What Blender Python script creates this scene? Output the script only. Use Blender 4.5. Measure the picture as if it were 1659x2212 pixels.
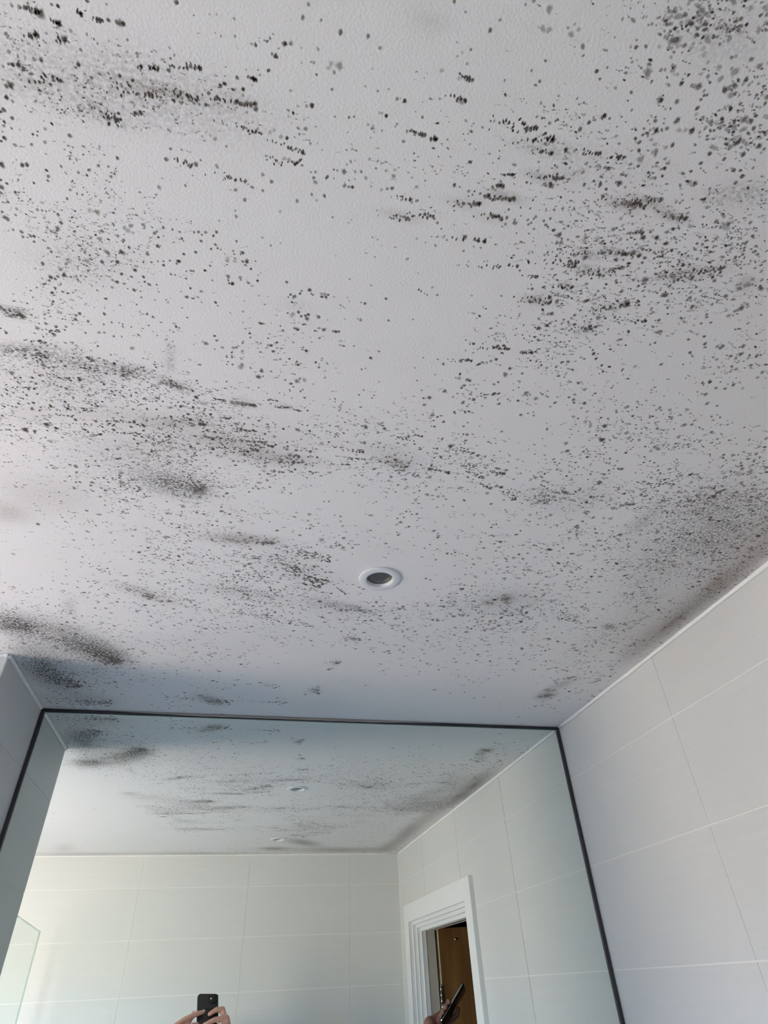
"""A bathroom ceiling spotted with mould above a wall mirror."""
import bpy, bmesh, math, random
import numpy as np
from mathutils import Vector, Matrix
from mathutils import noise as mnoise

for o in list(bpy.data.objects):
    bpy.data.objects.remove(o)
SC = bpy.context.scene
COL = SC.collection

# ---------------------------------------------------------------- look
EXPOSURE = 0.0
SKY_POWER = 16.6
GROUND_COL = (1.36, 1.04, 0.81)
HORIZON_COL = (1.15, 1.65, 2.5)
ZENITH_COL = (0.85, 1.55, 2.7)
WIN_LEFT, WIN_FRONT_ADDED, WIN_Z0, WIN_Z1 = (-0.85, -0.12), (-1.95, -1.35), 0.75, 2.00      # window openings: left wall (y), unseen one added in shower end wall (x)
YS = 0.0                   # shower end wall
TILE_COL = (0.645, 0.66, 0.655)
GROUT_COL = (0.79, 0.79, 0.77)
PAINT_A = (0.765, 0.762, 0.745)
PAINT_B = (0.815, 0.79, 0.79)
STIPPLE = 0.0004
SPECK_DENSITY = 6.6
SPECK_SCALE = 0.92
XW_POS = -2.20             # left wall

# ---------------------------------------------------------------- sizes (metres)
H = 2.4                    # ceiling height
XR = 0.8531                # right wall
XL = -0.4719               # right-hand face of the nib wall
NIB = 0.2937               # nib depth out from the mirror wall
XN = -0.572                # left-hand face of the nib wall
D = 1.9295                 # mirror wall to back wall
XW = XW_POS                 # left (window) wall of the shower end
ROW0 = 0.1365              # cut top row of tiles
ROW = 0.2
WALL_T = 0.12

# ---------------------------------------------------------------- camera
CAM = Vector((0.0, -1.5163, 1.8552))
AX_R = Vector((0.9760, -0.2139, -0.0405)).normalized()
AX_F = Vector((0.1918, 0.7563, 0.6255)).normalized()
AX_U = AX_R.cross(AX_F).normalized()
AX_R = AX_F.cross(AX_U).normalized()
cd = bpy.data.cameras.new('camera')
cd.sensor_fit = 'HORIZONTAL'
cd.sensor_width = 36.0
cd.lens = 1278.74 * 36.0 / 1659.0
cd.clip_start = 0.004
cd.clip_end = 60
cam = bpy.data.objects.new('camera', cd)
COL.objects.link(cam)
cam.matrix_world = Matrix(((AX_R.x, AX_U.x, -AX_F.x, CAM.x), (AX_R.y, AX_U.y, -AX_F.y, CAM.y),
                           (AX_R.z, AX_U.z, -AX_F.z, CAM.z), (0, 0, 0, 1)))
SC.camera = cam

# ---------------------------------------------------------------- world, daylight, exposure
SC.view_settings.view_transform = 'Standard'
SC.view_settings.look = 'None'
SC.view_settings.gamma = 1.0
SC.view_settings.use_curve_mapping = False
SC.view_settings.exposure = EXPOSURE
SC.cycles.max_bounces = 10
SC.cycles.diffuse_bounces = 6
SC.cycles.glossy_bounces = 6
SC.cycles.transparent_max_bounces = 12
w = bpy.data.worlds.new('world')
SC.world = w
w.use_nodes = True
nt = w.node_tree
nt.nodes.clear()
wo = nt.nodes.new('ShaderNodeOutputWorld')
wb = nt.nodes.new('ShaderNodeBackground')
# overcast-blue sky above the horizon, pale sunlit paving below it
tcw = nt.nodes.new('ShaderNodeTexCoord')
sep = nt.nodes.new('ShaderNodeSeparateXYZ')
rmp = nt.nodes.new('ShaderNodeValToRGB')
mr = nt.nodes.new('ShaderNodeMapRange')
mr.inputs['From Min'].default_value = -1.0
mr.inputs['From Max'].default_value = 1.0
el = rmp.color_ramp.elements
el[0].position = 0.485; el[0].color = (*GROUND_COL, 1)
el[1].position = 0.515; el[1].color = (*HORIZON_COL, 1)
e3 = el.new(0.80); e3.color = (*ZENITH_COL, 1)
nt.links.new(tcw.outputs['Generated'], sep.inputs[0])
nt.links.new(sep.outputs[2], mr.inputs['Value'])
nt.links.new(mr.outputs[0], rmp.inputs[0])
nt.links.new(rmp.outputs[0], wb.inputs[0])
wb.inputs[1].default_value = SKY_POWER
nt.links.new(wb.outputs[0], wo.inputs[0])

# a light portal in each window opening: they only guide the sampling of the daylight
WINDOWS = []                                            # wall, from, to
if WIN_LEFT: WINDOWS.append(('left', *WIN_LEFT))
if WIN_FRONT_ADDED: WINDOWS.append(('front', *WIN_FRONT_ADDED))
for wall, a0, a1 in WINDOWS:
    pl = bpy.data.lights.new('window_portal', 'AREA')
    pl.shape = 'RECTANGLE'
    pl.size = a1 - a0
    pl.size_y = WIN_Z1 - WIN_Z0
    pl.cycles.is_portal = True
    po = bpy.data.objects.new('window_portal', pl)
    COL.objects.link(po)
    zc = (WIN_Z0 + WIN_Z1) / 2
    po.location = (XW - .03, (a0 + a1) / 2, zc) if wall == 'left' else ((a0 + a1) / 2, YS + .03, zc)
    po.rotation_euler = Vector((1, 0, 0) if wall == 'left' else (0, -1, 0)).to_track_quat('-Z', 'Z').to_euler()

# ---------------------------------------------------------------- object helpers


def tag(o, label=None, cat=None, group=None, kind=None):
    if label: o['label'] = label
    if cat: o['category'] = cat
    if group: o['group'] = group
    if kind: o['kind'] = kind
    return o


def empty(name, loc=(0, 0, 0)):
    o = bpy.data.objects.new(name, None)
    o.empty_display_size = 0.05
    COL.objects.link(o)
    o.location = loc
    return o


def link_mesh(name, me, parent=None):
    o = bpy.data.objects.new(name, me)
    COL.objects.link(o)
    if parent is not None:
        o.parent = parent
    return o


def obj(name, bm, mat, parent=None, smooth=False):
    """bm is in world coordinates; parts are re-expressed relative to the parent's place."""
    if parent is not None:
        off = Vector(parent.location)
        p = parent.parent
        while p is not None:
            off += Vector(p.location)
            p = p.parent
        bmesh.ops.translate(bm, verts=bm.verts, vec=-off)
    bmesh.ops.recalc_face_normals(bm, faces=bm.faces)
    me = bpy.data.meshes.new(name)
    bm.to_mesh(me)
    bm.free()
    if smooth:
        for p in me.polygons:
            p.use_smooth = True
    me.materials.append(mat)
    return link_mesh(name, me, parent)


def add_box(bm, x0, x1, y0, y1, z0, z1):
    r = bmesh.ops.create_cube(bm, size=1.0)
    for v in r['verts']:
        v.co = Vector((x0 + (v.co.x + .5) * (x1 - x0), y0 + (v.co.y + .5) * (y1 - y0), z0 + (v.co.z + .5) * (z1 - z0)))
    return r['verts']


def box(name, x0, x1, y0, y1, z0, z1, mat, parent=None, bevel=0.0):
    bm = bmesh.new()
    add_box(bm, x0, x1, y0, y1, z0, z1)
    if bevel:
        bmesh.ops.bevel(bm, geom=bm.edges[:], offset=bevel, segments=2, affect='EDGES', profile=0.6)
    return obj(name, bm, mat, parent)


def add_lathe(bm, prof, cx, cy, seg=64, closed=True):
    """prof: list of (radius, z); spun about the vertical through cx, cy."""
    rings = []
    for (r, z) in prof:
        if r < 1e-6:
            rings.append([bm.verts.new((cx, cy, z))])
        else:
            rings.append([bm.verts.new((cx + r * math.cos(2 * math.pi * k / seg), cy + r * math.sin(2 * math.pi * k / seg), z)) for k in range(seg)])
    for a, b in zip(rings[:-1], rings[1:]):
        for k in range(seg):
            k2 = (k + 1) % seg
            if len(a) == 1 and len(b) == 1: continue
            if len(a) == 1: bm.faces.new((a[0], b[k], b[k2]))
            elif len(b) == 1: bm.faces.new((a[k], a[k2], b[0]))
            else: bm.faces.new((a[k], a[k2], b[k2], b[k]))

# ---------------------------------------------------------------- materials


def new_mat(name):
    m = bpy.data.materials.new(name)
    m.use_nodes = True
    return m, m.node_tree, m.node_tree.nodes['Principled BSDF']


def add_bump(nt, bs, scale, dist, detail=2.0, stretch=(1, 1, 1), rough=0.5):
    tc = nt.nodes.new('ShaderNodeTexCoord')
    mp = nt.nodes.new('ShaderNodeMapping')
    mp.inputs['Scale'].default_value = stretch
    nz = nt.nodes.new('ShaderNodeTexNoise')
    nz.inputs['Scale'].default_value = scale
    nz.inputs['Detail'].default_value = detail
    nz.inputs['Roughness'].default_value = rough
    bp = nt.nodes.new('ShaderNodeBump')
    bp.inputs['Strength'].default_value = 1.0
    bp.inputs['Distance'].default_value = dist
    nt.links.new(tc.outputs['Object'], mp.inputs[0])
    nt.links.new(mp.outputs[0], nz.inputs['Vector'])
    nt.links.new(nz.outputs['Fac'], bp.inputs['Height'])
    nt.links.new(bp.outputs[0], bs.inputs['Normal'])
    return nz, bp


def simple(name, col, rough=0.5, metal=0.0, spec=0.5, bump=None):
    m, nt, bs = new_mat(name)
    bs.inputs['Roughness'].default_value = rough
    bs.inputs['Metallic'].default_value = metal
    bs.inputs['Specular IOR Level'].default_value = spec
    # procedural, very slight tone variation
    tc = nt.nodes.new('ShaderNodeTexCoord')
    nz = nt.nodes.new('ShaderNodeTexNoise')
    nz.inputs['Scale'].default_value = 6.0
    nz.inputs['Detail'].default_value = 4.0
    nt.links.new(tc.outputs['Object'], nz.inputs['Vector'])
    mx = nt.nodes.new('ShaderNodeMix')
    mx.data_type = 'RGBA'
    mx.inputs[6].default_value = (*[c * 0.95 for c in col], 1)
    mx.inputs[7].default_value = (*[min(1, c * 1.04) for c in col], 1)
    nt.links.new(nz.outputs['Fac'], mx.inputs[0])
    nt.links.new(mx.outputs[2], bs.inputs['Base Color'])
    if bump:
        add_bump(nt, bs, *bump)
    return m


def tile_material(name, along):
    """pale grey porcelain with a faint horizontal brushed grain; `along` is the wall's horizontal axis."""
    m, nt, bs = new_mat(name)
    tc = nt.nodes.new('ShaderNodeTexCoord')
    geo = nt.nodes.new('ShaderNodeNewGeometry')
    mp = nt.nodes.new('ShaderNodeMapping')
    mp.inputs['Scale'].default_value = (3, 130, 130) if along == 'x' else (130, 3, 130)
    nz = nt.nodes.new('ShaderNodeTexNoise')
    nz.inputs['Scale'].default_value = 1.6
    nz.inputs['Detail'].default_value = 5
    nz.inputs['Roughness'].default_value = 0.65
    nt.links.new(geo.outputs['Position'], mp.inputs[0])
    nt.links.new(mp.outputs[0], nz.inputs['Vector'])
    rp = nt.nodes.new('ShaderNodeMapRange')
    rp.inputs['From Min'].default_value = 0.3
    rp.inputs['From Max'].default_value = 0.7
    nt.links.new(nz.outputs['Fac'], rp.inputs['Value'])
    mx = nt.nodes.new('ShaderNodeMix')
    mx.data_type = 'RGBA'
    mx.inputs[6].default_value = (*[c * 0.98 for c in TILE_COL], 1)
    mx.inputs[7].default_value = (*[c * 1.018 for c in TILE_COL], 1)
    nt.links.new(rp.outputs[0], mx.inputs[0])
    nt.links.new(mx.outputs[2], bs.inputs['Base Color'])
    bs.inputs['Roughness'].default_value = 0.42
    bs.inputs['Specular IOR Level'].default_value = 0.35
    bp = nt.nodes.new('ShaderNodeBump')
    bp.inputs['Distance'].default_value = 0.00006
    nt.links.new(nz.outputs['Fac'], bp.inputs['Height'])
    nt.links.new(bp.outputs[0], bs.inputs['Normal'])
    return m


def ceiling_material():
    """white paint with a roller stipple; mould colour comes from the 'stain' and 'core' attributes."""
    m, nt, bs = new_mat('mouldy_ceiling_paint')
    N = nt.nodes.new
    L = nt.links.new
    geo = N('ShaderNodeNewGeometry')
    at = N('ShaderNodeAttribute'); at.attribute_name = 'stain'
    ab = N('ShaderNodeAttribute'); ab.attribute_name = 'brown'
    ac = N('ShaderNodeAttribute'); ac.attribute_name = 'core'
    # grain inside the soft stains
    gm = N('ShaderNodeMapping'); gm.inputs['Scale'].default_value = (0.75, 1.0, 1.0)
    L(geo.outputs['Position'], gm.inputs[0])
    gr = N('ShaderNodeTexNoise'); gr.inputs['Scale'].default_value = 330; gr.inputs['Detail'].default_value = 3; gr.inputs['Roughness'].default_value = 0.6
    L(gm.outputs[0], gr.inputs['Vector'])
    g1 = N('ShaderNodeMapRange')
    g1.inputs['From Min'].default_value = 0.40; g1.inputs['From Max'].default_value = 0.60
    g1.inputs['To Min'].default_value = 0.22; g1.inputs['To Max'].default_value = 1.75
    L(gr.outputs['Fac'], g1.inputs['Value'])
    gb = N('ShaderNodeMix'); gb.inputs[3].default_value = 0.95          # brown smears are smoother than the black growth
    gf = N('ShaderNodeMath'); gf.operation = 'MULTIPLY'; gf.inputs[1].default_value = 0.7
    L(ab.outputs['Fac'], gf.inputs[0]); L(gf.outputs[0], gb.inputs[0]); L(g1.outputs[0], gb.inputs[2])
    sf = N('ShaderNodeMath'); sf.operation = 'MULTIPLY'; sf.use_clamp = True
    L(at.outputs['Fac'], sf.inputs[0]); L(gb.outputs[0], sf.inputs[1])
    # paint, faintly mottled between two close tones
    ag = N('ShaderNodeTexNoise'); ag.inputs['Scale'].default_value = 3.2; ag.inputs['Detail'].default_value = 3
    L(geo.outputs['Position'], ag.inputs['Vector'])
    pm = N('ShaderNodeMix'); pm.data_type = 'RGBA'
    pm.inputs[6].default_value = (*PAINT_A, 1); pm.inputs[7].default_value = (*PAINT_B, 1)
    L(ag.outputs['Fac'], pm.inputs[0])
    sc = N('ShaderNodeMix'); sc.data_type = 'RGBA'
    sc.inputs[6].default_value = (0.060, 0.060, 0.056, 1)
    sc.inputs[7].default_value = (0.150, 0.108, 0.070, 1)
    L(ab.outputs['Fac'], sc.inputs[0])
    m1 = N('ShaderNodeMix'); m1.data_type = 'RGBA'
    L(sf.outputs[0], m1.inputs[0]); L(pm.outputs[2], m1.inputs[6]); L(sc.outputs[2], m1.inputs[7])
    # spot colour: near black, drifting to dark brown
    sn = N('ShaderNodeTexNoise'); sn.inputs['Scale'].default_value = 9; L(geo.outputs['Position'], sn.inputs['Vector'])
    kc = N('ShaderNodeMix'); kc.data_type = 'RGBA'
    kc.inputs[6].default_value = (0.034, 0.030, 0.026, 1); kc.inputs[7].default_value = (0.062, 0.041, 0.027, 1)
    L(sn.outputs['Fac'], kc.inputs[0])
    # soft frayed rims
    cr = N('ShaderNodeMath'); cr.operation = 'MULTIPLY'; cr.use_clamp = True
    g2 = N('ShaderNodeMapRange')
    g2.inputs['From Min'].default_value = 0.3; g2.inputs['From Max'].default_value = 0.7
    g2.inputs['To Min'].default_value = 0.78; g2.inputs['To Max'].default_value = 1.16
    L(gr.outputs['Fac'], g2.inputs['Value'])
    L(ac.outputs['Fac'], cr.inputs[0]); L(g2.outputs[0], cr.inputs[1])
    m2 = N('ShaderNodeMix'); m2.data_type = 'RGBA'
    L(cr.outputs[0], m2.inputs[0]); L(m1.outputs[2], m2.inputs[6]); L(kc.outputs[2], m2.inputs[7])
    L(m2.outputs[2], bs.inputs['Base Color'])
    bs.inputs['Roughness'].default_value = 0.62
    bs.inputs['Specular IOR Level'].default_value = 0.3
    # roller stipple
    st = N('ShaderNodeTexNoise'); st.inputs['Scale'].default_value = 420; st.inputs['Detail'].default_value = 2.5; st.inputs['Roughness'].default_value = 0.55
    L(geo.outputs['Position'], st.inputs['Vector'])
    bp = N('ShaderNodeBump'); bp.inputs['Strength'].default_value = 1.0; bp.inputs['Distance'].default_value = STIPPLE
    L(st.outputs['Fac'], bp.inputs['Height'])
    nv = N('ShaderNodeCombineXYZ'); nv.inputs[2].default_value = -1.0
    L(nv.outputs[0], bp.inputs['Normal'])
    L(bp.outputs[0], bs.inputs['Normal'])
    return m


M_CEIL = ceiling_material()
M_TILE_X = tile_material('grey_tile_back', 'x')
M_TILE_Y = tile_material('grey_tile_side', 'y')
M_GROUT = simple('pale_grout', GROUT_COL, 0.85)
M_SEAL = simple('white_sealant', (0.88, 0.88, 0.87), 0.35)
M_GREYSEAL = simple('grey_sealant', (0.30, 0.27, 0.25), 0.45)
M_WHITE = simple('white_gloss_paint', (0.80, 0.82, 0.83), 0.3)
M_LAMP = simple('white_lamp_trim', (0.70, 0.72, 0.74), 0.35)
M_REFL = simple('lamp_reflector', (0.9, 0.9, 0.9), 0.2)
M_LENS = simple('lamp_lens_grey', (0.085, 0.085, 0.088), 0.25)
M_DARKFRAME = simple('dark_mirror_edge', (0.045, 0.045, 0.052), 0.32, 0.3)
M_GLASSEDGE = simple('green_glass_edge', (0.55, 0.70, 0.64), 0.2)
M_FLOOR = simple('grey_floor', (0.13, 0.13, 0.13), 0.4)
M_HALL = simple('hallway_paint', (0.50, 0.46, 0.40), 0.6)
M_HALLSHADE = simple('hallway_shade', (0.10, 0.09, 0.09), 0.7)  # the unlit hallway's shade is put into this colour


def mirror_material():
    m, nt, bs = new_mat('silvered_mirror')
    bs.inputs['Metallic'].default_value = 1.0
    bs.inputs['Roughness'].default_value = 0.0
    tc = nt.nodes.new('ShaderNodeTexCoord')
    nz = nt.nodes.new('ShaderNodeTexNoise'); nz.inputs['Scale'].default_value = 2.0
    nt.links.new(tc.outputs['Object'], nz.inputs['Vector'])
    mx = nt.nodes.new('ShaderNodeMix'); mx.data_type = 'RGBA'
    mx.inputs[6].default_value = (0.84, 0.90, 0.87, 1); mx.inputs[7].default_value = (0.86, 0.92, 0.89, 1)
    nt.links.new(nz.outputs['Fac'], mx.inputs[0])
    nt.links.new(mx.outputs[2], bs.inputs['Base Color'])
    return m


def glass_material(name, tint, refl=0.5, frost=0.0):
    m = bpy.data.materials.new(name)
    m.use_nodes = True
    nt = m.node_tree
    nt.nodes.clear()
    out = nt.nodes.new('ShaderNodeOutputMaterial')
    tr = nt.nodes.new('ShaderNodeBsdfTransparent'); tr.inputs[0].default_value = (*tint, 1)
    gl = nt.nodes.new('ShaderNodeBsdfGlossy'); gl.inputs['Roughness'].default_value = frost
    lw = nt.nodes.new('ShaderNodeLayerWeight'); lw.inputs['Blend'].default_value = 0.5
    pw = nt.nodes.new('ShaderNodeMath'); pw.operation = 'POWER'; pw.inputs[1].default_value = 5.0
    nt.links.new(lw.outputs['Facing'], pw.inputs[0])
    fr = nt.nodes.new('ShaderNodeMath'); fr.operation = 'MULTIPLY_ADD'; fr.inputs[1].default_value = refl; fr.inputs[2].default_value = 0.02
    nt.links.new(pw.outputs[0], fr.inputs[0])
    mx = nt.nodes.new('ShaderNodeMixShader')
    nt.links.new(fr.outputs[0], mx.inputs[0])
    nt.links.new(tr.outputs[0], mx.inputs[1])
    nt.links.new(gl.outputs[0], mx.inputs[2])
    nt.links.new(mx.outputs[0], out.inputs[0])
    return m


M_MIRROR = mirror_material()
M_SCREEN_GLASS = glass_material('clear_green_glass', (0.955, 0.985, 0.975), refl=0.15)
M_PANE = glass_material('window_glass', (0.9, 0.93, 0.94), frost=0.2)


def wood_material():
    m, nt, bs = new_mat('brown_door_veneer')
    geo = nt.nodes.new('ShaderNodeNewGeometry')
    mp = nt.nodes.new('ShaderNodeMapping'); mp.inputs['Scale'].default_value = (14, 14, 1.3)
    nz = nt.nodes.new('ShaderNodeTexNoise'); nz.inputs['Scale'].default_value = 2.2; nz.inputs['Detail'].default_value = 6
    nt.links.new(geo.outputs['Position'], mp.inputs[0]); nt.links.new(mp.outputs[0], nz.inputs['Vector'])
    cr = nt.nodes.new('ShaderNodeValToRGB')
    cr.color_ramp.elements[0].position = 0.3; cr.color_ramp.elements[0].color = (0.16, 0.075, 0.025, 1)
    cr.color_ramp.elements[1].position = 0.72; cr.color_ramp.elements[1].color = (0.27, 0.135, 0.045, 1)
    nt.links.new(nz.outputs['Fac'], cr.inputs[0]); nt.links.new(cr.outputs[0], bs.inputs['Base Color'])
    bs.inputs['Roughness'].default_value = 0.4
    return m


M_WOOD = wood_material()

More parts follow.
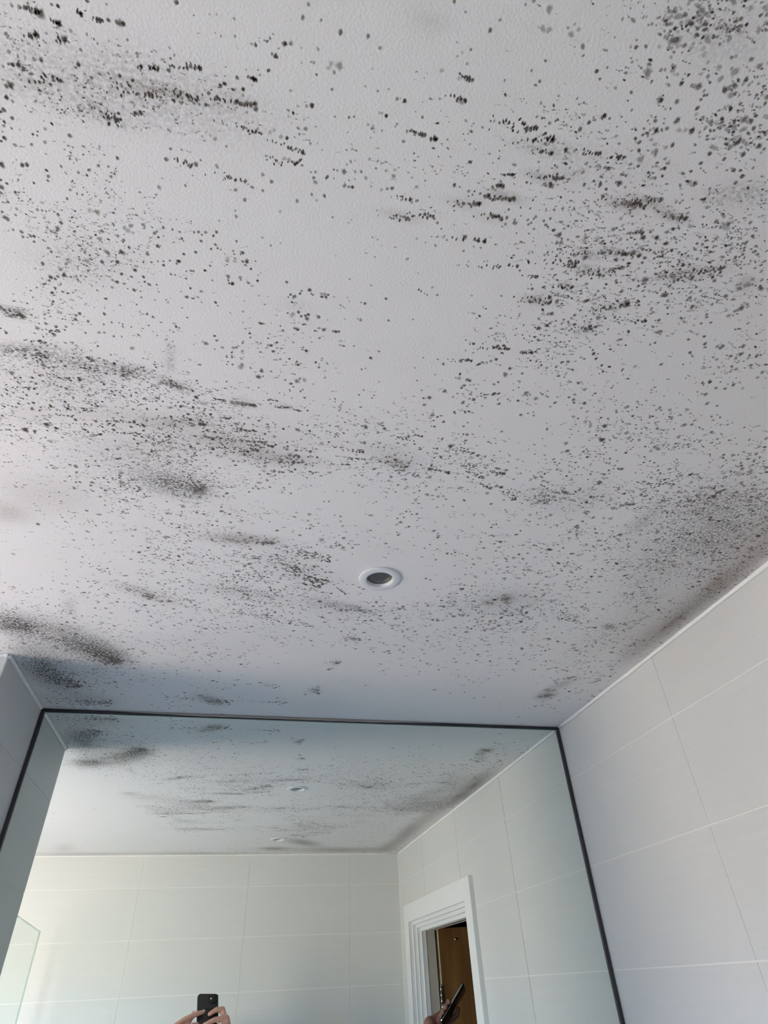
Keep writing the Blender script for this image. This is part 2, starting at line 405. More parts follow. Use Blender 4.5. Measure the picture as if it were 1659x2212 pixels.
# ---------------------------------------------------------------- large structure: ceiling
# x, y (mm on the ceiling), radius (0.1 mm), darkness of the larger single colonies
SPOTS = [
 (-180,-1373,14,10), (-184,-1373,10,8), (-193,-1366,26,10), (-195,-1366,20,10), (-199,-1366,15,8), (-203,-1367,14,7), (-206,-1367,14,7), (-211,-1367,12,6), (-165,-1372,13,10), (-153,-1370,13,9),
 (-147,-1372,13,9), (-141,-1372,16,8), (-139,-1372,20,9), (-137,-1372,19,10), (-181,-1363,20,10), (-183,-1360,9,7), (-185,-1363,11,7), (-174,-1360,12,6), (-219,-1349,14,7), (-218,-1347,10,6),
 (-197,-1353,12,8), (-179,-1354,22,10), (-194,-1350,8,6), (-205,-1346,10,5), (-135,-1363,9,8), (-142,-1358,8,6), (-220,-1338,16,6), (-169,-1350,12,7), (-203,-1337,15,5), (-198,-1338,16,9),
 (-129,-1356,11,7), (-129,-1354,10,7), (-127,-1348,15,10), (-120,-1350,7,8), (-172,-1340,15,10), (-222,-1330,12,8), (-219,-1330,16,10), (-215,-1331,20,10), (-212,-1329,20,10), (-107,-1350,15,10),
 (-106,-1353,9,9), (-103,-1353,10,9), (-99,-1354,8,8), (-91,-1356,15,9), (-143,-1339,13,10), (-150,-1336,10,9), (-134,-1338,14,10), (-138,-1336,10,8), (-192,-1328,15,9), (-192,-1326,13,9),
 (-187,-1327,17,10), (-224,-1316,24,10), (-227,-1315,15,8), (-229,-1307,17,10), (-225,-1305,13,7), (-208,-1309,12,6), (-188,-1316,10,9), (-138,-1329,12,8), (-131,-1330,14,8), (-114,-1336,9,8),
 (-110,-1337,9,8), (-114,-1331,12,7), (-105,-1331,12,9), (-98,-1331,10,8), (-93,-1333,10,7), (-161,-1317,11,6), (-116,-1324,14,7), (-120,-1323,13,4), (-127,-1322,14,4), (-233,-1298,16,10),
 (-236,-1296,12,10), (-228,-1293,15,9), (-235,-1289,13,9), (-147,-1313,12,10), (-146,-1309,12,10), (-130,-1317,18,9), (-132,-1316,11,7), (-199,-1295,13,10), (-205,-1290,13,6), (-211,-1287,9,9),
 (-215,-1284,10,9), (-212,-1284,8,8), (-238,-1277,16,10), (-237,-1276,13,8), (-187,-1289,18,8), (-178,-1283,12,6), (-241,-1274,11,9), (-218,-1276,13,8), (-207,-1280,15,7), (-231,-1273,15,7),
 (-208,-1271,8,7), (-186,-1280,7,7), (-110,-1309,9,7), (-109,-1295,13,8), (-100,-1296,10,6), (-113,-1286,17,9), (-152,-1279,17,9), (-190,-1271,11,8), (-185,-1271,12,6), (-168,-1270,14,8),
 (-160,-1271,11,8), (-176,-1265,14,8), (-198,-1263,12,8), (-225,-1259,17,10), (-229,-1258,17,9), (-245,-1255,24,10), (-210,-1253,13,8), (-211,-1249,11,8), (-156,-1266,13,8), (-159,-1263,12,8),
 (-185,-1261,11,7), (-191,-1253,10,8), (-223,-1245,11,9), (-163,-1259,9,7), (-235,-1245,9,8), (-245,-1240,12,9), (-249,-1242,12,9), (-97,-1288,13,8), (-94,-1284,13,8), (-99,-1392,17,9),
 (-160,-1380,14,9), (-147,-1381,10,6), (-191,-1355,10,5), (-236,-1286,13,7), (-193,-1306,9,7), (-216,-1304,9,6), (-172,-1342,8,6), (-211,-1303,7,5), (-9,-1410,11,7), (-60,-1391,12,6),
 (-12,-1402,13,8), (1,-1403,10,6), (-77,-1390,8,4), (-72,-1391,8,4), (16,-1399,18,9), (36,-1401,15,8), (46,-1396,13,6), (-59,-1381,11,6), (-69,-1379,7,7), (-73,-1380,7,5),
 (-44,-1379,13,9), (-47,-1379,10,6), (-36,-1383,11,9), (-34,-1385,10,8), (-38,-1383,8,6), (-32,-1388,8,6), (-23,-1384,16,10), (-19,-1385,14,8), (-25,-1384,10,6), (-29,-1375,17,10),
 (-32,-1376,10,7), (1,-1386,14,5), (-11,-1384,10,3), (-84,-1356,18,10), (-88,-1355,12,8), (-34,-1365,13,10), (-57,-1356,15,10), (-43,-1357,17,10), (-45,-1358,12,9), (-47,-1358,9,9),
 (-49,-1358,9,9), (-40,-1361,8,7), (-69,-1348,15,10), (-66,-1350,14,10), (-52,-1349,16,10), (-52,-1345,11,6), (-58,-1348,9,5), (-1,-1377,12,6), (-3,-1377,8,6), (-10,-1375,7,5),
 (18,-1379,23,6), (12,-1379,18,4), (10,-1376,15,4), (15,-1374,13,6), (2,-1370,8,9), (15,-1363,10,8), (50,-1369,9,7), (40,-1370,7,6), (43,-1382,8,4), (-43,-1341,19,9),
 (-42,-1338,19,9), (-46,-1340,19,8), (-49,-1340,18,8), (-52,-1339,16,7), (-54,-1339,12,8), (-58,-1339,12,7), (-78,-1341,14,8), (-72,-1339,16,7), (-80,-1333,14,9), (-85,-1332,10,7),
 (-89,-1332,12,7), (-78,-1333,11,7), (1,-1349,19,10), (-3,-1348,12,7), (-13,-1341,12,10), (-17,-1342,13,6), (-16,-1338,13,3), (31,-1347,11,8), (35,-1348,9,9), (20,-1345,9,6),
 (-2,-1332,16,7), (-8,-1331,12,6), (6,-1335,7,8), (-4,-1338,10,4), (47,-1345,10,6), (51,-1343,15,7), (51,-1345,9,5), (56,-1355,10,6), (54,-1355,9,5), (32,-1336,6,6),
 (51,-1336,7,7), (59,-1343,8,6), (-16,-1322,15,10), (-21,-1322,17,4), (-30,-1324,16,4), (-10,-1324,9,5), (2,-1324,7,7), (3,-1322,10,7), (-74,-1323,8,8), (-47,-1321,10,10),
 (-46,-1319,8,9), (-41,-1321,8,9), (-37,-1321,11,10), (-40,-1324,10,6), (-84,-1326,7,7), (-87,-1324,6,7), (-67,-1322,7,7), (-64,-1322,7,6), (-73,-1310,17,5), (-3,-1314,15,8),
 (-1,-1313,11,8), (-5,-1315,11,8), (-8,-1316,11,8), (-11,-1314,11,7), (13,-1319,8,5), (-6,-1305,13,9), (-23,-1303,11,9), (-2,-1304,12,8), (-17,-1306,15,5), (-13,-1306,15,5),
 (-9,-1305,11,6), (-72,-1289,17,7), (-89,-1287,19,8), (-85,-1291,11,7), (-34,-1290,16,6), (-26,-1286,17,8), (-48,-1282,16,9), (20,-1299,17,9), (34,-1306,21,8), (9,-1296,13,8),
 (11,-1293,15,7), (10,-1301,12,7), (25,-1306,9,8), (28,-1306,9,7), (38,-1315,12,6), (48,-1309,11,8), (43,-1308,12,6), (53,-1305,15,6), (60,-1314,10,6), (53,-1320,12,5),
 (64,-1319,12,5), (35,-1312,7,7), (26,-1299,6,8), (39,-1300,6,8), (44,-1302,6,8), (-61,-1334,8,7), (-58,-1334,7,6), (-49,-1334,8,6), (92,-1433,11,8), (102,-1429,11,6),
 (123,-1423,15,8), (128,-1430,12,6), (143,-1442,9,7), (148,-1445,14,6), (161,-1443,21,6), (161,-1432,20,5), (166,-1432,20,5), (183,-1433,20,6), (179,-1436,11,6), (183,-1439,11,5),
 (101,-1411,7,7), (113,-1409,10,7), (104,-1403,8,6), (113,-1400,10,6), (107,-1406,10,4), (140,-1414,7,5), (171,-1414,12,8), (95,-1392,15,5), (120,-1391,16,9), (115,-1391,16,4),
 (110,-1390,17,3), (145,-1396,10,7), (163,-1406,10,7), (172,-1401,11,8), (170,-1398,11,8), (191,-1395,10,7), (191,-1392,7,6), (190,-1388,13,9), (149,-1387,11,10), (72,-1367,17,10),
 (66,-1367,11,8), (58,-1372,9,5), (119,-1377,15,9), (117,-1375,16,6), (114,-1376,14,5), (99,-1374,11,5), (60,-1354,15,10), (89,-1359,13,8), (70,-1350,11,6), (69,-1348,10,5),
 (102,-1366,6,4), (111,-1360,5,9), (79,-1347,11,7), (83,-1348,14,7), (86,-1346,13,8), (89,-1347,12,8), (94,-1347,16,10), (100,-1345,14,9), (104,-1346,20,10), (78,-1339,12,8),
 (89,-1332,8,9), (93,-1330,7,9), (125,-1354,7,8), (131,-1357,12,8), (129,-1355,7,8), (139,-1362,11,7), (131,-1363,7,6), (130,-1361,7,6), (133,-1348,9,6), (172,-1371,14,9),
 (182,-1371,17,10), (179,-1368,13,9), (181,-1369,9,8), (177,-1368,8,8), (173,-1368,7,7), (180,-1378,11,7), (192,-1376,13,7), (200,-1365,23,10), (195,-1361,14,8), (193,-1365,13,6),
 (195,-1355,16,9), (203,-1355,19,9), (214,-1360,19,10), (204,-1356,14,8), (222,-1361,14,6), (162,-1353,8,7), (139,-1336,7,6), (157,-1338,7,7), (178,-1333,14,10), (175,-1332,10,9),
 (173,-1332,8,9), (171,-1331,7,8), (221,-1339,20,10), (216,-1338,16,8), (219,-1338,12,8), (213,-1346,12,6), (224,-1348,12,6), (230,-1344,12,6), (192,-1329,11,9), (196,-1329,8,8),
 (208,-1331,16,8), (213,-1332,20,9), (130,-1315,12,9), (69,-1314,13,6), (76,-1316,12,5), (76,-1311,16,6), (92,-1313,9,6), (104,-1313,9,6), (107,-1325,9,7), (100,-1321,7,7),
 (112,-1320,8,7), (115,-1324,6,6), (110,-1322,6,7), (216,-1449,10,6), (224,-1450,13,5), (220,-1451,7,6), (231,-1453,13,5), (233,-1454,8,5), (239,-1451,13,6), (237,-1450,7,7),
 (246,-1455,10,6), (252,-1462,15,4), (255,-1463,11,4), (251,-1458,11,5), (258,-1459,17,5), (260,-1456,15,5), (278,-1466,15,6), (277,-1467,7,7), (270,-1462,18,4), (274,-1459,13,4),
 (288,-1462,13,5), (279,-1461,10,4), (259,-1467,16,4), (255,-1450,12,7), (261,-1451,13,5), (259,-1453,8,7), (268,-1453,12,7), (258,-1448,8,7), (195,-1428,17,7), (198,-1423,10,7),
 (187,-1437,15,5), (235,-1436,14,8), (233,-1440,9,7), (242,-1438,13,8), (235,-1429,9,7), (237,-1427,10,7), (240,-1429,7,6), (213,-1416,15,10), (220,-1420,9,7), (218,-1412,11,8),
 (234,-1423,8,8), (236,-1423,7,6), (236,-1420,12,7), (230,-1420,7,7), (216,-1438,9,4), (252,-1440,12,4), (259,-1443,15,5), (259,-1441,11,5), (266,-1443,15,4), (277,-1447,14,5),
 (277,-1444,16,4), (289,-1443,19,4), (286,-1453,12,5), (297,-1451,11,7), (302,-1455,15,5), (298,-1459,11,4), (327,-1448,16,7), (286,-1446,19,3), (314,-1447,14,4), (264,-1447,12,4),
 (262,-1427,14,7), (265,-1428,11,6), (271,-1429,19,6), (269,-1432,11,6), (265,-1436,14,4), (295,-1439,12,5), (306,-1438,20,5), (320,-1438,25,6), (316,-1439,13,5), (301,-1431,16,6),
 (312,-1432,20,6), (292,-1423,16,6), (298,-1423,13,6), (304,-1422,11,6), (308,-1420,12,8), (306,-1419,12,8), (305,-1416,11,8), (326,-1427,12,5), (328,-1429,9,5), (332,-1432,13,5),
 (337,-1433,15,5), (338,-1435,8,6), (340,-1439,11,6), (343,-1440,8,5), (331,-1441,11,4), (344,-1435,12,5), (259,-1418,9,6), (233,-1409,13,6), (247,-1409,13,8), (274,-1409,16,10),
 (270,-1409,9,5), (287,-1411,18,7), (254,-1398,11,7), (213,-1395,8,9), (210,-1393,7,8), (348,-1428,13,8), (342,-1427,12,6), (352,-1429,13,5), (348,-1426,8,6), (339,-1420,15,7),
 (359,-1424,15,8), (306,-1410,16,8), (308,-1406,15,4), (234,-1390,19,10), (239,-1389,12,8), (233,-1388,11,8), (224,-1383,15,9), (219,-1377,17,9), (226,-1387,9,7), (277,-1395,15,8),
 (271,-1394,9,7), (284,-1398,9,7), (285,-1395,9,7), (295,-1399,23,9), (296,-1400,11,8), (282,-1389,21,10), (279,-1390,11,7), (277,-1388,13,6), (290,-1392,15,8), (271,-1388,12,8),
 (273,-1384,14,8), (312,-1395,23,10), (301,-1393,21,4), (306,-1394,17,4), (319,-1395,14,6), (321,-1392,12,4), (268,-1380,15,9), (273,-1378,16,9), (276,-1372,17,9), (302,-1382,18,9),
 (321,-1386,13,7), (323,-1380,11,5), (338,-1382,16,9), (323,-1403,12,8), (325,-1402,12,8), (327,-1398,13,8), (327,-1394,13,8), (334,-1401,12,8), (335,-1404,8,6), (340,-1403,10,6),
 (343,-1407,15,9), (343,-1400,11,8), (347,-1401,15,9), (356,-1397,17,9), (362,-1407,17,8), (375,-1405,14,7), (376,-1396,22,9), (382,-1395,13,8), (352,-1389,13,8), (367,-1388,20,9),
 (353,-1381,17,9), (335,-1374,16,9), (242,-1363,15,9), (245,-1363,12,7), (262,-1364,15,9), (267,-1365,11,9), (302,-1371,14,6), (306,-1364,18,10), (282,-1361,14,9), (294,-1358,14,9),
 (295,-1363,12,6), (298,-1364,10,6), (257,-1354,18,10), (254,-1354,12,7), (237,-1354,12,7), (237,-1347,18,6), (241,-1352,10,6), (271,-1352,14,8), (273,-1352,11,9), (250,-1342,13,9),
 (261,-1344,9,8), (273,-1345,21,10), (270,-1345,12,8), (367,-1375,19,9), (373,-1376,14,8), (378,-1372,19,9), (376,-1366,19,8), (340,-1358,21,9), (335,-1358,23,5), (351,-1374,12,6),
 (383,-1380,15,6), (364,-1376,10,6), (243,-1338,14,8), (257,-1341,19,8), (-240,-1234,13,9), (-229,-1230,9,9), (-248,-1224,14,8), (-253,-1209,25,9), (-255,-1214,13,9), (-252,-1207,13,7),
 (-250,-1236,22,9), (-252,-1231,16,9), (-242,-1219,14,6), (-225,-1222,13,7), (-221,-1222,12,7), (-208,-1221,15,9), (-211,-1223,10,7), (-215,-1223,8,7), (-218,-1222,9,7), (-198,-1237,13,8),
 (-194,-1245,12,7), (-207,-1214,19,9), (-199,-1217,9,8), (-221,-1215,11,5), (-211,-1208,21,8), (-217,-1204,14,8), (-214,-1203,15,8), (-243,-1198,17,8), (-243,-1194,14,8), (-236,-1196,15,9),
 (-233,-1196,15,9), (-234,-1191,14,9), (-250,-1199,11,8), (-239,-1194,9,8), (-226,-1194,10,8), (-197,-1208,14,8), (-220,-1207,12,7), (-175,-1230,22,7), (-181,-1230,22,4), (-173,-1213,17,8),
 (-169,-1227,12,5), (-161,-1232,12,8), (-164,-1248,12,7), (-157,-1249,7,6), (-120,-1262,18,6), (-123,-1255,13,5), (-98,-1268,12,8), (-176,-1205,21,7), (-160,-1211,15,7), (-155,-1208,17,8),
 (-195,-1195,16,8), (-191,-1200,10,8), (-184,-1204,10,8), (-147,-1223,19,7), (-153,-1220,19,5), (-150,-1218,21,5), (-146,-1217,13,5), (-136,-1226,18,7), (-119,-1227,13,8), (-127,-1220,15,8),
 (-125,-1222,13,8), (-124,-1217,11,9), (-125,-1208,19,9), (-111,-1227,11,8), (-105,-1226,11,8), (-103,-1220,14,9), (-131,-1215,9,8), (-171,-1193,26,8), (-158,-1196,22,9), (-160,-1194,11,8),
 (-151,-1202,14,9), (-221,-1184,16,8), (-223,-1187,13,7), (-177,-1195,12,8), (-187,-1187,12,8), (-191,-1181,22,6), (-194,-1176,11,8), (-186,-1183,11,8), (-197,-1181,11,8), (-177,-1182,18,9),
 (-163,-1185,19,9), (-165,-1182,10,8), (-147,-1198,10,8), (-135,-1199,18,9), (-102,-1205,13,10), (-107,-1197,18,10), (-109,-1194,12,9), (-121,-1190,13,9), (-115,-1196,11,8), (-121,-1194,10,8),
 (-132,-1191,11,8), (-126,-1193,10,7), (-231,-1170,20,9), (-210,-1174,16,8), (-207,-1177,27,4), (-216,-1167,17,8), (-214,-1162,23,10), (-220,-1159,14,9), (-223,-1156,13,9), (-227,-1157,20,10),
 (-229,-1153,16,9), (-235,-1148,12,10), (-233,-1149,11,10), (-235,-1154,10,8), (-242,-1143,10,9), (-229,-1140,16,10), (-225,-1146,14,9), (-219,-1143,13,9), (-230,-1130,14,9), (-231,-1127,11,9),
 (-255,-1123,11,9), (-248,-1131,9,7), (-208,-1161,11,9), (-199,-1164,11,8), (-203,-1163,9,8), (-191,-1171,12,8), (-148,-1180,18,10), (-161,-1173,18,9), (-141,-1174,15,9), (-140,-1169,13,9),
 (-136,-1167,18,9), (-166,-1164,18,9), (-170,-1165,14,6), (-129,-1168,10,9), (-152,-1172,13,8), (-172,-1175,9,8), (-171,-1157,16,6), (-190,-1155,8,8), (-186,-1151,10,8), (-151,-1158,16,9),
 (-145,-1158,9,9), (-179,-1143,14,9), (-145,-1151,9,8), (-150,-1142,10,8), (-166,-1138,10,8), (-141,-1133,15,9), (-183,-1125,17,9), (-207,-1121,19,9), (-211,-1118,15,8), (-212,-1113,15,9),
 (-215,-1111,11,8), (-200,-1113,15,8), (-203,-1118,7,8), (-209,-1144,9,8), (-206,-1147,9,7), (-101,-1180,10,9), (-101,-1160,17,9), (-115,-1182,12,8), (-111,-1182,9,8), (-96,-1189,11,9),
 (-263,-1107,32,9), (-265,-1109,24,8), (-270,-1106,24,7), (-275,-1105,24,7), (-277,-1108,19,8), (-281,-1113,19,9), (-279,-1111,17,8), (-254,-1110,12,8), (-242,-1102,16,8), (-242,-1108,11,7),
 (-241,-1113,13,8), (-252,-1095,22,7), (-233,-1100,17,9), (-223,-1102,15,8), (-237,-1090,21,10), (-284,-1083,18,9), (-249,-1101,11,8), (-248,-1085,13,8), (-244,-1089,10,8), (-205,-1098,15,8),
 (-185,-1112,11,8), (-177,-1116,11,8), (-166,-1116,11,8), (-158,-1114,10,8), (-177,-1099,13,8), (-169,-1100,13,6), (-191,-1101,18,6), (-186,-1102,13,6), (-152,-1106,10,8), (-113,-1123,16,9),
 (-110,-1122,11,9), (-116,-1116,11,8), (-160,-1087,21,6), (-220,-1083,17,8), (-195,-1083,13,8), (-203,-1076,9,8), (-242,-1077,15,6), (-238,-1075,16,7), (-261,-1073,13,7), (-177,-1067,12,7),
 (-183,-1074,12,7), (-257,-1054,19,9), (-236,-1056,17,9), (-256,-1047,24,9), (-252,-1052,13,8), (-233,-1050,17,9), (-251,-1044,16,9), (-221,-1068,13,7), (-272,-1063,23,6), (-277,-1064,16,6),
 (-189,-1063,29,4), (-183,-1061,27,5), (-151,-1063,14,9), (-137,-1066,13,9), (-157,-1061,12,8), (-138,-1073,11,8), (-272,-1053,16,7), (-261,-1049,12,7), (-56,-1273,14,7), (-42,-1278,16,7),
 (-33,-1277,12,7), (-48,-1266,15,7), (9,-1282,14,7), (20,-1283,16,8), (-3,-1274,15,7), (14,-1278,12,5), (43,-1295,16,9), (36,-1295,16,7), (40,-1295,13,7), (59,-1299,10,5),
 (68,-1298,16,4), (-56,-1255,10,6), (-55,-1250,13,7), (-70,-1243,9,6), (-17,-1262,13,4), (30,-1266,13,6), (45,-1264,9,5), (47,-1267,8,5), (68,-1280,10,5), (70,-1276,9,5),
 (-31,-1235,12,5), (-23,-1229,10,7), (-14,-1233,10,4), (66,-1239,10,6), (74,-1254,9,5), (69,-1255,10,5), (79,-1249,8,5), (75,-1237,10,4), (38,-1231,10,3), (-88,-1229,14,9),
 (-82,-1230,14,8), (-85,-1227,10,9), (-72,-1232,14,9), (-75,-1228,12,9), (-92,-1228,11,8), (-86,-1221,15,9), (-73,-1220,14,9), (-77,-1215,11,9), (-71,-1217,10,9), (-68,-1216,9,8),
 (-54,-1227,11,9), (-91,-1209,15,9), (-48,-1217,18,9), (-50,-1215,10,8), (-57,-1217,10,8), (-56,-1214,9,8), (-55,-1210,12,7), (-44,-1209,22,9), (-48,-1208,14,8), (-45,-1205,13,8),
 (-40,-1202,14,9), (-55,-1207,18,4), (-62,-1208,20,4), (-83,-1192,15,10), (-94,-1189,11,9), (-78,-1198,11,8), (-61,-1190,21,8), (-50,-1191,16,7), (-49,-1189,10,8), (-57,-1183,19,10),
 (-60,-1183,12,9), (-61,-1186,10,8), (-33,-1191,13,10), (-5,-1195,16,8), (-76,-1183,13,5), (-87,-1169,16,6), (-87,-1157,11,6), (-73,-1159,14,9), (-71,-1156,10,8), (-45,-1166,8,6),
 (-31,-1175,8,7), (0,-1182,13,9), (4,-1181,18,9), (3,-1179,11,9), (-2,-1179,11,7), (9,-1185,15,9), (10,-1188,13,7), (18,-1191,20,9), (20,-1187,12,8), (22,-1186,10,8),
 (31,-1186,17,9), (35,-1186,16,9), (37,-1189,17,9), (33,-1189,19,6), (30,-1189,15,6), (43,-1188,10,6), (55,-1210,9,7), (2,-1174,11,10), (5,-1171,7,9), (75,-1187,15,9),
 (71,-1187,10,6), (59,-1186,10,5), (56,-1190,10,4), (10,-1164,16,9), (-1,-1161,11,8), (4,-1160,27,5), (13,-1160,17,8), (17,-1161,17,9), (20,-1163,17,9), (19,-1158,19,9),
 (31,-1162,19,8), (29,-1163,11,7), (74,-1167,16,8), (71,-1168,11,6), (58,-1165,9,5), (18,-1151,9,10), (11,-1143,16,10), (8,-1144,15,7), (-4,-1139,16,8), (-7,-1144,11,7),
 (29,-1145,11,10), (38,-1148,20,9), (33,-1149,16,6), (31,-1145,9,8), (51,-1148,20,9), (48,-1148,13,8), (54,-1149,15,9), (35,-1137,14,8), (62,-1132,13,9), (58,-1132,12,6),
 (73,-1134,11,7), (94,-1122,18,9), (101,-1132,13,9), (23,-1118,17,10), (19,-1119,13,7), (-9,-1123,14,10), (-15,-1118,18,9), (-18,-1118,16,6), (-12,-1111,17,9), (-38,-1129,14,9),
 (-37,-1124,12,8), (-74,-1119,15,9), (-72,-1114,17,8), (-83,-1108,21,8), (-86,-1109,13,6), (-45,-1116,17,7), (-56,-1101,12,10), (-56,-1095,15,8), (-61,-1094,13,7), (-45,-1105,14,7),
 (-66,-1106,18,6), (-74,-1102,12,6), (-4,-1102,12,8), (-10,-1100,12,6), (16,-1098,18,9), (35,-1105,14,10), (39,-1099,15,8), (41,-1109,12,6), (-30,-1119,16,5), (-26,-1119,16,5),
 (87,-1105,12,9), (91,-1107,8,9), (-45,-1085,32,6), (-55,-1085,12,8), (-61,-1084,8,10), (-60,-1088,8,10), (-23,-1084,16,8), (-35,-1084,19,5), (77,-1301,17,8), (73,-1300,14,7),
 (130,-1314,14,7), (135,-1314,10,7), (172,-1322,20,9), (168,-1321,16,8), (214,-1331,23,9), (210,-1330,14,7), (144,-1312,14,7), (101,-1295,14,6), (97,-1293,14,5), (91,-1295,12,5),
 (87,-1293,12,4), (87,-1280,8,6), (86,-1279,13,9), (97,-1279,14,9), (94,-1279,13,8), (99,-1278,10,8), (92,-1279,9,7), (90,-1279,9,7), (119,-1285,15,9), (121,-1283,11,8),
 (125,-1280,15,7), (116,-1285,14,6), (111,-1285,17,6), (155,-1303,19,9), (152,-1303,15,8), (148,-1302,15,7), (143,-1301,17,7), (142,-1298,10,7), (139,-1300,15,6), (158,-1304,15,6),
 (186,-1314,21,9), (183,-1313,19,8), (179,-1313,19,8), (176,-1312,17,8), (172,-1311,14,7), (169,-1310,17,7), (163,-1311,16,8), (159,-1311,12,7), (155,-1312,12,7), (198,-1301,9,7),
 (195,-1308,9,8), (186,-1297,15,8), (181,-1295,19,8), (172,-1296,21,8), (177,-1296,9,9), (195,-1294,22,8), (194,-1297,10,8), (187,-1291,13,7), (185,-1304,13,7), (204,-1309,11,8),
 (206,-1299,13,7), (212,-1303,13,7), (211,-1301,12,8), (210,-1297,13,7), (208,-1295,13,7), (215,-1292,13,7), (221,-1301,14,8), (224,-1298,14,8), (226,-1304,12,8), (226,-1312,11,8),
 (219,-1310,9,7), (239,-1317,9,8), (241,-1292,22,9), (239,-1291,13,8), (242,-1284,19,7), (212,-1287,10,7), (251,-1289,12,7), (243,-1298,13,6), (173,-1272,18,10), (165,-1271,10,8),
 (163,-1271,10,6), (138,-1266,10,7), (134,-1268,15,4), (157,-1259,13,7), (129,-1259,14,6), (110,-1262,12,4), (92,-1250,11,5), (106,-1241,16,5), (119,-1260,9,5), (172,-1265,11,6),
 (165,-1265,11,5), (218,-1251,11,10), (165,-1250,10,5), (155,-1244,8,5), (180,-1253,9,6), (183,-1254,9,6), (138,-1217,12,6), (145,-1210,15,7), (125,-1212,11,10), (128,-1211,11,9),
 (132,-1209,7,9), (135,-1208,8,9), (95,-1196,13,9), (180,-1216,9,7), (120,-1229,9,5), (263,-1269,16,9), (269,-1265,15,9), (277,-1244,18,10), (273,-1245,15,8), (260,-1229,20,9),
 (256,-1220,16,9), (261,-1223,18,9), (269,-1227,19,9), (256,-1224,12,7), (250,-1226,17,5), (245,-1225,17,5), (241,-1222,15,6), (238,-1235,15,8), (234,-1234,10,7), (223,-1223,11,8),
 (270,-1212,22,9), (266,-1211,18,6), (264,-1193,24,10), (271,-1198,21,10), (273,-1201,16,8), (269,-1186,12,9), (273,-1192,16,6), (259,-1204,15,8), (286,-1208,12,8), (286,-1203,13,8),
 (237,-1203,10,7), (196,-1195,15,10), (194,-1192,8,9), (196,-1206,10,6), (128,-1178,8,10), (103,-1172,14,7), (264,-1182,16,10), (242,-1180,9,10), (253,-1178,9,10), (258,-1182,9,9),
 (201,-1161,19,9), (197,-1160,13,7), (191,-1164,9,9), (242,-1162,16,10), (238,-1161,11,9), (228,-1161,14,8), (223,-1162,9,9), (211,-1163,9,9), (218,-1157,11,8), (269,-1162,21,10),
 (264,-1160,12,7), (259,-1160,17,5), (206,-1139,18,10), (199,-1139,14,9), (196,-1139,11,9), (193,-1138,8,9), (176,-1129,19,7), (233,-1146,19,9), (228,-1143,17,7), (195,-1151,9,8),
 (272,-1152,13,10), (279,-1152,15,8), (284,-1152,10,10), (287,-1148,13,10), (285,-1144,9,10), (253,-1137,20,9), (305,-1149,17,8), (304,-1184,11,10), (299,-1182,8,9), (274,-1185,11,8),
 (287,-1185,9,9), (316,-1158,11,10), (146,-1118,8,10), (318,-1340,21,9), (314,-1340,13,6), (299,-1333,17,9), (298,-1330,22,7), (295,-1330,24,7), (291,-1331,21,6), (288,-1330,19,5),
 (303,-1331,17,7), (307,-1332,13,7), (285,-1330,17,4), (357,-1348,19,9), (356,-1357,13,7), (359,-1353,13,6), (346,-1346,11,6), (338,-1343,13,6), (333,-1340,11,7), (280,-1343,12,6),
 (264,-1338,15,8), (257,-1339,14,8), (243,-1337,12,8), (351,-1329,22,10), (347,-1329,17,8), (343,-1328,18,6), (339,-1328,18,6), (336,-1329,18,5), (348,-1339,11,6), (394,-1332,25,9),
 (391,-1331,14,6), (381,-1332,20,8), (384,-1328,14,7), (405,-1340,12,7), (414,-1338,19,7), (345,-1318,20,10), (341,-1314,14,8), (325,-1311,12,9), (318,-1309,19,9), (321,-1305,23,10),
 (315,-1309,14,7), (312,-1308,17,9), (309,-1307,15,8), (305,-1306,13,7), (304,-1305,10,7), (263,-1300,12,7), (267,-1294,20,7), (284,-1293,14,7), (279,-1295,10,7), (346,-1304,20,10),
 (356,-1299,19,10), (353,-1297,11,8), (348,-1296,11,8), (344,-1295,11,7), (340,-1294,11,7), (383,-1314,13,8), (382,-1310,14,8), (406,-1321,15,8), (394,-1311,12,7), (423,-1320,19,8),
 (425,-1315,15,8), (422,-1314,13,8), (413,-1312,17,7), (416,-1317,14,7), (409,-1315,14,6), (435,-1319,17,8), (438,-1314,17,8), (436,-1313,13,7), (443,-1312,17,7), (449,-1317,12,8),
 (320,-1289,30,9), (315,-1288,21,8), (312,-1287,16,7), (309,-1286,16,6), (327,-1288,21,10), (334,-1287,19,9), (334,-1282,14,9), (327,-1294,9,8), (290,-1283,19,9), (286,-1283,14,6),
 (276,-1276,21,9), (386,-1296,17,8), (371,-1299,14,7), (361,-1288,14,7), (352,-1285,13,7), (348,-1291,12,7), (423,-1305,19,8), (428,-1309,17,8), (417,-1298,10,8), (432,-1302,11,7),
 (430,-1298,11,7), (316,-1273,21,9), (313,-1272,17,8), (309,-1270,18,7), (306,-1268,14,8), (322,-1276,14,9), (314,-1281,13,8), (303,-1262,17,8), (299,-1261,17,7), (281,-1262,15,8),
 (281,-1257,12,8), (320,-1258,15,9), (318,-1260,13,8), (347,-1266,27,9), (344,-1259,17,9), (342,-1274,13,8), (351,-1259,12,8), (380,-1273,19,9), (377,-1272,12,7), (376,-1265,17,8),
 (388,-1272,12,7), (418,-1293,22,9), (418,-1288,17,9), (414,-1291,16,8), (412,-1288,16,8), (410,-1284,15,7), (405,-1287,12,7), (403,-1284,11,7), (418,-1279,20,8), (436,-1296,12,7),
 (450,-1299,15,6), (459,-1297,20,6), (330,-1250,21,8), (315,-1241,10,10), (305,-1241,16,7), (290,-1232,11,7), (455,-1282,25,5), (456,-1288,18,5), (447,-1281,18,5), (460,-1283,13,7),
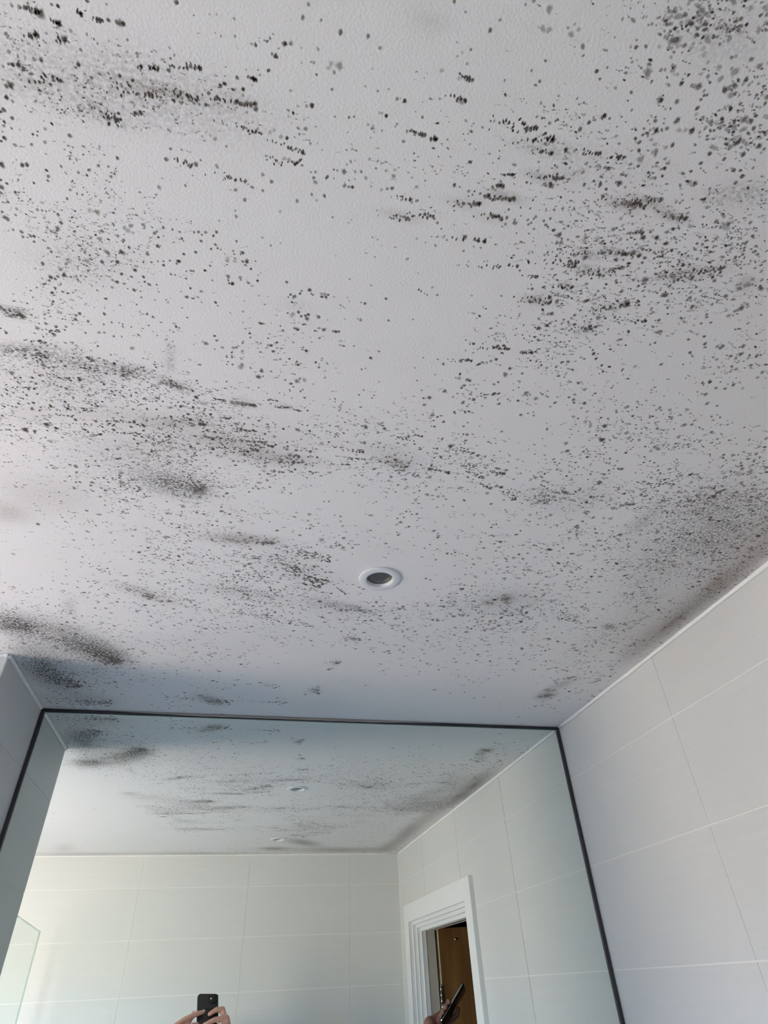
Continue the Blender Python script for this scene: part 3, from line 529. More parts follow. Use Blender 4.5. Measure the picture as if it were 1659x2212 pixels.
 (466,-1289,18,6), (441,-1266,23,8), (429,-1266,18,7), (405,-1257,21,8), (402,-1263,15,7), (411,-1266,15,7), (414,-1248,26,9), (451,-1264,18,7), (467,-1257,27,9), (465,-1254,20,7),
 (463,-1252,17,6), (460,-1246,22,6), (464,-1247,12,6), (435,-1243,17,8), (437,-1240,16,7), (436,-1232,15,8), (487,-1242,16,6), (433,-1255,16,7), (344,-1237,26,10), (341,-1235,18,9),
 (338,-1233,15,8), (334,-1231,15,8), (328,-1229,14,9), (321,-1229,18,10), (321,-1231,10,8), (356,-1239,17,9), (353,-1238,12,7), (321,-1217,26,7), (315,-1220,13,8), (343,-1219,9,10),
 (374,-1223,17,10), (372,-1222,9,9), (388,-1227,19,9), (376,-1234,16,7), (351,-1227,10,8), (372,-1238,16,7), (324,-1206,17,10), (320,-1203,19,9), (316,-1201,16,8), (314,-1199,13,7),
 (324,-1201,12,8), (329,-1197,13,8), (298,-1221,12,8), (450,-1218,18,9), (435,-1211,18,9), (457,-1209,23,9), (460,-1205,19,8), (447,-1196,19,9), (400,-1200,17,9), (396,-1197,14,7),
 (478,-1208,23,8), (473,-1209,20,7), (502,-1215,26,8), (499,-1213,13,8), (507,-1205,26,8), (505,-1199,22,7), (527,-1206,24,8), (531,-1208,18,7), (519,-1202,24,5), (478,-1195,16,7),
 (484,-1193,18,7), (511,-1194,13,8), (530,-1193,18,7), (498,-1186,13,7), (339,-1174,20,10), (345,-1168,16,10), (356,-1161,16,10), (344,-1188,12,8), (424,-1175,18,9), (383,-1160,13,9),
 (339,-1206,13,8), (516,-1185,21,7), (-312,-976,13,10), (-303,-978,12,10), (-290,-1023,14,10), (-284,-1024,14,10), (-263,-1031,15,9), (-271,-1027,12,9), (-221,-1033,21,10), (-196,-1031,17,9),
 (-243,-1019,15,9), (-269,-1018,17,9), (-274,-1020,15,8), (-250,-1022,13,8), (-303,-1003,17,10), (-304,-997,16,9), (-310,-993,10,9), (-286,-1003,9,10), (-283,-999,14,10), (-271,-1003,14,10),
 (-301,-1011,10,10), (-215,-1012,13,10), (-247,-1006,13,8), (-278,-988,19,10), (-284,-986,16,8), (-295,-984,17,9), (-260,-986,23,10), (-282,-978,22,9), (-242,-986,22,10), (-208,-996,18,10),
 (-201,-1004,13,10), (-243,-996,17,10), (-274,-977,13,10), (-233,-1003,13,8), (-272,-982,12,9), (-180,-1022,14,8), (-162,-1025,14,9), (-168,-1020,14,8), (-186,-1017,13,10), (-177,-1017,11,9),
 (-133,-1017,12,9), (-152,-1016,12,9), (-165,-1054,25,6), (-169,-1049,30,6), (-174,-1048,25,6), (-157,-1050,14,7), (-152,-1046,19,6), (-148,-1043,11,8), (-112,-1041,17,8), (-116,-1042,17,8),
 (-122,-1041,20,7), (-127,-1044,22,7), (-132,-1045,22,7), (-138,-1021,23,8), (-141,-1021,17,7), (-271,-955,32,10), (-297,-941,34,10), (-287,-941,20,10), (-261,-951,25,10), (-265,-956,15,6),
 (-228,-954,19,10), (-225,-951,15,10), (-236,-969,20,9), (-213,-971,18,10), (-211,-949,19,10), (-194,-960,22,10), (-195,-941,14,9), (-189,-975,20,9), (-184,-978,14,9), (-169,-978,21,10),
 (-174,-977,14,9), (-154,-982,15,9), (-173,-969,18,10), (-159,-965,19,10), (-162,-972,12,9), (-159,-975,9,9), (-125,-994,18,10), (-135,-980,15,9), (-113,-1013,21,10), (-116,-1019,10,10),
 (-119,-1013,12,9), (-141,-1003,13,10), (-152,-1002,15,9), (-168,-998,12,9), (-161,-1006,10,9), (-104,-947,19,10), (-136,-963,13,10), (-142,-958,14,10), (-162,-954,16,9), (-168,-941,19,10),
 (-172,-948,16,9), (-154,-954,14,9), (-149,-952,14,9), (-157,-948,19,9), (-123,-969,12,9), (-104,-988,14,9), (-319,-938,18,7), (-308,-939,15,7), (-306,-925,16,9), (-316,-928,19,7),
 (-196,-908,21,10), (-250,-884,25,9), (-257,-886,20,9), (-234,-887,15,10), (-237,-890,13,9), (-216,-901,13,9), (-261,-863,15,9), (-250,-853,17,10), (-235,-898,15,8), (-234,-855,25,8),
 (-237,-848,19,9), (-218,-867,16,9), (-213,-859,16,8), (-195,-881,34,6), (-196,-862,35,7), (-182,-869,21,8), (-220,-841,23,8), (-224,-845,16,8), (-228,-826,20,8), (-169,-842,16,8),
 (-193,-822,18,6), (-225,-808,17,8), (-202,-796,17,7), (-195,-803,15,8), (-217,-795,15,8), (-251,-791,21,8), (-324,-747,27,8), (-147,-927,13,9), (-142,-934,11,9), (-119,-926,16,8),
 (-133,-924,15,8), (-146,-931,11,8), (-244,-757,14,9), (-334,-829,21,6), (-146,-744,37,6), (-156,-757,24,6), (-119,-731,15,10), (-159,-713,15,9), (-254,-721,12,10), (-285,-760,14,8),
 (-122,-941,13,8), (-140,-830,15,8), (-26,-1073,28,9), (-23,-1082,19,9), (-21,-1075,11,9), (-5,-1076,8,9), (17,-1075,24,7), (25,-1078,25,5), (20,-1079,15,8), (11,-1070,18,9),
 (14,-1066,14,8), (10,-1061,9,10), (11,-1059,9,10), (25,-1064,11,9), (23,-1061,13,9), (4,-1074,14,8), (36,-1074,14,5), (48,-1086,15,5), (110,-1091,9,8), (95,-1076,12,7),
 (91,-1068,12,9), (107,-1066,10,9), (74,-1054,9,9), (64,-1057,12,8), (29,-1052,12,9), (14,-1049,9,8), (-15,-1051,7,10), (-1,-1054,9,9), (5,-1052,7,10), (-61,-1060,11,10),
 (-71,-1045,10,9), (-83,-1045,8,9), (-95,-1030,22,10), (-98,-1025,15,9), (-99,-1014,19,10), (-99,-1007,13,10), (-86,-1012,12,10), (-76,-1018,15,9), (-64,-1031,23,9), (-30,-1030,22,9),
 (-34,-1030,21,6), (-38,-1030,21,6), (-43,-1030,23,6), (-48,-1030,23,6), (-54,-1030,23,6), (-27,-1029,18,8), (-13,-1041,13,9), (-2,-1041,9,9), (-46,-1018,7,9), (10,-1034,15,7),
 (6,-1033,18,6), (2,-1032,18,6), (26,-1031,12,8), (-10,-1036,13,8), (-35,-1009,14,8), (-58,-1003,17,9), (-63,-1004,17,7), (-67,-1003,14,7), (-39,-998,14,9), (-22,-1006,17,9),
 (-63,-989,15,8), (-74,-978,19,10), (-79,-1006,19,10), (-84,-1003,11,9), (-91,-995,15,9), (-87,-988,26,10), (-91,-987,20,9), (-83,-979,19,10), (-88,-976,14,10), (-83,-992,14,9),
 (-37,-987,20,9), (-28,-989,17,10), (-32,-988,12,8), (-43,-986,16,8), (-42,-989,12,8), (-19,-976,11,10), (-15,-976,11,10), (-16,-970,21,10), (-20,-970,18,9), (-25,-970,14,9),
 (-67,-968,17,10), (-77,-965,25,10), (-85,-968,16,9), (-81,-967,21,9), (-59,-961,14,9), (-77,-948,21,9), (-81,-949,15,7), (-33,-950,25,10), (-38,-950,20,8), (-21,-955,20,10),
 (1,-969,18,10), (-3,-965,24,10), (-8,-965,19,9), (-13,-966,13,8), (15,-976,14,9), (16,-968,18,8), (12,-966,13,8), (16,-963,20,8), (28,-963,23,8), (34,-964,13,8),
 (46,-964,21,9), (41,-965,13,8), (32,-953,23,9), (28,-953,20,8), (21,-954,27,6), (56,-955,17,9), (50,-955,13,7), (-11,-1002,18,7), (-5,-1006,9,8), (-2,-1004,12,8),
 (-10,-998,22,6), (-13,-996,11,7), (-2,-999,14,6), (-9,-990,13,7), (-2,-984,11,9), (41,-1000,19,9), (37,-994,17,7), (32,-984,13,8), (108,-1019,28,9), (104,-1020,19,7),
 (108,-1027,11,7), (74,-1000,18,9), (73,-996,13,8), (77,-997,11,8), (83,-1004,17,8), (87,-1010,11,8), (67,-985,15,10), (58,-981,26,5), (113,-975,20,10), (109,-974,17,10),
 (105,-974,15,9), (100,-974,15,9), (94,-975,12,9), (87,-974,10,9), (112,-992,23,8), (108,-991,13,8), (131,-987,13,9), (122,-987,12,9), (101,-960,17,9), (97,-959,14,8),
 (110,-960,15,8), (118,-962,15,9), (76,-947,12,10), (89,-948,10,10), (100,-948,14,10), (-61,-941,16,9), (-37,-946,16,9), (-9,-941,13,9), (-36,-932,17,8), (-51,-929,15,8),
 (-44,-930,13,8), (27,-942,24,8), (38,-943,24,8), (43,-939,20,8), (52,-938,14,9), (19,-941,13,8), (30,-927,17,9), (21,-924,14,7), (55,-925,10,9), (-99,-861,54,6),
 (-89,-867,43,5), (-93,-857,44,5), (-96,-846,37,4), (5,-911,14,10), (-5,-899,21,7), (-15,-879,22,5), (-52,-876,18,7), (29,-877,18,7), (17,-877,18,6), (-73,-854,18,7),
 (120,-910,18,7), (117,-893,13,7), (100,-893,11,9), (84,-868,15,8), (77,-867,15,7), (151,-879,17,6), (150,-847,24,6), (108,-825,20,6), (113,-815,20,6), (90,-813,18,5),
 (60,-834,27,6), (106,-837,18,8), (97,-838,18,6), (65,-800,20,9), (60,-799,14,9), (76,-815,14,9), (40,-787,12,9), (28,-797,10,10), (11,-754,42,7), (4,-754,38,6),
 (2,-763,19,8), (-1,-770,14,8), (-1,-755,29,5), (119,-784,29,7), (86,-774,38,6), (109,-768,19,8), (122,-759,30,8), (116,-765,30,7), (137,-761,20,8), (129,-771,15,8),
 (145,-771,17,7), (52,-781,25,7), (67,-736,31,8), (55,-739,26,7), (164,-828,10,9), (25,-796,12,8), (199,-1119,16,10), (251,-1128,29,8), (270,-1133,19,8), (213,-1112,20,9),
 (210,-1113,20,8), (209,-1104,19,9), (207,-1100,18,9), (200,-1113,20,6), (196,-1113,13,6), (247,-1116,17,8), (243,-1112,19,7), (272,-1121,15,7), (189,-1092,22,9), (174,-1079,24,9),
 (167,-1077,15,9), (171,-1067,20,8), (162,-1088,9,9), (146,-1072,10,7), (171,-1113,11,6), (227,-1086,23,9), (222,-1086,18,6), (216,-1078,21,8), (240,-1091,17,7), (254,-1100,19,9),
 (247,-1098,15,7), (286,-1107,30,7), (292,-1105,12,8), (301,-1101,24,7), (281,-1094,18,10), (260,-1085,21,9), (303,-1110,11,9), (269,-1108,9,10), (314,-1106,18,7), (340,-1110,18,8),
 (347,-1108,22,8), (350,-1103,19,8), (327,-1099,19,8), (324,-1092,14,7), (332,-1132,13,8), (329,-1132,21,5), (321,-1137,13,7), (210,-1063,15,9), (224,-1064,15,7), (241,-1078,14,6),
 (192,-1051,14,10), (202,-1045,19,9), (155,-1044,11,8), (232,-1049,11,10), (229,-1042,19,7), (193,-1035,16,10), (189,-1035,10,8), (280,-1042,16,8), (301,-1077,13,9), (293,-1073,20,8),
 (307,-1080,13,6), (310,-1075,16,8), (360,-1082,21,6), (238,-1029,21,8), (233,-1029,15,8), (245,-1031,15,6), (227,-1028,15,6), (222,-1028,11,6), (219,-1029,10,6), (280,-1021,12,8),
 (209,-1017,11,10), (204,-1016,10,9), (165,-1013,23,8), (182,-1016,16,10), (173,-1017,15,8), (163,-1008,13,10), (159,-1006,11,9), (155,-1010,13,9), (176,-1001,18,9), (186,-993,18,9),
 (207,-998,20,9), (203,-998,13,8), (170,-979,14,9), (372,-1037,24,7), (380,-1024,26,9), (256,-998,27,8), (265,-996,21,9), (239,-1001,20,7), (233,-998,15,7), (243,-998,14,8),
 (228,-988,14,8), (275,-995,16,8), (291,-1008,14,7), (286,-999,16,6), (307,-1002,16,6), (339,-1011,14,8), (353,-1012,14,7), (358,-1004,11,10), (368,-1006,14,8), (373,-1001,13,9),
 (380,-1000,13,9), (180,-970,15,8), (158,-968,22,9), (145,-971,17,8), (163,-958,21,8), (176,-958,23,9), (174,-950,25,8), (170,-956,17,7), (209,-966,21,9), (194,-965,16,8),
 (211,-958,16,9), (217,-958,18,9), (236,-956,29,10), (232,-956,18,8), (225,-957,16,7), (256,-973,18,8), (252,-973,18,8), (249,-973,12,8), (258,-978,18,7), (268,-975,18,7),
 (265,-976,16,7), (301,-976,21,8), (312,-967,33,10), (307,-967,25,9), (302,-967,22,9), (296,-967,18,8), (292,-969,14,8), (276,-959,20,9), (286,-955,26,9), (281,-955,16,8),
 (259,-963,14,8), (263,-963,14,8), (196,-943,23,8), (189,-942,20,8), (169,-944,23,7), (160,-934,25,7), (181,-933,25,7), (274,-948,15,7), (304,-935,28,8), (299,-935,19,8),
 (294,-937,15,8), (319,-940,26,9), (311,-941,21,8), (300,-943,15,8), (289,-941,15,7), (173,-919,13,9), (213,-924,20,6), (207,-930,13,7), (229,-919,22,6), (227,-906,23,5),
 (236,-905,27,6), (243,-907,23,5), (249,-901,23,5), (333,-930,27,6), (345,-917,27,8), (340,-920,16,7), (344,-926,19,7), (346,-932,13,9), (369,-977,18,9), (365,-972,15,9),
 (363,-980,16,8), (359,-977,13,8), (335,-972,16,7), (330,-958,11,10), (374,-954,19,7), (386,-949,17,7), (417,-944,31,7), (412,-945,23,7), (409,-926,18,8), (394,-934,23,8),
 (388,-932,27,7), (382,-937,31,5), (381,-932,23,6), (396,-917,26,8), (386,-916,26,6), (378,-912,26,6), (399,-921,24,6), (382,-988,22,7), (318,-902,20,8), (206,-893,25,6),
 (200,-907,22,5), (348,-888,14,10), (344,-892,14,9), (417,-892,27,7), (412,-886,19,7), (386,-887,25,5), (216,-861,24,8), (209,-859,18,7), (199,-864,18,8), (205,-865,14,8),
 (190,-846,18,9), (199,-850,18,8), (197,-838,28,7), (192,-856,14,7), (212,-829,21,8), (201,-806,21,9), (221,-846,18,6), (193,-831,24,5), (253,-825,29,8), (264,-809,24,8),
 (387,-847,15,10), (408,-866,15,9), (438,-870,19,8), (469,-871,30,8), (466,-857,31,7), (473,-841,29,6), (454,-845,15,8), (251,-778,15,9), (257,-789,15,9), (292,-769,23,9),
 (299,-769,18,8), (300,-780,13,10), (304,-774,14,10), (368,-789,20,9), (370,-799,31,5), (336,-786,11,10), (346,-794,22,9), (410,-786,21,10), (423,-791,21,8), (187,-781,26,7),
 (362,-1153,15,10), (383,-1158,12,9), (397,-1149,13,10), (395,-1148,9,8), (341,-1132,21,8), (344,-1134,12,8), (384,-1133,14,8), (394,-1121,9,10), (434,-1139,12,8), (436,-1135,11,8),
 (412,-1144,8,9), (489,-1160,15,8), (494,-1174,14,7), (528,-1164,22,9), (522,-1157,22,8), (510,-1156,17,8), (510,-1165,12,8), (550,-1179,20,6), (550,-1187,21,7), (504,-1145,24,8),
 (515,-1132,23,8), (530,-1131,16,8), (543,-1162,19,5), (363,-1105,25,9), (363,-1097,14,8), (373,-1093,19,5), (418,-1108,21,6), (410,-1099,16,7), (460,-1115,24,7), (464,-1112,15,7),
 (458,-1111,15,6), (475,-1114,21,6), (497,-1118,23,6), (405,-1087,15,9), (367,-1080,16,9), (379,-1077,29,5), (389,-1071,20,6), (392,-1061,20,5), (456,-1100,15,7), (484,-1103,20,7),
 (509,-1095,29,8), (518,-1097,20,8), (517,-1104,20,6), (506,-1093,20,6), (541,-1109,15,7), (540,-1118,13,7), (552,-1090,21,8), (590,-1105,17,8), (569,-1109,9,10), (514,-1074,26,7),
 (568,-1080,18,7), (442,-1068,24,6), (450,-1061,27,6), (434,-1065,24,4), (450,-1078,15,7), (465,-1060,21,6), (480,-1050,16,10), (493,-1052,28,7), (497,-1051,25,6), (503,-1057,18,7),
 (492,-1044,25,5), (520,-1056,21,6), (539,-1060,18,8), (404,-1032,12,10), (402,-1027,21,8), (412,-1018,20,10), (460,-1035,21,10), (463,-1042,12,8), (610,-1056,22,7), (620,-1065,18,7),
 (641,-1064,22,8), (635,-1077,22,7), (647,-1052,27,7), (675,-1043,27,8), (646,-1073,15,8), (502,-1026,15,10), (495,-1022,17,9), (510,-1024,18,8), (519,-1019,17,8), (457,-1018,16,8),
 (448,-1013,11,10), (444,-1012,13,9), (409,-998,11,9), (417,-998,11,9), (433,-987,15,10), (435,-976,11,10), (455,-999,19,9), (471,-1004,26,9), (467,-1004,17,8), (460,-1003,15,8),
 (459,-993,15,8), (495,-1001,13,8), (505,-1002,13,7), (524,-1011,19,9), (539,-1016,23,7), (531,-1005,19,7), (636,-1040,23,8), (642,-1035,27,8), (632,-1045,17,8), (657,-1033,25,8),
 (660,-1029,24,7), (661,-1008,26,8), (670,-1002,18,8), (454,-974,27,9), (458,-973,15,9), (451,-974,13,9), (545,-995,25,9), (539,-994,17,7), (526,-983,25,8), (534,-993,17,7),
 (563,-988,26,8), (562,-984,16,7), (531,-968,16,9), (549,-970,18,9), (490,-964,16,8), (640,-981,29,9), (643,-984,25,9), (646,-988,20,7), (635,-970,23,9), (636,-975,19,8),
 (611,-958,25,9), (609,-956,17,7), (610,-987,24,7), (614,-989,18,7), (627,-995,16,8), (581,-975,24,7), (458,-941,22,9), (462,-942,14,7), (526,-936,37,8), (520,-934,29,7),
 (529,-938,21,8), (505,-923,33,7), (511,-922,15,7), (511,-933,20,6), (538,-949,14,10), (540,-943,12,9), (569,-948,25,6), (583,-946,21,5), (485,-897,25,8), (470,-873,30,8),
 (474,-869,26,7), (502,-899,25,5), (512,-861,13,10), (513,-899,34,5), (676,-922,22,6), (545,-888,22,6), (732,-901,21,8), (680,-953,34,6), (733,-947,27,7), (756,-942,23,6),
 (626,-886,23,6), (624,-833,29,7), (641,-834,22,8), (-243,-642,18,9), (-299,-575,17,9), (-291,-559,24,9), (-296,-557,15,8), (-266,-573,17,9), (-295,-595,14,9), (-279,-597,16,9),
 (-276,-582,14,9), (-269,-592,14,9), (-257,-552,20,9), (-269,-552,12,9), (-241,-535,23,9), (-263,-509,26,7), (-281,-507,23,7), (-274,-526,15,7), (-247,-520,10,10), (-338,-447,30,8),
 (-323,-464,24,8), (-330,-422,22,7), (-325,-447,24,7), (-308,-475,18,8), (-342,-479,13,9), (-336,-492,13,9), (-433,-348,41,8), (-456,-405,27,8), (-356,-564,21,6), (-321,-583,21,6),
 (-334,-591,16,7), (-311,-609,18,6), (-421,-540,24,6), (-444,-416,54,6), (-425,-415,55,6), (-435,-413,55,5), (-415,-407,50,5), (-213,-334,40,5), (-172,-359,24,7), (-303,-285,50,6),
 (-301,-329,48,5), (-350,-353,47,5), (-344,-339,48,5), (-270,-281,44,5), (-353,-382,40,6), (-192,-456,25,5), (-183,-103,37,5), (-156,-608,19,8), (-180,-530,26,6), (-193,-583,29,5),
 (-257,-493,23,7), (-227,-224,34,4), (-377,-662,26,5), (-279,-455,16,8), (-255,-494,16,7), (-68,-698,18,8), (-41,-663,18,8), (-45,-654,16,8), (72,-470,26,9), (32,-536,29,8),
 (21,-533,24,7), (17,-528,27,7), (108,-588,36,9), (59,-704,20,9), (55,-689,21,8), (66,-719,22,8), (87,-724,22,7), (106,-658,22,8), (110,-649,19,8), (105,-684,21,8),
 (101,-635,29,8), (95,-636,24,7), (78,-662,21,8), (41,-595,25,8), (32,-597,23,8), (17,-591,30,7), (11,-592,25,7), (4,-607,22,7), (-62,-587,17,8), (-17,-582,25,8),
 (-27,-583,20,8), (-50,-571,25,8), (-52,-555,20,8), (-40,-556,18,8), (-42,-537,23,8), (-29,-537,24,8), (-27,-522,21,7), (-42,-522,24,7), (-64,-620,29,6), (-70,-606,22,7),
 (-89,-599,22,7), (-110,-542,26,7), (-85,-531,26,7), (17,-546,24,8), (12,-566,23,8), (64,-506,25,8), (59,-509,19,7), (79,-493,20,8), (95,-491,23,7), (78,-515,25,7),
 (122,-531,25,7), (209,-602,26,8), (207,-585,24,9), (160,-564,35,8), (168,-566,27,8), (151,-565,27,6), (185,-566,38,8), (192,-567,24,8), (177,-565,32,6), (218,-556,16,9),
 (188,-540,25,7), (149,-619,20,8), (141,-628,22,7), (138,-592,18,7), (192,-454,42,6), (204,-453,36,6), (180,-442,30,6), (178,-338,46,7), (166,-303,41,8), (173,-308,27,6),
 (154,-187,67,5), (155,-204,51,4), (144,-189,33,6), (131,-156,38,6), (-108,-122,52,5), (-86,-89,84,4), (-72,-87,77,4), (76,-88,32,6), (-71,-206,28,7), (-33,-192,36,6),
 (-26,-338,38,5), (-17,-358,25,6), (137,-760,15,9), (140,-744,13,9), (122,-759,15,7), (46,-716,20,7), (53,-732,20,8), (12,-716,31,6), (24,-713,27,6), (69,-736,15,8),
 (36,-698,27,7), (-18,-688,20,6), (-47,-710,26,5), (-111,-442,20,8), (-104,-440,20,8), (-29,-463,22,6), (33,-437,26,7), (40,-425,21,7), (68,-447,26,6), (96,-446,24,6),
 (251,-778,15,9), (315,-737,16,9), (292,-769,16,9), (303,-775,16,8), (306,-766,11,10), (299,-769,16,8), (410,-785,18,9), (421,-775,21,9), (398,-763,16,9), (403,-776,16,8),
 (433,-761,14,9), (484,-774,22,8), (375,-723,17,9), (376,-758,19,8), (336,-733,14,9), (345,-736,14,8), (338,-760,19,7), (270,-763,14,8), (286,-688,32,5), (302,-658,23,8),
 (347,-668,20,9), (367,-692,18,7), (445,-728,22,8), (450,-743,20,8), (444,-745,24,7), (484,-729,23,8), (523,-737,13,10), (502,-765,22,8), (503,-751,22,8), (500,-738,23,7),
 (529,-719,33,6), (542,-704,29,7), (464,-701,21,8), (326,-623,24,9), (334,-649,23,8), (338,-618,19,8), (336,-603,32,9), (353,-612,22,9), (354,-620,16,9), (306,-603,27,8),
 (285,-608,21,8), (261,-592,32,8), (267,-582,22,8), (258,-583,24,7), (443,-646,59,6), (446,-636,49,5), (419,-628,38,5), (414,-625,27,5), (472,-598,26,8), (453,-593,28,8),
 (458,-576,26,8), (467,-546,36,8), (458,-612,20,8), (487,-612,25,8), (478,-613,20,8), (424,-585,17,9), (393,-576,28,8), (422,-576,26,8), (366,-570,37,8), (342,-550,26,9),
 (339,-548,20,9), (331,-549,20,8), (350,-551,20,8), (371,-595,33,8), (406,-531,24,8), (410,-512,36,7), (382,-526,27,7), (428,-560,26,8), (419,-554,23,8), (458,-529,21,9),
 (445,-525,36,7), (474,-587,23,7), (512,-617,20,9), (523,-619,25,7), (538,-601,26,7), (581,-591,30,9), (589,-588,24,8), (580,-557,27,7), (569,-546,25,7), (276,-408,32,8),
 (280,-397,26,8), (307,-406,26,7), (353,-406,20,9), (354,-370,20,9), (424,-390,27,7), (469,-416,40,7), (555,-453,33,7), (476,-464,38,4), (449,-455,38,4), (452,-487,25,6),
 (292,-478,21,8), (292,-505,29,6), (283,-499,23,7), (261,-506,29,7), (265,-548,20,8), (332,-528,20,7), (407,-331,25,8), (336,-382,26,7), (373,-357,27,7), (575,-354,29,6),
 (554,-318,26,6), (705,-251,81,5), (721,-216,92,5), (719,-249,53,6), (707,-207,59,6), (737,-203,42,5), (700,-303,39,6), (728,-323,54,6), (716,-318,35,5), (736,-153,40,5),
 (765,-191,30,6), (542,-180,25,8), (507,-212,24,8), (565,-188,29,6), (474,-203,24,7), (464,-297,22,8), (443,-311,18,8), (367,-315,25,6), (657,-488,53,5), (665,-473,40,6),
]
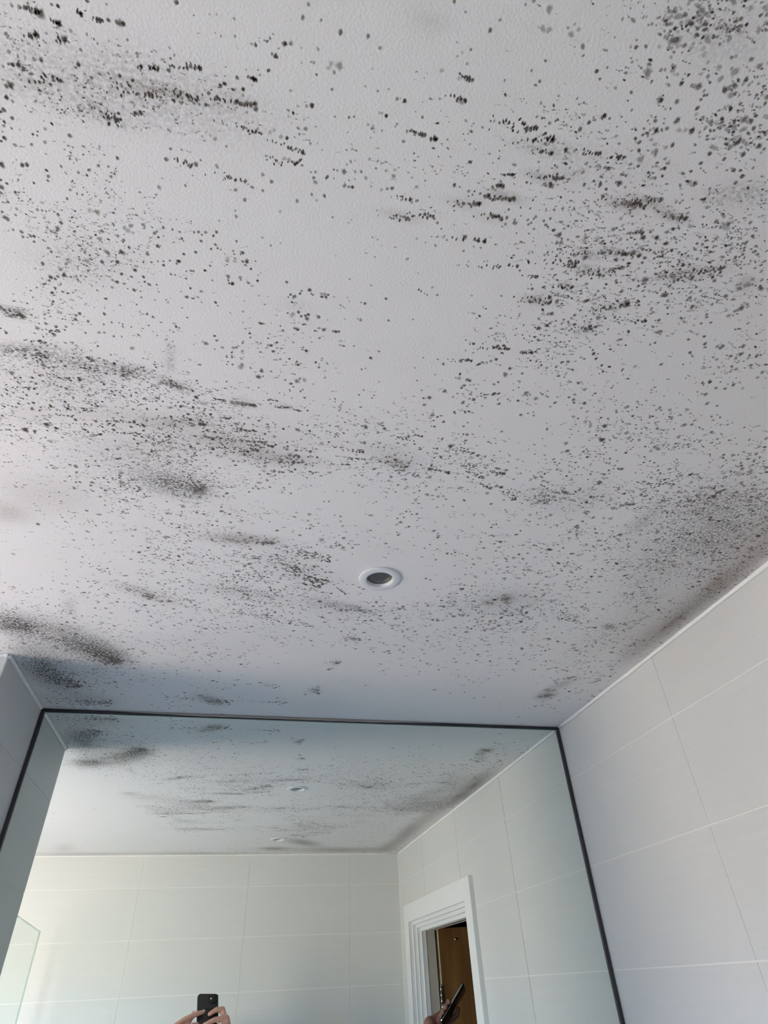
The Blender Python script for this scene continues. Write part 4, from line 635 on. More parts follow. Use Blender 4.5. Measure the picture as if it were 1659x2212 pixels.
# start and end (mm), width (0.1 mm), strength of the wiped streaks
STREAKS = [
 (-211,-1366,-193,-1367,22,6), (-211,-1349,-197,-1353,18,5), (-188,-1363,-181,-1363,20,5), (-169,-1373,-164,-1371,22,3), (-159,-1370,-150,-1371,25,3), (-186,-1352,-179,-1354,23,4), (-134,-1347,-114,-1350,18,6), (-106,-1353,-84,-1357,30,6),
 (-218,-1320,-188,-1328,45,5), (-156,-1329,-115,-1332,89,4), (-120,-1336,-85,-1335,69,4), (-85,-1338,-44,-1340,32,7), (-139,-1314,-130,-1317,20,6), (-173,-1312,-146,-1308,87,3), (-109,-1288,-92,-1285,44,5), (-83,-1281,-48,-1282,38,5),
 (-59,-1323,-38,-1321,23,6), (-33,-1318,-2,-1314,28,7), (-34,-1304,-3,-1305,50,5), (-49,-1358,-43,-1357,15,7), (107,-1392,119,-1391,18,4), (102,-1376,120,-1377,28,5), (79,-1347,94,-1347,24,7), (100,-1345,105,-1346,24,6),
 (141,-1366,175,-1372,101,3), (170,-1368,184,-1370,17,6), (164,-1357,202,-1366,64,3), (186,-1354,205,-1355,26,5), (222,-1362,246,-1363,33,5), (251,-1362,267,-1364,27,5), (166,-1331,179,-1333,19,7), (188,-1335,222,-1339,54,5),
 (161,-1321,174,-1322,27,7), (144,-1310,187,-1314,44,8), (128,-1302,158,-1304,48,7), (78,-1294,102,-1295,32,4), (80,-1278,99,-1278,33,6), (95,-1283,120,-1284,58,5), (154,-1294,185,-1295,51,6), (122,-1267,175,-1272,36,4),
 (154,-1243,215,-1255,39,2), (261,-1327,309,-1332,77,6), (283,-1333,319,-1340,39,5), (323,-1326,352,-1329,46,6), (303,-1306,320,-1309,28,7), (223,-1269,321,-1289,43,6), (226,-1262,273,-1268,78,4), (274,-1260,303,-1263,66,5),
 (304,-1266,319,-1274,36,7), (349,-1269,417,-1292,86,4), (249,-1239,279,-1245,42,6), (224,-1221,263,-1226,86,5), (307,-1222,346,-1238,51,6), (296,-1196,325,-1207,54,6), (355,-1219,375,-1224,42,5), (481,-1156,498,-1163,38,2),
 (223,-1248,242,-1248,40,2), (-281,-1108,-262,-1107,81,6), (-252,-1095,-230,-1094,48,4), (-296,-1058,-248,-1061,103,5), (-274,-1076,-247,-1077,50,3), (-231,-1063,-201,-1064,58,5), (-229,-1048,-195,-1051,67,5), (-198,-1066,-180,-1061,58,4),
 (-210,-1048,-162,-1049,80,5), (-132,-1046,-110,-1042,55,6), (-309,-1005,-269,-1012,58,3), (-256,-1030,-220,-1033,69,3), (-276,-982,-209,-990,76,4), (-238,-970,-163,-978,47,5), (-219,-954,-165,-958,41,5), (-256,-955,-191,-969,80,3),
 (-268,-972,-237,-974,55,3), (-162,-987,-98,-995,76,3), (-142,-976,-87,-988,70,4), (-171,-957,-121,-960,49,4), (-167,-944,-127,-948,42,4), (-232,-938,-209,-950,33,4), (-98,-995,-85,-988,62,5), (-66,-1027,-27,-1030,51,6),
 (-81,-1033,-63,-1031,28,5), (-7,-1031,11,-1034,36,5), (15,-1032,28,-1031,22,4), (-16,-1043,-2,-1041,21,5), (-68,-1003,-58,-1003,23,6), (-54,-992,-37,-987,55,4), (-99,-964,-8,-972,49,5), (-94,-952,-42,-949,84,5),
 (-42,-966,-13,-962,66,5), (-102,-944,-75,-947,25,5), (-65,-953,-19,-955,76,4), (-54,-984,-23,-988,40,4), (-42,-940,36,-941,88,4), (5,-949,34,-953,78,4), (-15,-968,-1,-965,33,7), (62,-980,114,-976,34,7),
 (85,-963,120,-961,26,7), (125,-965,157,-962,44,5), (67,-943,100,-949,27,6), (140,-1011,165,-1007,49,6), (170,-1017,184,-1015,24,6), (155,-971,178,-956,72,5), (188,-965,237,-955,46,6), (216,-1003,266,-997,78,5),
 (245,-973,270,-974,55,6), (288,-971,312,-967,57,8), (254,-965,287,-954,48,5), (272,-949,306,-935,50,6), (306,-942,321,-939,40,6), (328,-939,351,-917,84,5), (364,-945,424,-942,84,4), (366,-924,404,-920,109,4),
 (397,-951,421,-944,42,5), (506,-926,532,-938,58,6), (453,-942,464,-941,33,6), (599,-964,650,-991,58,5), (594,-987,642,-991,68,4), (477,-979,553,-987,106,3), (556,-946,618,-959,94,3), (-125,-885,-89,-867,232,5),
 (-204,-862,-170,-849,158,3), (-265,-642,-240,-626,114,4), (-250,-603,-180,-560,217,5), (-93,-626,-11,-593,152,5), (-27,-693,32,-600,145,4), (-6,-716,108,-647,418,4), (21,-746,109,-721,258,4), (-64,-751,13,-751,147,5),
 (99,-585,154,-559,117,5), (177,-597,210,-598,50,4), (154,-585,217,-560,137,5), (227,-587,272,-583,103,4), (296,-557,339,-553,110,4), (-4,-519,75,-494,90,4), (105,-664,148,-622,61,4), (-62,-577,18,-573,64,5),
 (-54,-529,30,-515,70,4), (38,-525,111,-490,109,5), (106,-535,128,-529,71,3), (-215,-586,-165,-546,143,5), (-179,-568,-110,-554,129,4), (-457,-419,-403,-418,344,6), (-415,-398,-365,-366,201,4), (-361,-386,-265,-285,342,5),
 (-334,-351,-266,-274,441,5), (-442,-273,-369,-140,545,4), (-450,-63,-312,-50,412,3), (-204,-118,-123,-94,170,3), (161,-458,209,-450,180,3), (-127,-113,-38,-86,347,4), (-38,-103,93,-100,146,3), (128,-184,165,-166,221,3),
 (145,-337,185,-338,184,3), (21,-212,64,-190,211,2), (686,-205,738,-226,249,4), (689,-305,741,-333,168,4), (521,-647,621,-580,187,2), (-17,-915,32,-922,37,4), (219,-1087,252,-1100,43,3), (214,-1067,235,-1066,30,4),
 (202,-1154,240,-1167,49,3), (176,-1133,206,-1140,51,5), (206,-1157,241,-1162,37,5), (254,-1160,267,-1162,38,4),
]
# centre, two half axes (mm), strength, brownness of the soft stains
SMUDGES = [
 (-199,-900,85,-3,-10,54,8,0), (-19,-966,75,-4,0,42,9,1), (-150,-942,68,-12,-3,34,10,1), (-230,-1044,70,0,-7,27,9,0), (-290,-964,31,-6,-3,15,8,1), (118,-571,102,13,2,33,8,0),
 (652,-848,30,-126,87,73,12,0), (747,-626,11,-151,70,63,14,1), (728,-898,14,-74,68,50,14,0), (-400,-352,65,84,-30,76,16,0), (-363,-227,88,86,-31,103,14,0), (424,-616,78,-11,15,39,9,0),
 (153,-979,56,4,2,19,10,0), (443,-932,53,-26,24,38,7,0), (-211,-1320,20,-5,-1,4,25,1), (-116,-1335,37,-3,-1,4,32,1), (-160,-1310,17,3,-2,4,30,0), (79,-1419,17,-1,0,7,12,1),
 (-61,-1339,17,-1,0,3,45,1), (296,-1332,24,-4,2,4,50,1), (338,-1329,17,-1,2,3,40,1), (197,-1358,32,-3,2,5,16,0), (211,-1338,20,-3,1,3,38,1), (171,-1312,21,-2,1,3,45,1),
 (144,-1303,16,-1,1,3,38,1), (96,-1281,25,-3,1,3,20,1), (175,-1296,17,-1,1,3,22,1), (289,-1283,33,-8,2,3,35,0), (284,-1265,19,-1,2,4,25,0), (388,-1281,34,-12,4,5,25,0),
 (248,-1224,15,-3,2,5,32,1), (268,-1243,14,-3,1,2,30,0), (325,-1228,19,-9,3,3,25,0), (315,-1201,12,-6,3,4,25,0), (452,-1283,8,-6,7,5,28,1), (387,-1358,32,-9,7,8,18,0),
 (296,-1455,38,-8,13,17,10,0), (259,-1356,56,-11,11,20,5,0), (-270,-1110,14,1,-2,5,45,0), (-199,-1176,50,6,-9,24,7,0), (-268,-1064,42,-4,-2,9,28,0), (-209,-1055,46,2,-2,8,22,0),
 (-163,-1057,18,0,-1,7,30,0), (-117,-1044,18,6,-2,5,40,0), (-261,-1005,54,-3,-7,29,9,0), (-173,-986,85,-11,-2,17,14,1), (-120,-984,38,-7,0,9,22,1), (-65,-962,62,2,-1,12,16,1),
 (6,-944,54,-1,0,11,22,1), (-42,-1031,16,0,0,4,45,1), (5,-1033,12,-2,0,3,30,0), (-132,-870,48,8,-5,25,38,0), (-96,-863,17,-3,0,13,30,1), (-299,-817,69,5,-12,43,14,1),
 (-357,-768,28,6,-9,24,22,1), (-36,-756,55,-2,0,15,34,1), (10,-755,8,-1,1,7,35,1), (64,-680,68,37,-5,43,10,0), (-201,-580,43,13,-3,15,18,1), (-173,-553,44,13,-2,13,16,1),
 (-31,-601,63,4,0,19,14,0), (151,-579,52,10,1,13,22,0), (-430,-427,50,20,-13,40,48,0), (-317,-353,63,70,-18,54,45,0), (-421,-231,29,78,-26,56,34,0), (-279,-316,32,18,-8,34,40,0),
 (-410,-173,51,53,-16,49,20,0), (-360,-73,78,11,-7,40,15,0), (-86,-98,33,20,-3,25,35,1), (-324,-503,11,-2,-6,34,14,0), (443,-649,14,-2,6,16,40,1), (415,-627,14,-2,4,11,25,1),
 (454,-654,60,-9,14,34,10,0), (343,-629,8,2,4,22,14,1), (161,-961,22,3,1,11,28,1), (377,-932,36,1,7,20,8,0), (693,-573,13,-2,6,11,45,0), (821,-750,6,-72,21,16,30,1),
 (798,-762,0,-30,9,7,35,1), (816,-854,5,-58,23,16,24,1), (820,-608,2,-84,21,18,28,1), (811,-607,1,-42,5,4,40,1), (817,-673,6,-221,38,31,20,1), (807,-492,3,-97,36,34,16,1),
 (666,-959,46,-49,37,35,13,0), (713,-883,20,-54,33,28,16,0), (568,-902,11,-36,14,12,18,0), (678,-767,24,-116,71,63,8,0), (704,-521,32,-110,57,65,8,0), (717,-218,22,-15,13,25,32,1),
 (727,-288,23,-37,11,17,20,0), (149,-187,13,-1,2,19,22,1), (175,-337,8,-9,4,13,25,1), (192,-452,16,-2,2,12,16,1), (-120,-1090,5,-1,-1,14,16,0), (-123,-1071,6,-1,-1,10,20,0),
 (7,-1171,19,0,0,5,9,1), (323,-1627,88,-60,6,-77,38,0), (541,-1821,260,-9,12,-75,34,1), (198,-1774,76,-2,3,-48,42,1), (772,-1420,6,251,44,-105,38,1), (783,-989,7,292,42,-86,26,1),
 (808,-656,3,195,33,-58,20,1), (-680,-1885,222,-9,-8,-48,22,1), (-176,-1881,325,-13,-1,-37,22,1), (-733,-1734,46,-1,-20,-110,14,1), (-143,-1332,112,0,-1,-27,14,0), (759,-1730,39,122,34,-114,30,1),
]
# specks per 3 cm square of ceiling, and their typical radius (0.1 mm), rows from the back wall to the mirror
SPECK_COUNT = [
 (0,0,0,1,0,0,0,0,0,0,0,0,0,0,0,0,0,0,0,0,0,0,0,0,0,0,0,0,0,0,0,0,0,0,0,0,1,1,1,3,3,3,3,3,3,3,3,3,3,3,3,3,3,3,3,3,3,3,3,3,4,4,4,4,4,4,4,4,4,4,4,4,4,4,4),
 (0,0,0,0,0,0,0,0,0,0,0,0,0,0,0,1,0,0,0,0,0,0,0,0,0,0,0,0,0,0,0,0,0,0,0,1,1,1,1,3,3,3,3,3,3,3,3,3,3,3,3,3,3,3,3,3,3,3,3,3,4,4,4,4,4,4,4,4,4,4,4,4,4,4,4),
 (0,0,0,0,1,0,0,0,0,0,0,0,0,0,0,0,1,0,1,0,0,0,0,0,0,0,0,0,0,0,0,0,0,0,0,0,1,1,1,3,3,3,3,3,3,3,3,3,3,3,3,3,3,3,3,3,3,3,3,3,4,4,4,4,4,4,4,4,4,4,4,4,4,4,4),
 (0,0,0,0,0,0,0,0,1,0,0,0,0,0,0,0,0,0,0,0,0,0,0,0,0,0,0,0,1,0,1,0,0,0,0,0,1,1,1,3,3,3,3,3,3,3,3,3,3,3,3,3,3,3,3,3,3,3,3,3,4,4,4,4,4,4,4,4,4,4,4,4,4,4,4),
 (0,0,0,0,0,0,0,0,0,0,0,1,0,0,0,0,0,0,0,0,0,0,0,0,0,0,0,0,0,0,1,0,1,0,0,0,1,1,1,3,3,3,3,3,3,3,3,3,3,3,3,3,3,3,3,3,3,3,3,3,4,4,4,4,4,4,4,4,4,4,4,4,4,4,4),
 (0,1,0,0,0,0,0,0,1,0,0,0,0,0,0,0,0,0,0,0,0,0,0,0,0,0,0,0,0,0,0,0,0,0,0,0,1,1,1,3,3,3,3,3,3,3,3,3,3,3,3,3,3,3,3,3,3,3,3,3,4,4,4,4,4,4,4,4,4,4,4,4,4,4,4),
 (0,0,0,0,0,0,0,0,0,0,0,0,0,0,0,0,0,0,0,0,0,0,0,0,0,0,0,1,0,0,0,0,0,0,0,0,0,0,1,0,0,0,0,1,1,1,1,0,0,0,1,1,1,0,0,0,1,1,1,1,1,1,1,1,1,1,2,2,2,2,2,2,2,2,2),
 (0,0,0,0,0,0,0,0,0,1,0,0,0,0,0,0,0,0,0,0,0,0,0,0,0,1,0,0,0,0,0,0,0,1,0,0,0,0,0,1,0,1,0,0,0,0,1,0,0,0,1,0,1,1,0,1,1,1,1,1,1,1,1,1,1,1,2,2,2,2,2,2,2,2,2),
 (0,0,0,1,0,0,0,0,0,0,0,0,1,0,0,0,0,0,0,0,0,0,0,0,0,0,0,0,0,0,1,0,0,0,1,0,0,0,0,0,0,0,1,0,1,1,0,1,0,1,1,1,1,1,1,1,1,1,1,1,1,1,1,1,1,1,2,2,2,2,2,2,2,2,2),
 (0,1,1,0,0,0,0,0,0,0,0,0,0,0,0,1,0,0,0,0,0,1,0,0,0,0,0,0,0,0,0,1,0,0,0,0,0,0,0,0,0,0,0,0,0,1,1,0,0,1,1,1,0,1,1,1,1,1,1,1,1,1,1,1,1,1,2,2,2,2,2,2,2,2,2),
 (0,0,0,0,0,0,0,0,0,0,0,0,1,0,0,0,0,0,0,0,0,0,0,0,0,0,0,0,0,0,0,0,0,0,1,0,0,0,0,0,0,0,0,0,1,0,0,1,0,0,1,0,1,0,1,1,1,1,1,1,1,1,1,1,1,1,2,2,2,2,2,2,2,2,2),
 (0,0,1,0,0,1,1,0,0,0,0,0,0,0,0,0,1,0,0,0,0,0,0,0,0,0,1,0,0,0,0,0,0,0,1,0,0,0,0,0,1,0,0,0,0,0,1,1,1,1,0,0,0,1,1,1,1,1,1,1,1,1,1,1,1,1,2,2,2,2,2,2,2,2,2),
 (0,0,0,0,0,0,0,0,0,0,0,0,0,0,0,0,0,0,0,0,0,0,0,0,0,1,0,0,0,1,0,0,0,0,0,0,1,0,0,0,0,0,0,1,1,1,1,0,0,1,0,1,1,1,1,1,1,1,1,1,1,1,1,1,1,1,2,2,2,2,2,2,2,2,2),
 (0,0,0,0,0,0,0,0,0,0,0,1,0,0,0,0,0,0,0,0,0,0,0,0,0,0,0,0,0,0,0,0,0,0,0,0,0,0,0,0,0,0,1,0,1,0,0,1,1,1,0,1,1,1,1,1,1,1,1,1,1,1,1,1,1,1,2,2,2,2,2,2,2,2,2),
 (0,0,1,0,0,0,0,1,0,0,0,0,0,0,0,0,0,0,0,0,0,0,0,0,0,0,0,1,0,0,1,0,0,0,0,0,0,0,0,0,1,0,0,1,0,0,0,1,0,1,0,1,0,1,1,1,35,0,1,1,1,1,1,1,1,1,2,2,2,2,2,2,2,2,2),
 (0,0,0,0,0,0,0,0,0,0,0,0,0,1,0,0,0,0,0,0,0,0,0,0,0,0,0,0,0,0,0,0,0,0,0,0,0,0,0,1,1,0,1,0,0,0,0,0,0,1,0,0,3,5,18,38,33,28,1,1,1,1,1,1,1,1,2,2,2,2,2,2,2,2,2),
 (0,0,1,0,0,0,0,0,0,0,0,0,0,0,0,1,0,0,0,0,0,0,0,0,0,0,0,0,1,0,0,0,0,0,0,0,0,0,0,0,0,0,0,0,0,1,1,0,0,0,0,2,3,3,7,12,16,18,18,1,1,1,1,1,1,1,2,2,2,2,2,2,2,2,2),
 (0,0,0,0,0,0,0,0,0,0,0,0,1,0,0,0,0,1,0,0,0,0,0,0,0,0,0,0,1,0,0,1,0,0,0,0,0,0,1,1,1,0,0,0,0,2,0,0,0,0,0,0,1,2,1,5,8,13,15,15,1,1,1,1,1,1,2,2,2,2,2,2,2,2,2),
 (0,0,0,0,0,0,0,0,0,0,0,0,1,0,0,0,0,0,0,0,0,0,0,1,0,0,0,0,0,0,0,0,0,0,0,0,0,0,38,25,7,0,0,2,3,2,0,0,3,2,1,8,14,10,9,7,7,7,12,13,1,1,1,1,1,1,2,2,2,2,2,2,2,2,2),
 (0,0,0,0,0,0,0,1,0,0,0,0,0,0,0,0,0,0,0,1,0,0,0,0,0,0,0,0,0,1,0,0,0,0,0,0,0,0,31,23,16,13,20,9,4,2,0,0,0,2,2,6,11,14,16,14,9,6,8,13,14,1,1,1,1,1,2,2,2,2,2,2,2,2,2),
 (1,0,0,0,0,0,0,0,0,0,1,0,0,0,0,0,0,0,0,0,0,0,0,0,0,0,0,0,0,0,0,0,0,0,0,1,0,0,12,27,27,16,5,8,6,2,1,2,3,3,5,10,12,13,16,16,13,10,10,13,16,16,1,1,1,1,2,2,2,2,2,2,2,2,2),
 (0,0,0,0,0,0,0,0,0,0,1,0,0,0,0,0,0,0,0,0,0,0,0,0,0,0,0,0,0,0,0,0,0,0,0,0,0,7,9,7,11,4,7,2,1,0,0,1,4,5,4,2,3,9,15,12,13,15,18,15,14,12,10,1,1,1,2,2,2,2,2,2,2,2,2),
 (0,0,0,0,0,0,0,0,1,0,0,0,0,0,0,0,0,0,0,0,0,0,0,1,0,0,0,0,0,0,0,0,0,0,0,0,0,6,7,8,12,4,0,0,0,0,0,0,0,1,1,0,1,3,10,13,15,15,16,13,9,6,4,4,1,1,2,2,2,2,2,2,2,2,2),
 (0,0,0,0,0,0,0,0,0,0,0,0,0,0,0,0,0,1,1,0,0,0,0,1,0,0,0,0,0,0,0,0,0,0,0,1,0,13,17,24,22,15,7,5,2,0,0,0,0,0,0,0,1,2,8,13,13,12,10,9,7,6,6,6,6,1,2,2,2,2,2,2,2,2,2),
 (0,1,0,0,0,1,0,0,0,0,0,0,1,0,1,1,0,0,0,0,0,0,0,0,0,1,0,0,0,0,0,0,0,0,0,0,0,7,19,28,25,16,10,8,2,0,0,1,1,0,0,0,1,4,8,12,8,5,3,3,4,5,5,4,3,3,2,2,2,2,2,2,2,2,2),
 (1,0,0,0,0,0,0,0,0,0,0,0,0,0,0,0,0,0,0,0,0,0,0,1,0,0,0,0,0,0,0,0,0,0,0,0,3,3,15,23,14,8,5,2,1,2,4,3,0,0,0,0,5,9,10,11,7,3,2,1,1,2,3,2,1,1,1,2,2,2,2,2,2,2,2),
 (0,0,0,1,0,0,0,0,0,0,0,0,0,0,0,0,0,1,0,0,0,0,0,0,0,0,0,0,0,0,0,0,0,1,0,0,2,5,16,10,5,3,1,0,2,5,5,3,1,1,0,1,5,9,8,7,7,4,2,1,1,2,3,3,1,0,0,2,2,2,2,2,2,2,2),
 (0,1,0,0,0,0,0,1,0,0,0,0,0,0,0,0,0,0,0,1,0,0,1,0,0,0,0,0,0,0,0,0,0,0,0,0,9,12,15,7,8,7,4,1,6,7,5,2,1,0,0,2,3,6,5,4,4,4,4,5,6,7,7,5,3,1,1,2,2,2,2,2,2,2,2),
 (0,0,0,1,0,1,0,0,0,0,0,0,0,0,0,0,0,0,0,0,1,0,0,0,1,0,0,0,0,0,0,1,0,0,0,14,19,22,20,12,13,13,10,5,5,4,3,1,0,1,2,2,3,3,2,1,1,1,4,8,10,10,10,8,6,6,6,7,7,2,2,2,2,2,2),
 (0,0,0,0,0,0,1,0,0,0,0,1,0,0,0,0,1,0,0,0,0,0,0,0,1,0,0,0,1,0,0,0,0,0,1,22,28,25,20,18,18,22,19,10,6,5,4,4,4,5,6,5,3,1,1,1,0,1,3,6,7,8,8,9,8,8,10,12,12,13,2,2,2,2,2),
 (0,0,0,0,1,0,0,0,0,0,0,0,0,0,1,0,0,0,0,0,0,0,0,1,0,0,0,0,0,0,0,0,0,0,0,27,33,23,21,21,21,24,22,19,16,12,7,7,9,11,10,9,7,6,6,4,3,3,3,5,6,6,7,8,10,11,13,14,15,16,16,2,2,2,2),
 (0,0,1,0,0,0,0,0,0,0,0,0,0,0,0,1,0,0,1,0,0,0,0,0,0,0,0,0,0,1,0,0,1,0,0,27,24,22,22,22,22,23,24,27,23,17,11,9,8,10,12,14,12,11,12,11,7,6,5,6,6,7,8,9,11,13,15,17,18,18,18,18,2,2,2),
 (0,0,0,0,0,0,0,0,0,0,0,0,0,0,0,0,1,0,0,0,0,0,0,0,1,0,0,1,0,0,0,1,0,0,14,16,17,22,20,20,20,22,24,25,23,20,16,11,7,9,11,13,11,9,8,7,6,7,7,8,7,7,8,10,11,13,15,18,17,16,15,15,14,2,2),
 (0,0,1,0,0,0,0,1,0,0,0,0,1,0,1,0,0,0,1,0,0,0,0,0,0,0,0,1,0,0,0,1,0,0,8,9,11,12,12,14,17,21,23,23,22,18,13,8,4,4,5,6,6,4,4,3,4,7,8,9,8,7,8,9,10,11,12,14,15,14,13,12,11,11,2),
 (0,0,0,0,0,0,0,0,0,0,0,0,0,0,0,0,0,0,0,0,0,0,0,0,0,1,0,0,0,0,1,0,0,0,5,6,6,6,7,11,16,21,21,19,14,9,5,3,2,1,1,2,2,2,2,2,2,5,6,7,8,7,6,7,8,9,10,11,12,12,11,10,9,9,2),
 (0,0,1,0,0,0,0,0,0,0,0,0,0,0,0,0,0,0,0,0,0,1,0,1,0,0,0,0,0,0,0,0,0,3,4,3,3,5,8,12,16,19,18,15,8,4,1,0,1,1,1,1,1,2,2,2,2,3,5,6,6,6,6,6,7,8,9,10,10,11,10,9,7,7,7),
 (0,0,0,0,0,0,0,0,0,1,0,0,0,0,1,0,0,0,0,0,0,0,0,0,0,0,0,0,0,0,0,0,0,2,2,2,2,5,9,13,16,18,16,13,7,4,2,2,2,2,2,1,1,2,2,2,2,3,4,4,5,5,5,5,6,7,8,8,9,10,11,9,7,6,5),
 (0,0,1,0,1,0,0,0,0,0,0,0,0,0,0,0,0,1,0,0,0,0,0,0,0,0,0,0,0,0,0,0,0,1,0,1,2,5,9,12,14,16,13,11,9,7,5,4,3,3,2,2,1,1,2,2,2,2,3,4,5,5,5,5,5,6,7,7,8,9,9,9,7,5,4),
 (0,0,0,0,0,0,0,0,0,0,0,0,1,0,0,0,0,0,0,0,0,0,0,0,0,0,0,1,0,0,0,0,0,0,0,1,2,5,8,10,12,13,11,10,10,10,7,6,5,3,2,1,1,1,1,2,2,2,3,4,4,5,5,5,5,5,6,6,7,8,8,9,7,5,4),
 (0,0,0,0,0,0,1,0,0,0,0,0,0,0,1,0,0,1,0,0,0,0,0,0,0,0,1,0,0,0,0,0,0,0,0,1,2,4,7,9,10,11,10,9,11,11,9,8,5,3,2,1,1,0,1,1,2,2,2,4,4,4,4,4,4,5,5,6,6,6,7,7,7,5,4),
 (0,0,0,0,1,0,0,0,0,0,0,0,0,0,0,0,0,0,1,0,0,0,0,1,0,0,0,0,0,0,0,1,0,1,1,1,2,4,6,7,9,10,9,9,11,12,11,10,6,2,1,0,0,0,0,1,1,2,2,4,5,5,5,4,4,4,5,5,6,6,6,6,5,5,4),
 (0,0,0,1,0,0,0,0,0,0,0,0,1,0,0,1,1,0,0,0,0,0,0,0,0,0,0,0,0,0,0,0,0,1,0,1,2,3,5,6,7,9,9,9,11,13,13,12,6,2,0,0,0,0,0,1,2,3,4,5,5,5,5,4,4,4,5,5,6,6,5,5,5,4,3),
 (0,1,0,0,1,0,0,0,0,0,1,0,1,0,1,0,0,0,0,0,1,0,0,0,0,0,0,0,0,0,0,0,0,0,0,1,2,3,4,5,6,7,8,9,11,13,13,12,7,3,2,1,1,1,0,1,2,4,5,6,6,6,6,5,4,4,4,5,5,6,5,5,4,4,3),
 (0,0,0,0,0,0,0,0,0,0,0,0,0,0,0,0,0,0,0,0,0,0,0,0,0,0,0,0,0,0,0,1,0,1,1,1,1,2,3,4,5,7,8,9,10,12,11,10,7,3,2,2,2,1,1,2,3,4,6,8,7,7,6,5,4,4,4,4,5,5,5,4,3,3,2),
 (0,0,0,0,0,0,0,0,0,0,0,0,0,0,0,0,0,0,0,0,0,0,0,0,0,1,0,0,0,0,0,0,1,0,1,1,2,3,3,4,5,6,7,8,9,10,10,9,6,4,3,3,3,3,2,3,4,5,7,9,8,7,7,5,4,4,4,4,4,5,5,4,3,2,2),
 (0,0,0,0,0,0,0,0,0,0,0,0,0,0,1,0,1,0,0,0,0,0,0,0,0,0,0,0,0,0,0,1,2,2,2,2,3,4,4,4,5,5,6,8,8,9,8,8,6,4,4,4,5,4,3,3,3,4,5,7,7,6,6,5,4,4,4,4,4,4,4,4,3,2,2),
 (0,0,0,0,0,0,0,0,0,0,0,0,0,0,0,0,0,0,0,0,0,0,0,0,1,0,0,0,0,1,2,2,3,3,3,3,4,4,4,4,4,5,6,7,8,8,7,6,5,4,3,3,4,3,2,2,3,3,4,5,6,5,5,4,4,3,3,3,4,4,4,4,3,2,1),
 (0,0,0,0,0,0,0,0,1,0,0,0,1,0,0,0,0,0,0,0,0,0,0,0,0,0,0,0,1,0,3,4,4,4,3,4,5,5,4,4,4,4,5,6,6,6,5,4,3,3,2,3,3,3,2,2,2,2,3,4,4,4,4,4,3,3,3,3,3,3,3,3,3,2,1),
 (0,0,0,0,0,0,0,0,0,0,0,0,0,1,0,0,0,0,0,0,0,0,0,0,0,1,0,0,0,0,4,6,5,5,4,5,6,5,4,3,3,3,4,5,5,5,4,3,2,2,1,2,2,2,2,1,2,2,2,3,3,3,3,3,3,3,2,3,3,3,3,3,3,2,1),
 (0,0,0,0,0,0,0,0,0,0,0,0,0,0,0,0,0,0,0,0,0,0,0,0,0,0,1,0,0,4,4,5,5,5,6,6,6,5,4,3,3,3,3,4,4,4,3,2,1,1,1,1,2,2,2,1,1,2,2,2,2,2,2,2,2,2,2,2,2,3,3,2,2,2,1),
 (0,0,0,0,0,1,0,0,0,0,0,0,0,0,0,0,0,0,0,0,0,0,0,0,0,0,0,0,0,4,4,4,5,6,6,7,7,5,3,3,3,3,3,3,3,3,2,1,1,1,0,1,1,2,1,1,1,1,1,1,2,2,2,2,2,2,2,2,2,2,2,2,2,1,1),
 (0,0,0,0,0,0,0,0,0,0,0,0,0,0,0,0,1,1,0,0,0,0,0,0,0,0,0,0,0,3,4,4,5,7,7,7,7,5,3,3,2,2,2,2,2,2,1,0,1,0,0,0,1,1,1,1,1,1,1,1,1,1,1,1,1,1,1,1,2,2,2,2,2,1,1),
 (0,1,0,0,0,1,0,0,0,0,0,0,0,0,0,0,0,0,0,0,0,0,0,0,0,0,0,0,0,3,3,4,5,8,8,8,7,4,3,2,2,2,2,2,2,2,1,0,0,0,0,1,0,0,1,1,1,0,1,1,0,0,1,1,1,1,1,1,1,2,2,2,2,1,1),
 (0,0,0,0,0,0,0,0,0,0,0,0,1,1,0,0,0,0,0,0,0,1,0,0,0,0,0,0,3,2,3,4,6,8,8,8,6,4,2,2,2,2,2,1,1,1,0,1,0,0,0,0,1,0,1,1,0,1,1,0,1,0,0,1,1,0,0,1,1,1,2,2,2,1,0),
 (0,0,0,0,0,0,0,0,0,0,0,0,0,0,0,0,0,0,0,0,0,0,0,0,0,0,0,0,2,2,2,3,5,7,7,7,5,3,2,2,2,2,1,1,1,1,1,0,0,0,0,0,0,0,0,1,0,1,0,0,0,1,1,1,0,0,0,1,1,1,1,1,2,1,1),
 (0,0,0,0,0,0,0,1,0,0,0,0,1,0,0,0,0,0,0,1,0,0,0,0,0,0,0,0,1,2,2,3,5,6,6,6,4,3,2,2,2,1,1,1,1,1,0,1,1,0,0,0,0,0,0,0,0,0,0,0,1,0,1,1,0,0,0,0,0,0,1,1,1,1,1),
 (0,0,0,0,0,0,0,1,1,0,0,0,0,0,0,0,0,0,0,0,1,0,0,0,0,0,0,0,1,1,1,3,5,5,5,5,3,2,2,2,2,1,1,1,1,1,0,0,0,0,0,0,1,0,1,0,1,0,0,0,1,0,0,0,0,0,0,0,0,1,1,1,1,1,0),
 (0,0,0,0,0,0,0,0,0,0,0,0,1,0,0,0,0,0,0,0,1,0,1,0,0,0,0,0,0,1,1,2,4,5,5,4,3,2,2,1,1,1,1,1,1,1,1,0,0,0,0,1,0,0,0,0,0,0,0,0,0,0,0,0,0,0,0,0,0,1,0,1,0,1,1),
 (0,0,0,0,0,0,0,1,0,0,0,0,0,0,0,0,0,0,0,0,0,0,0,0,0,0,0,1,0,1,1,2,4,4,4,4,2,2,1,1,1,1,1,1,1,0,0,0,0,0,0,0,0,0,0,0,0,0,0,0,0,0,0,0,0,1,0,0,0,0,1,1,1,1,0),
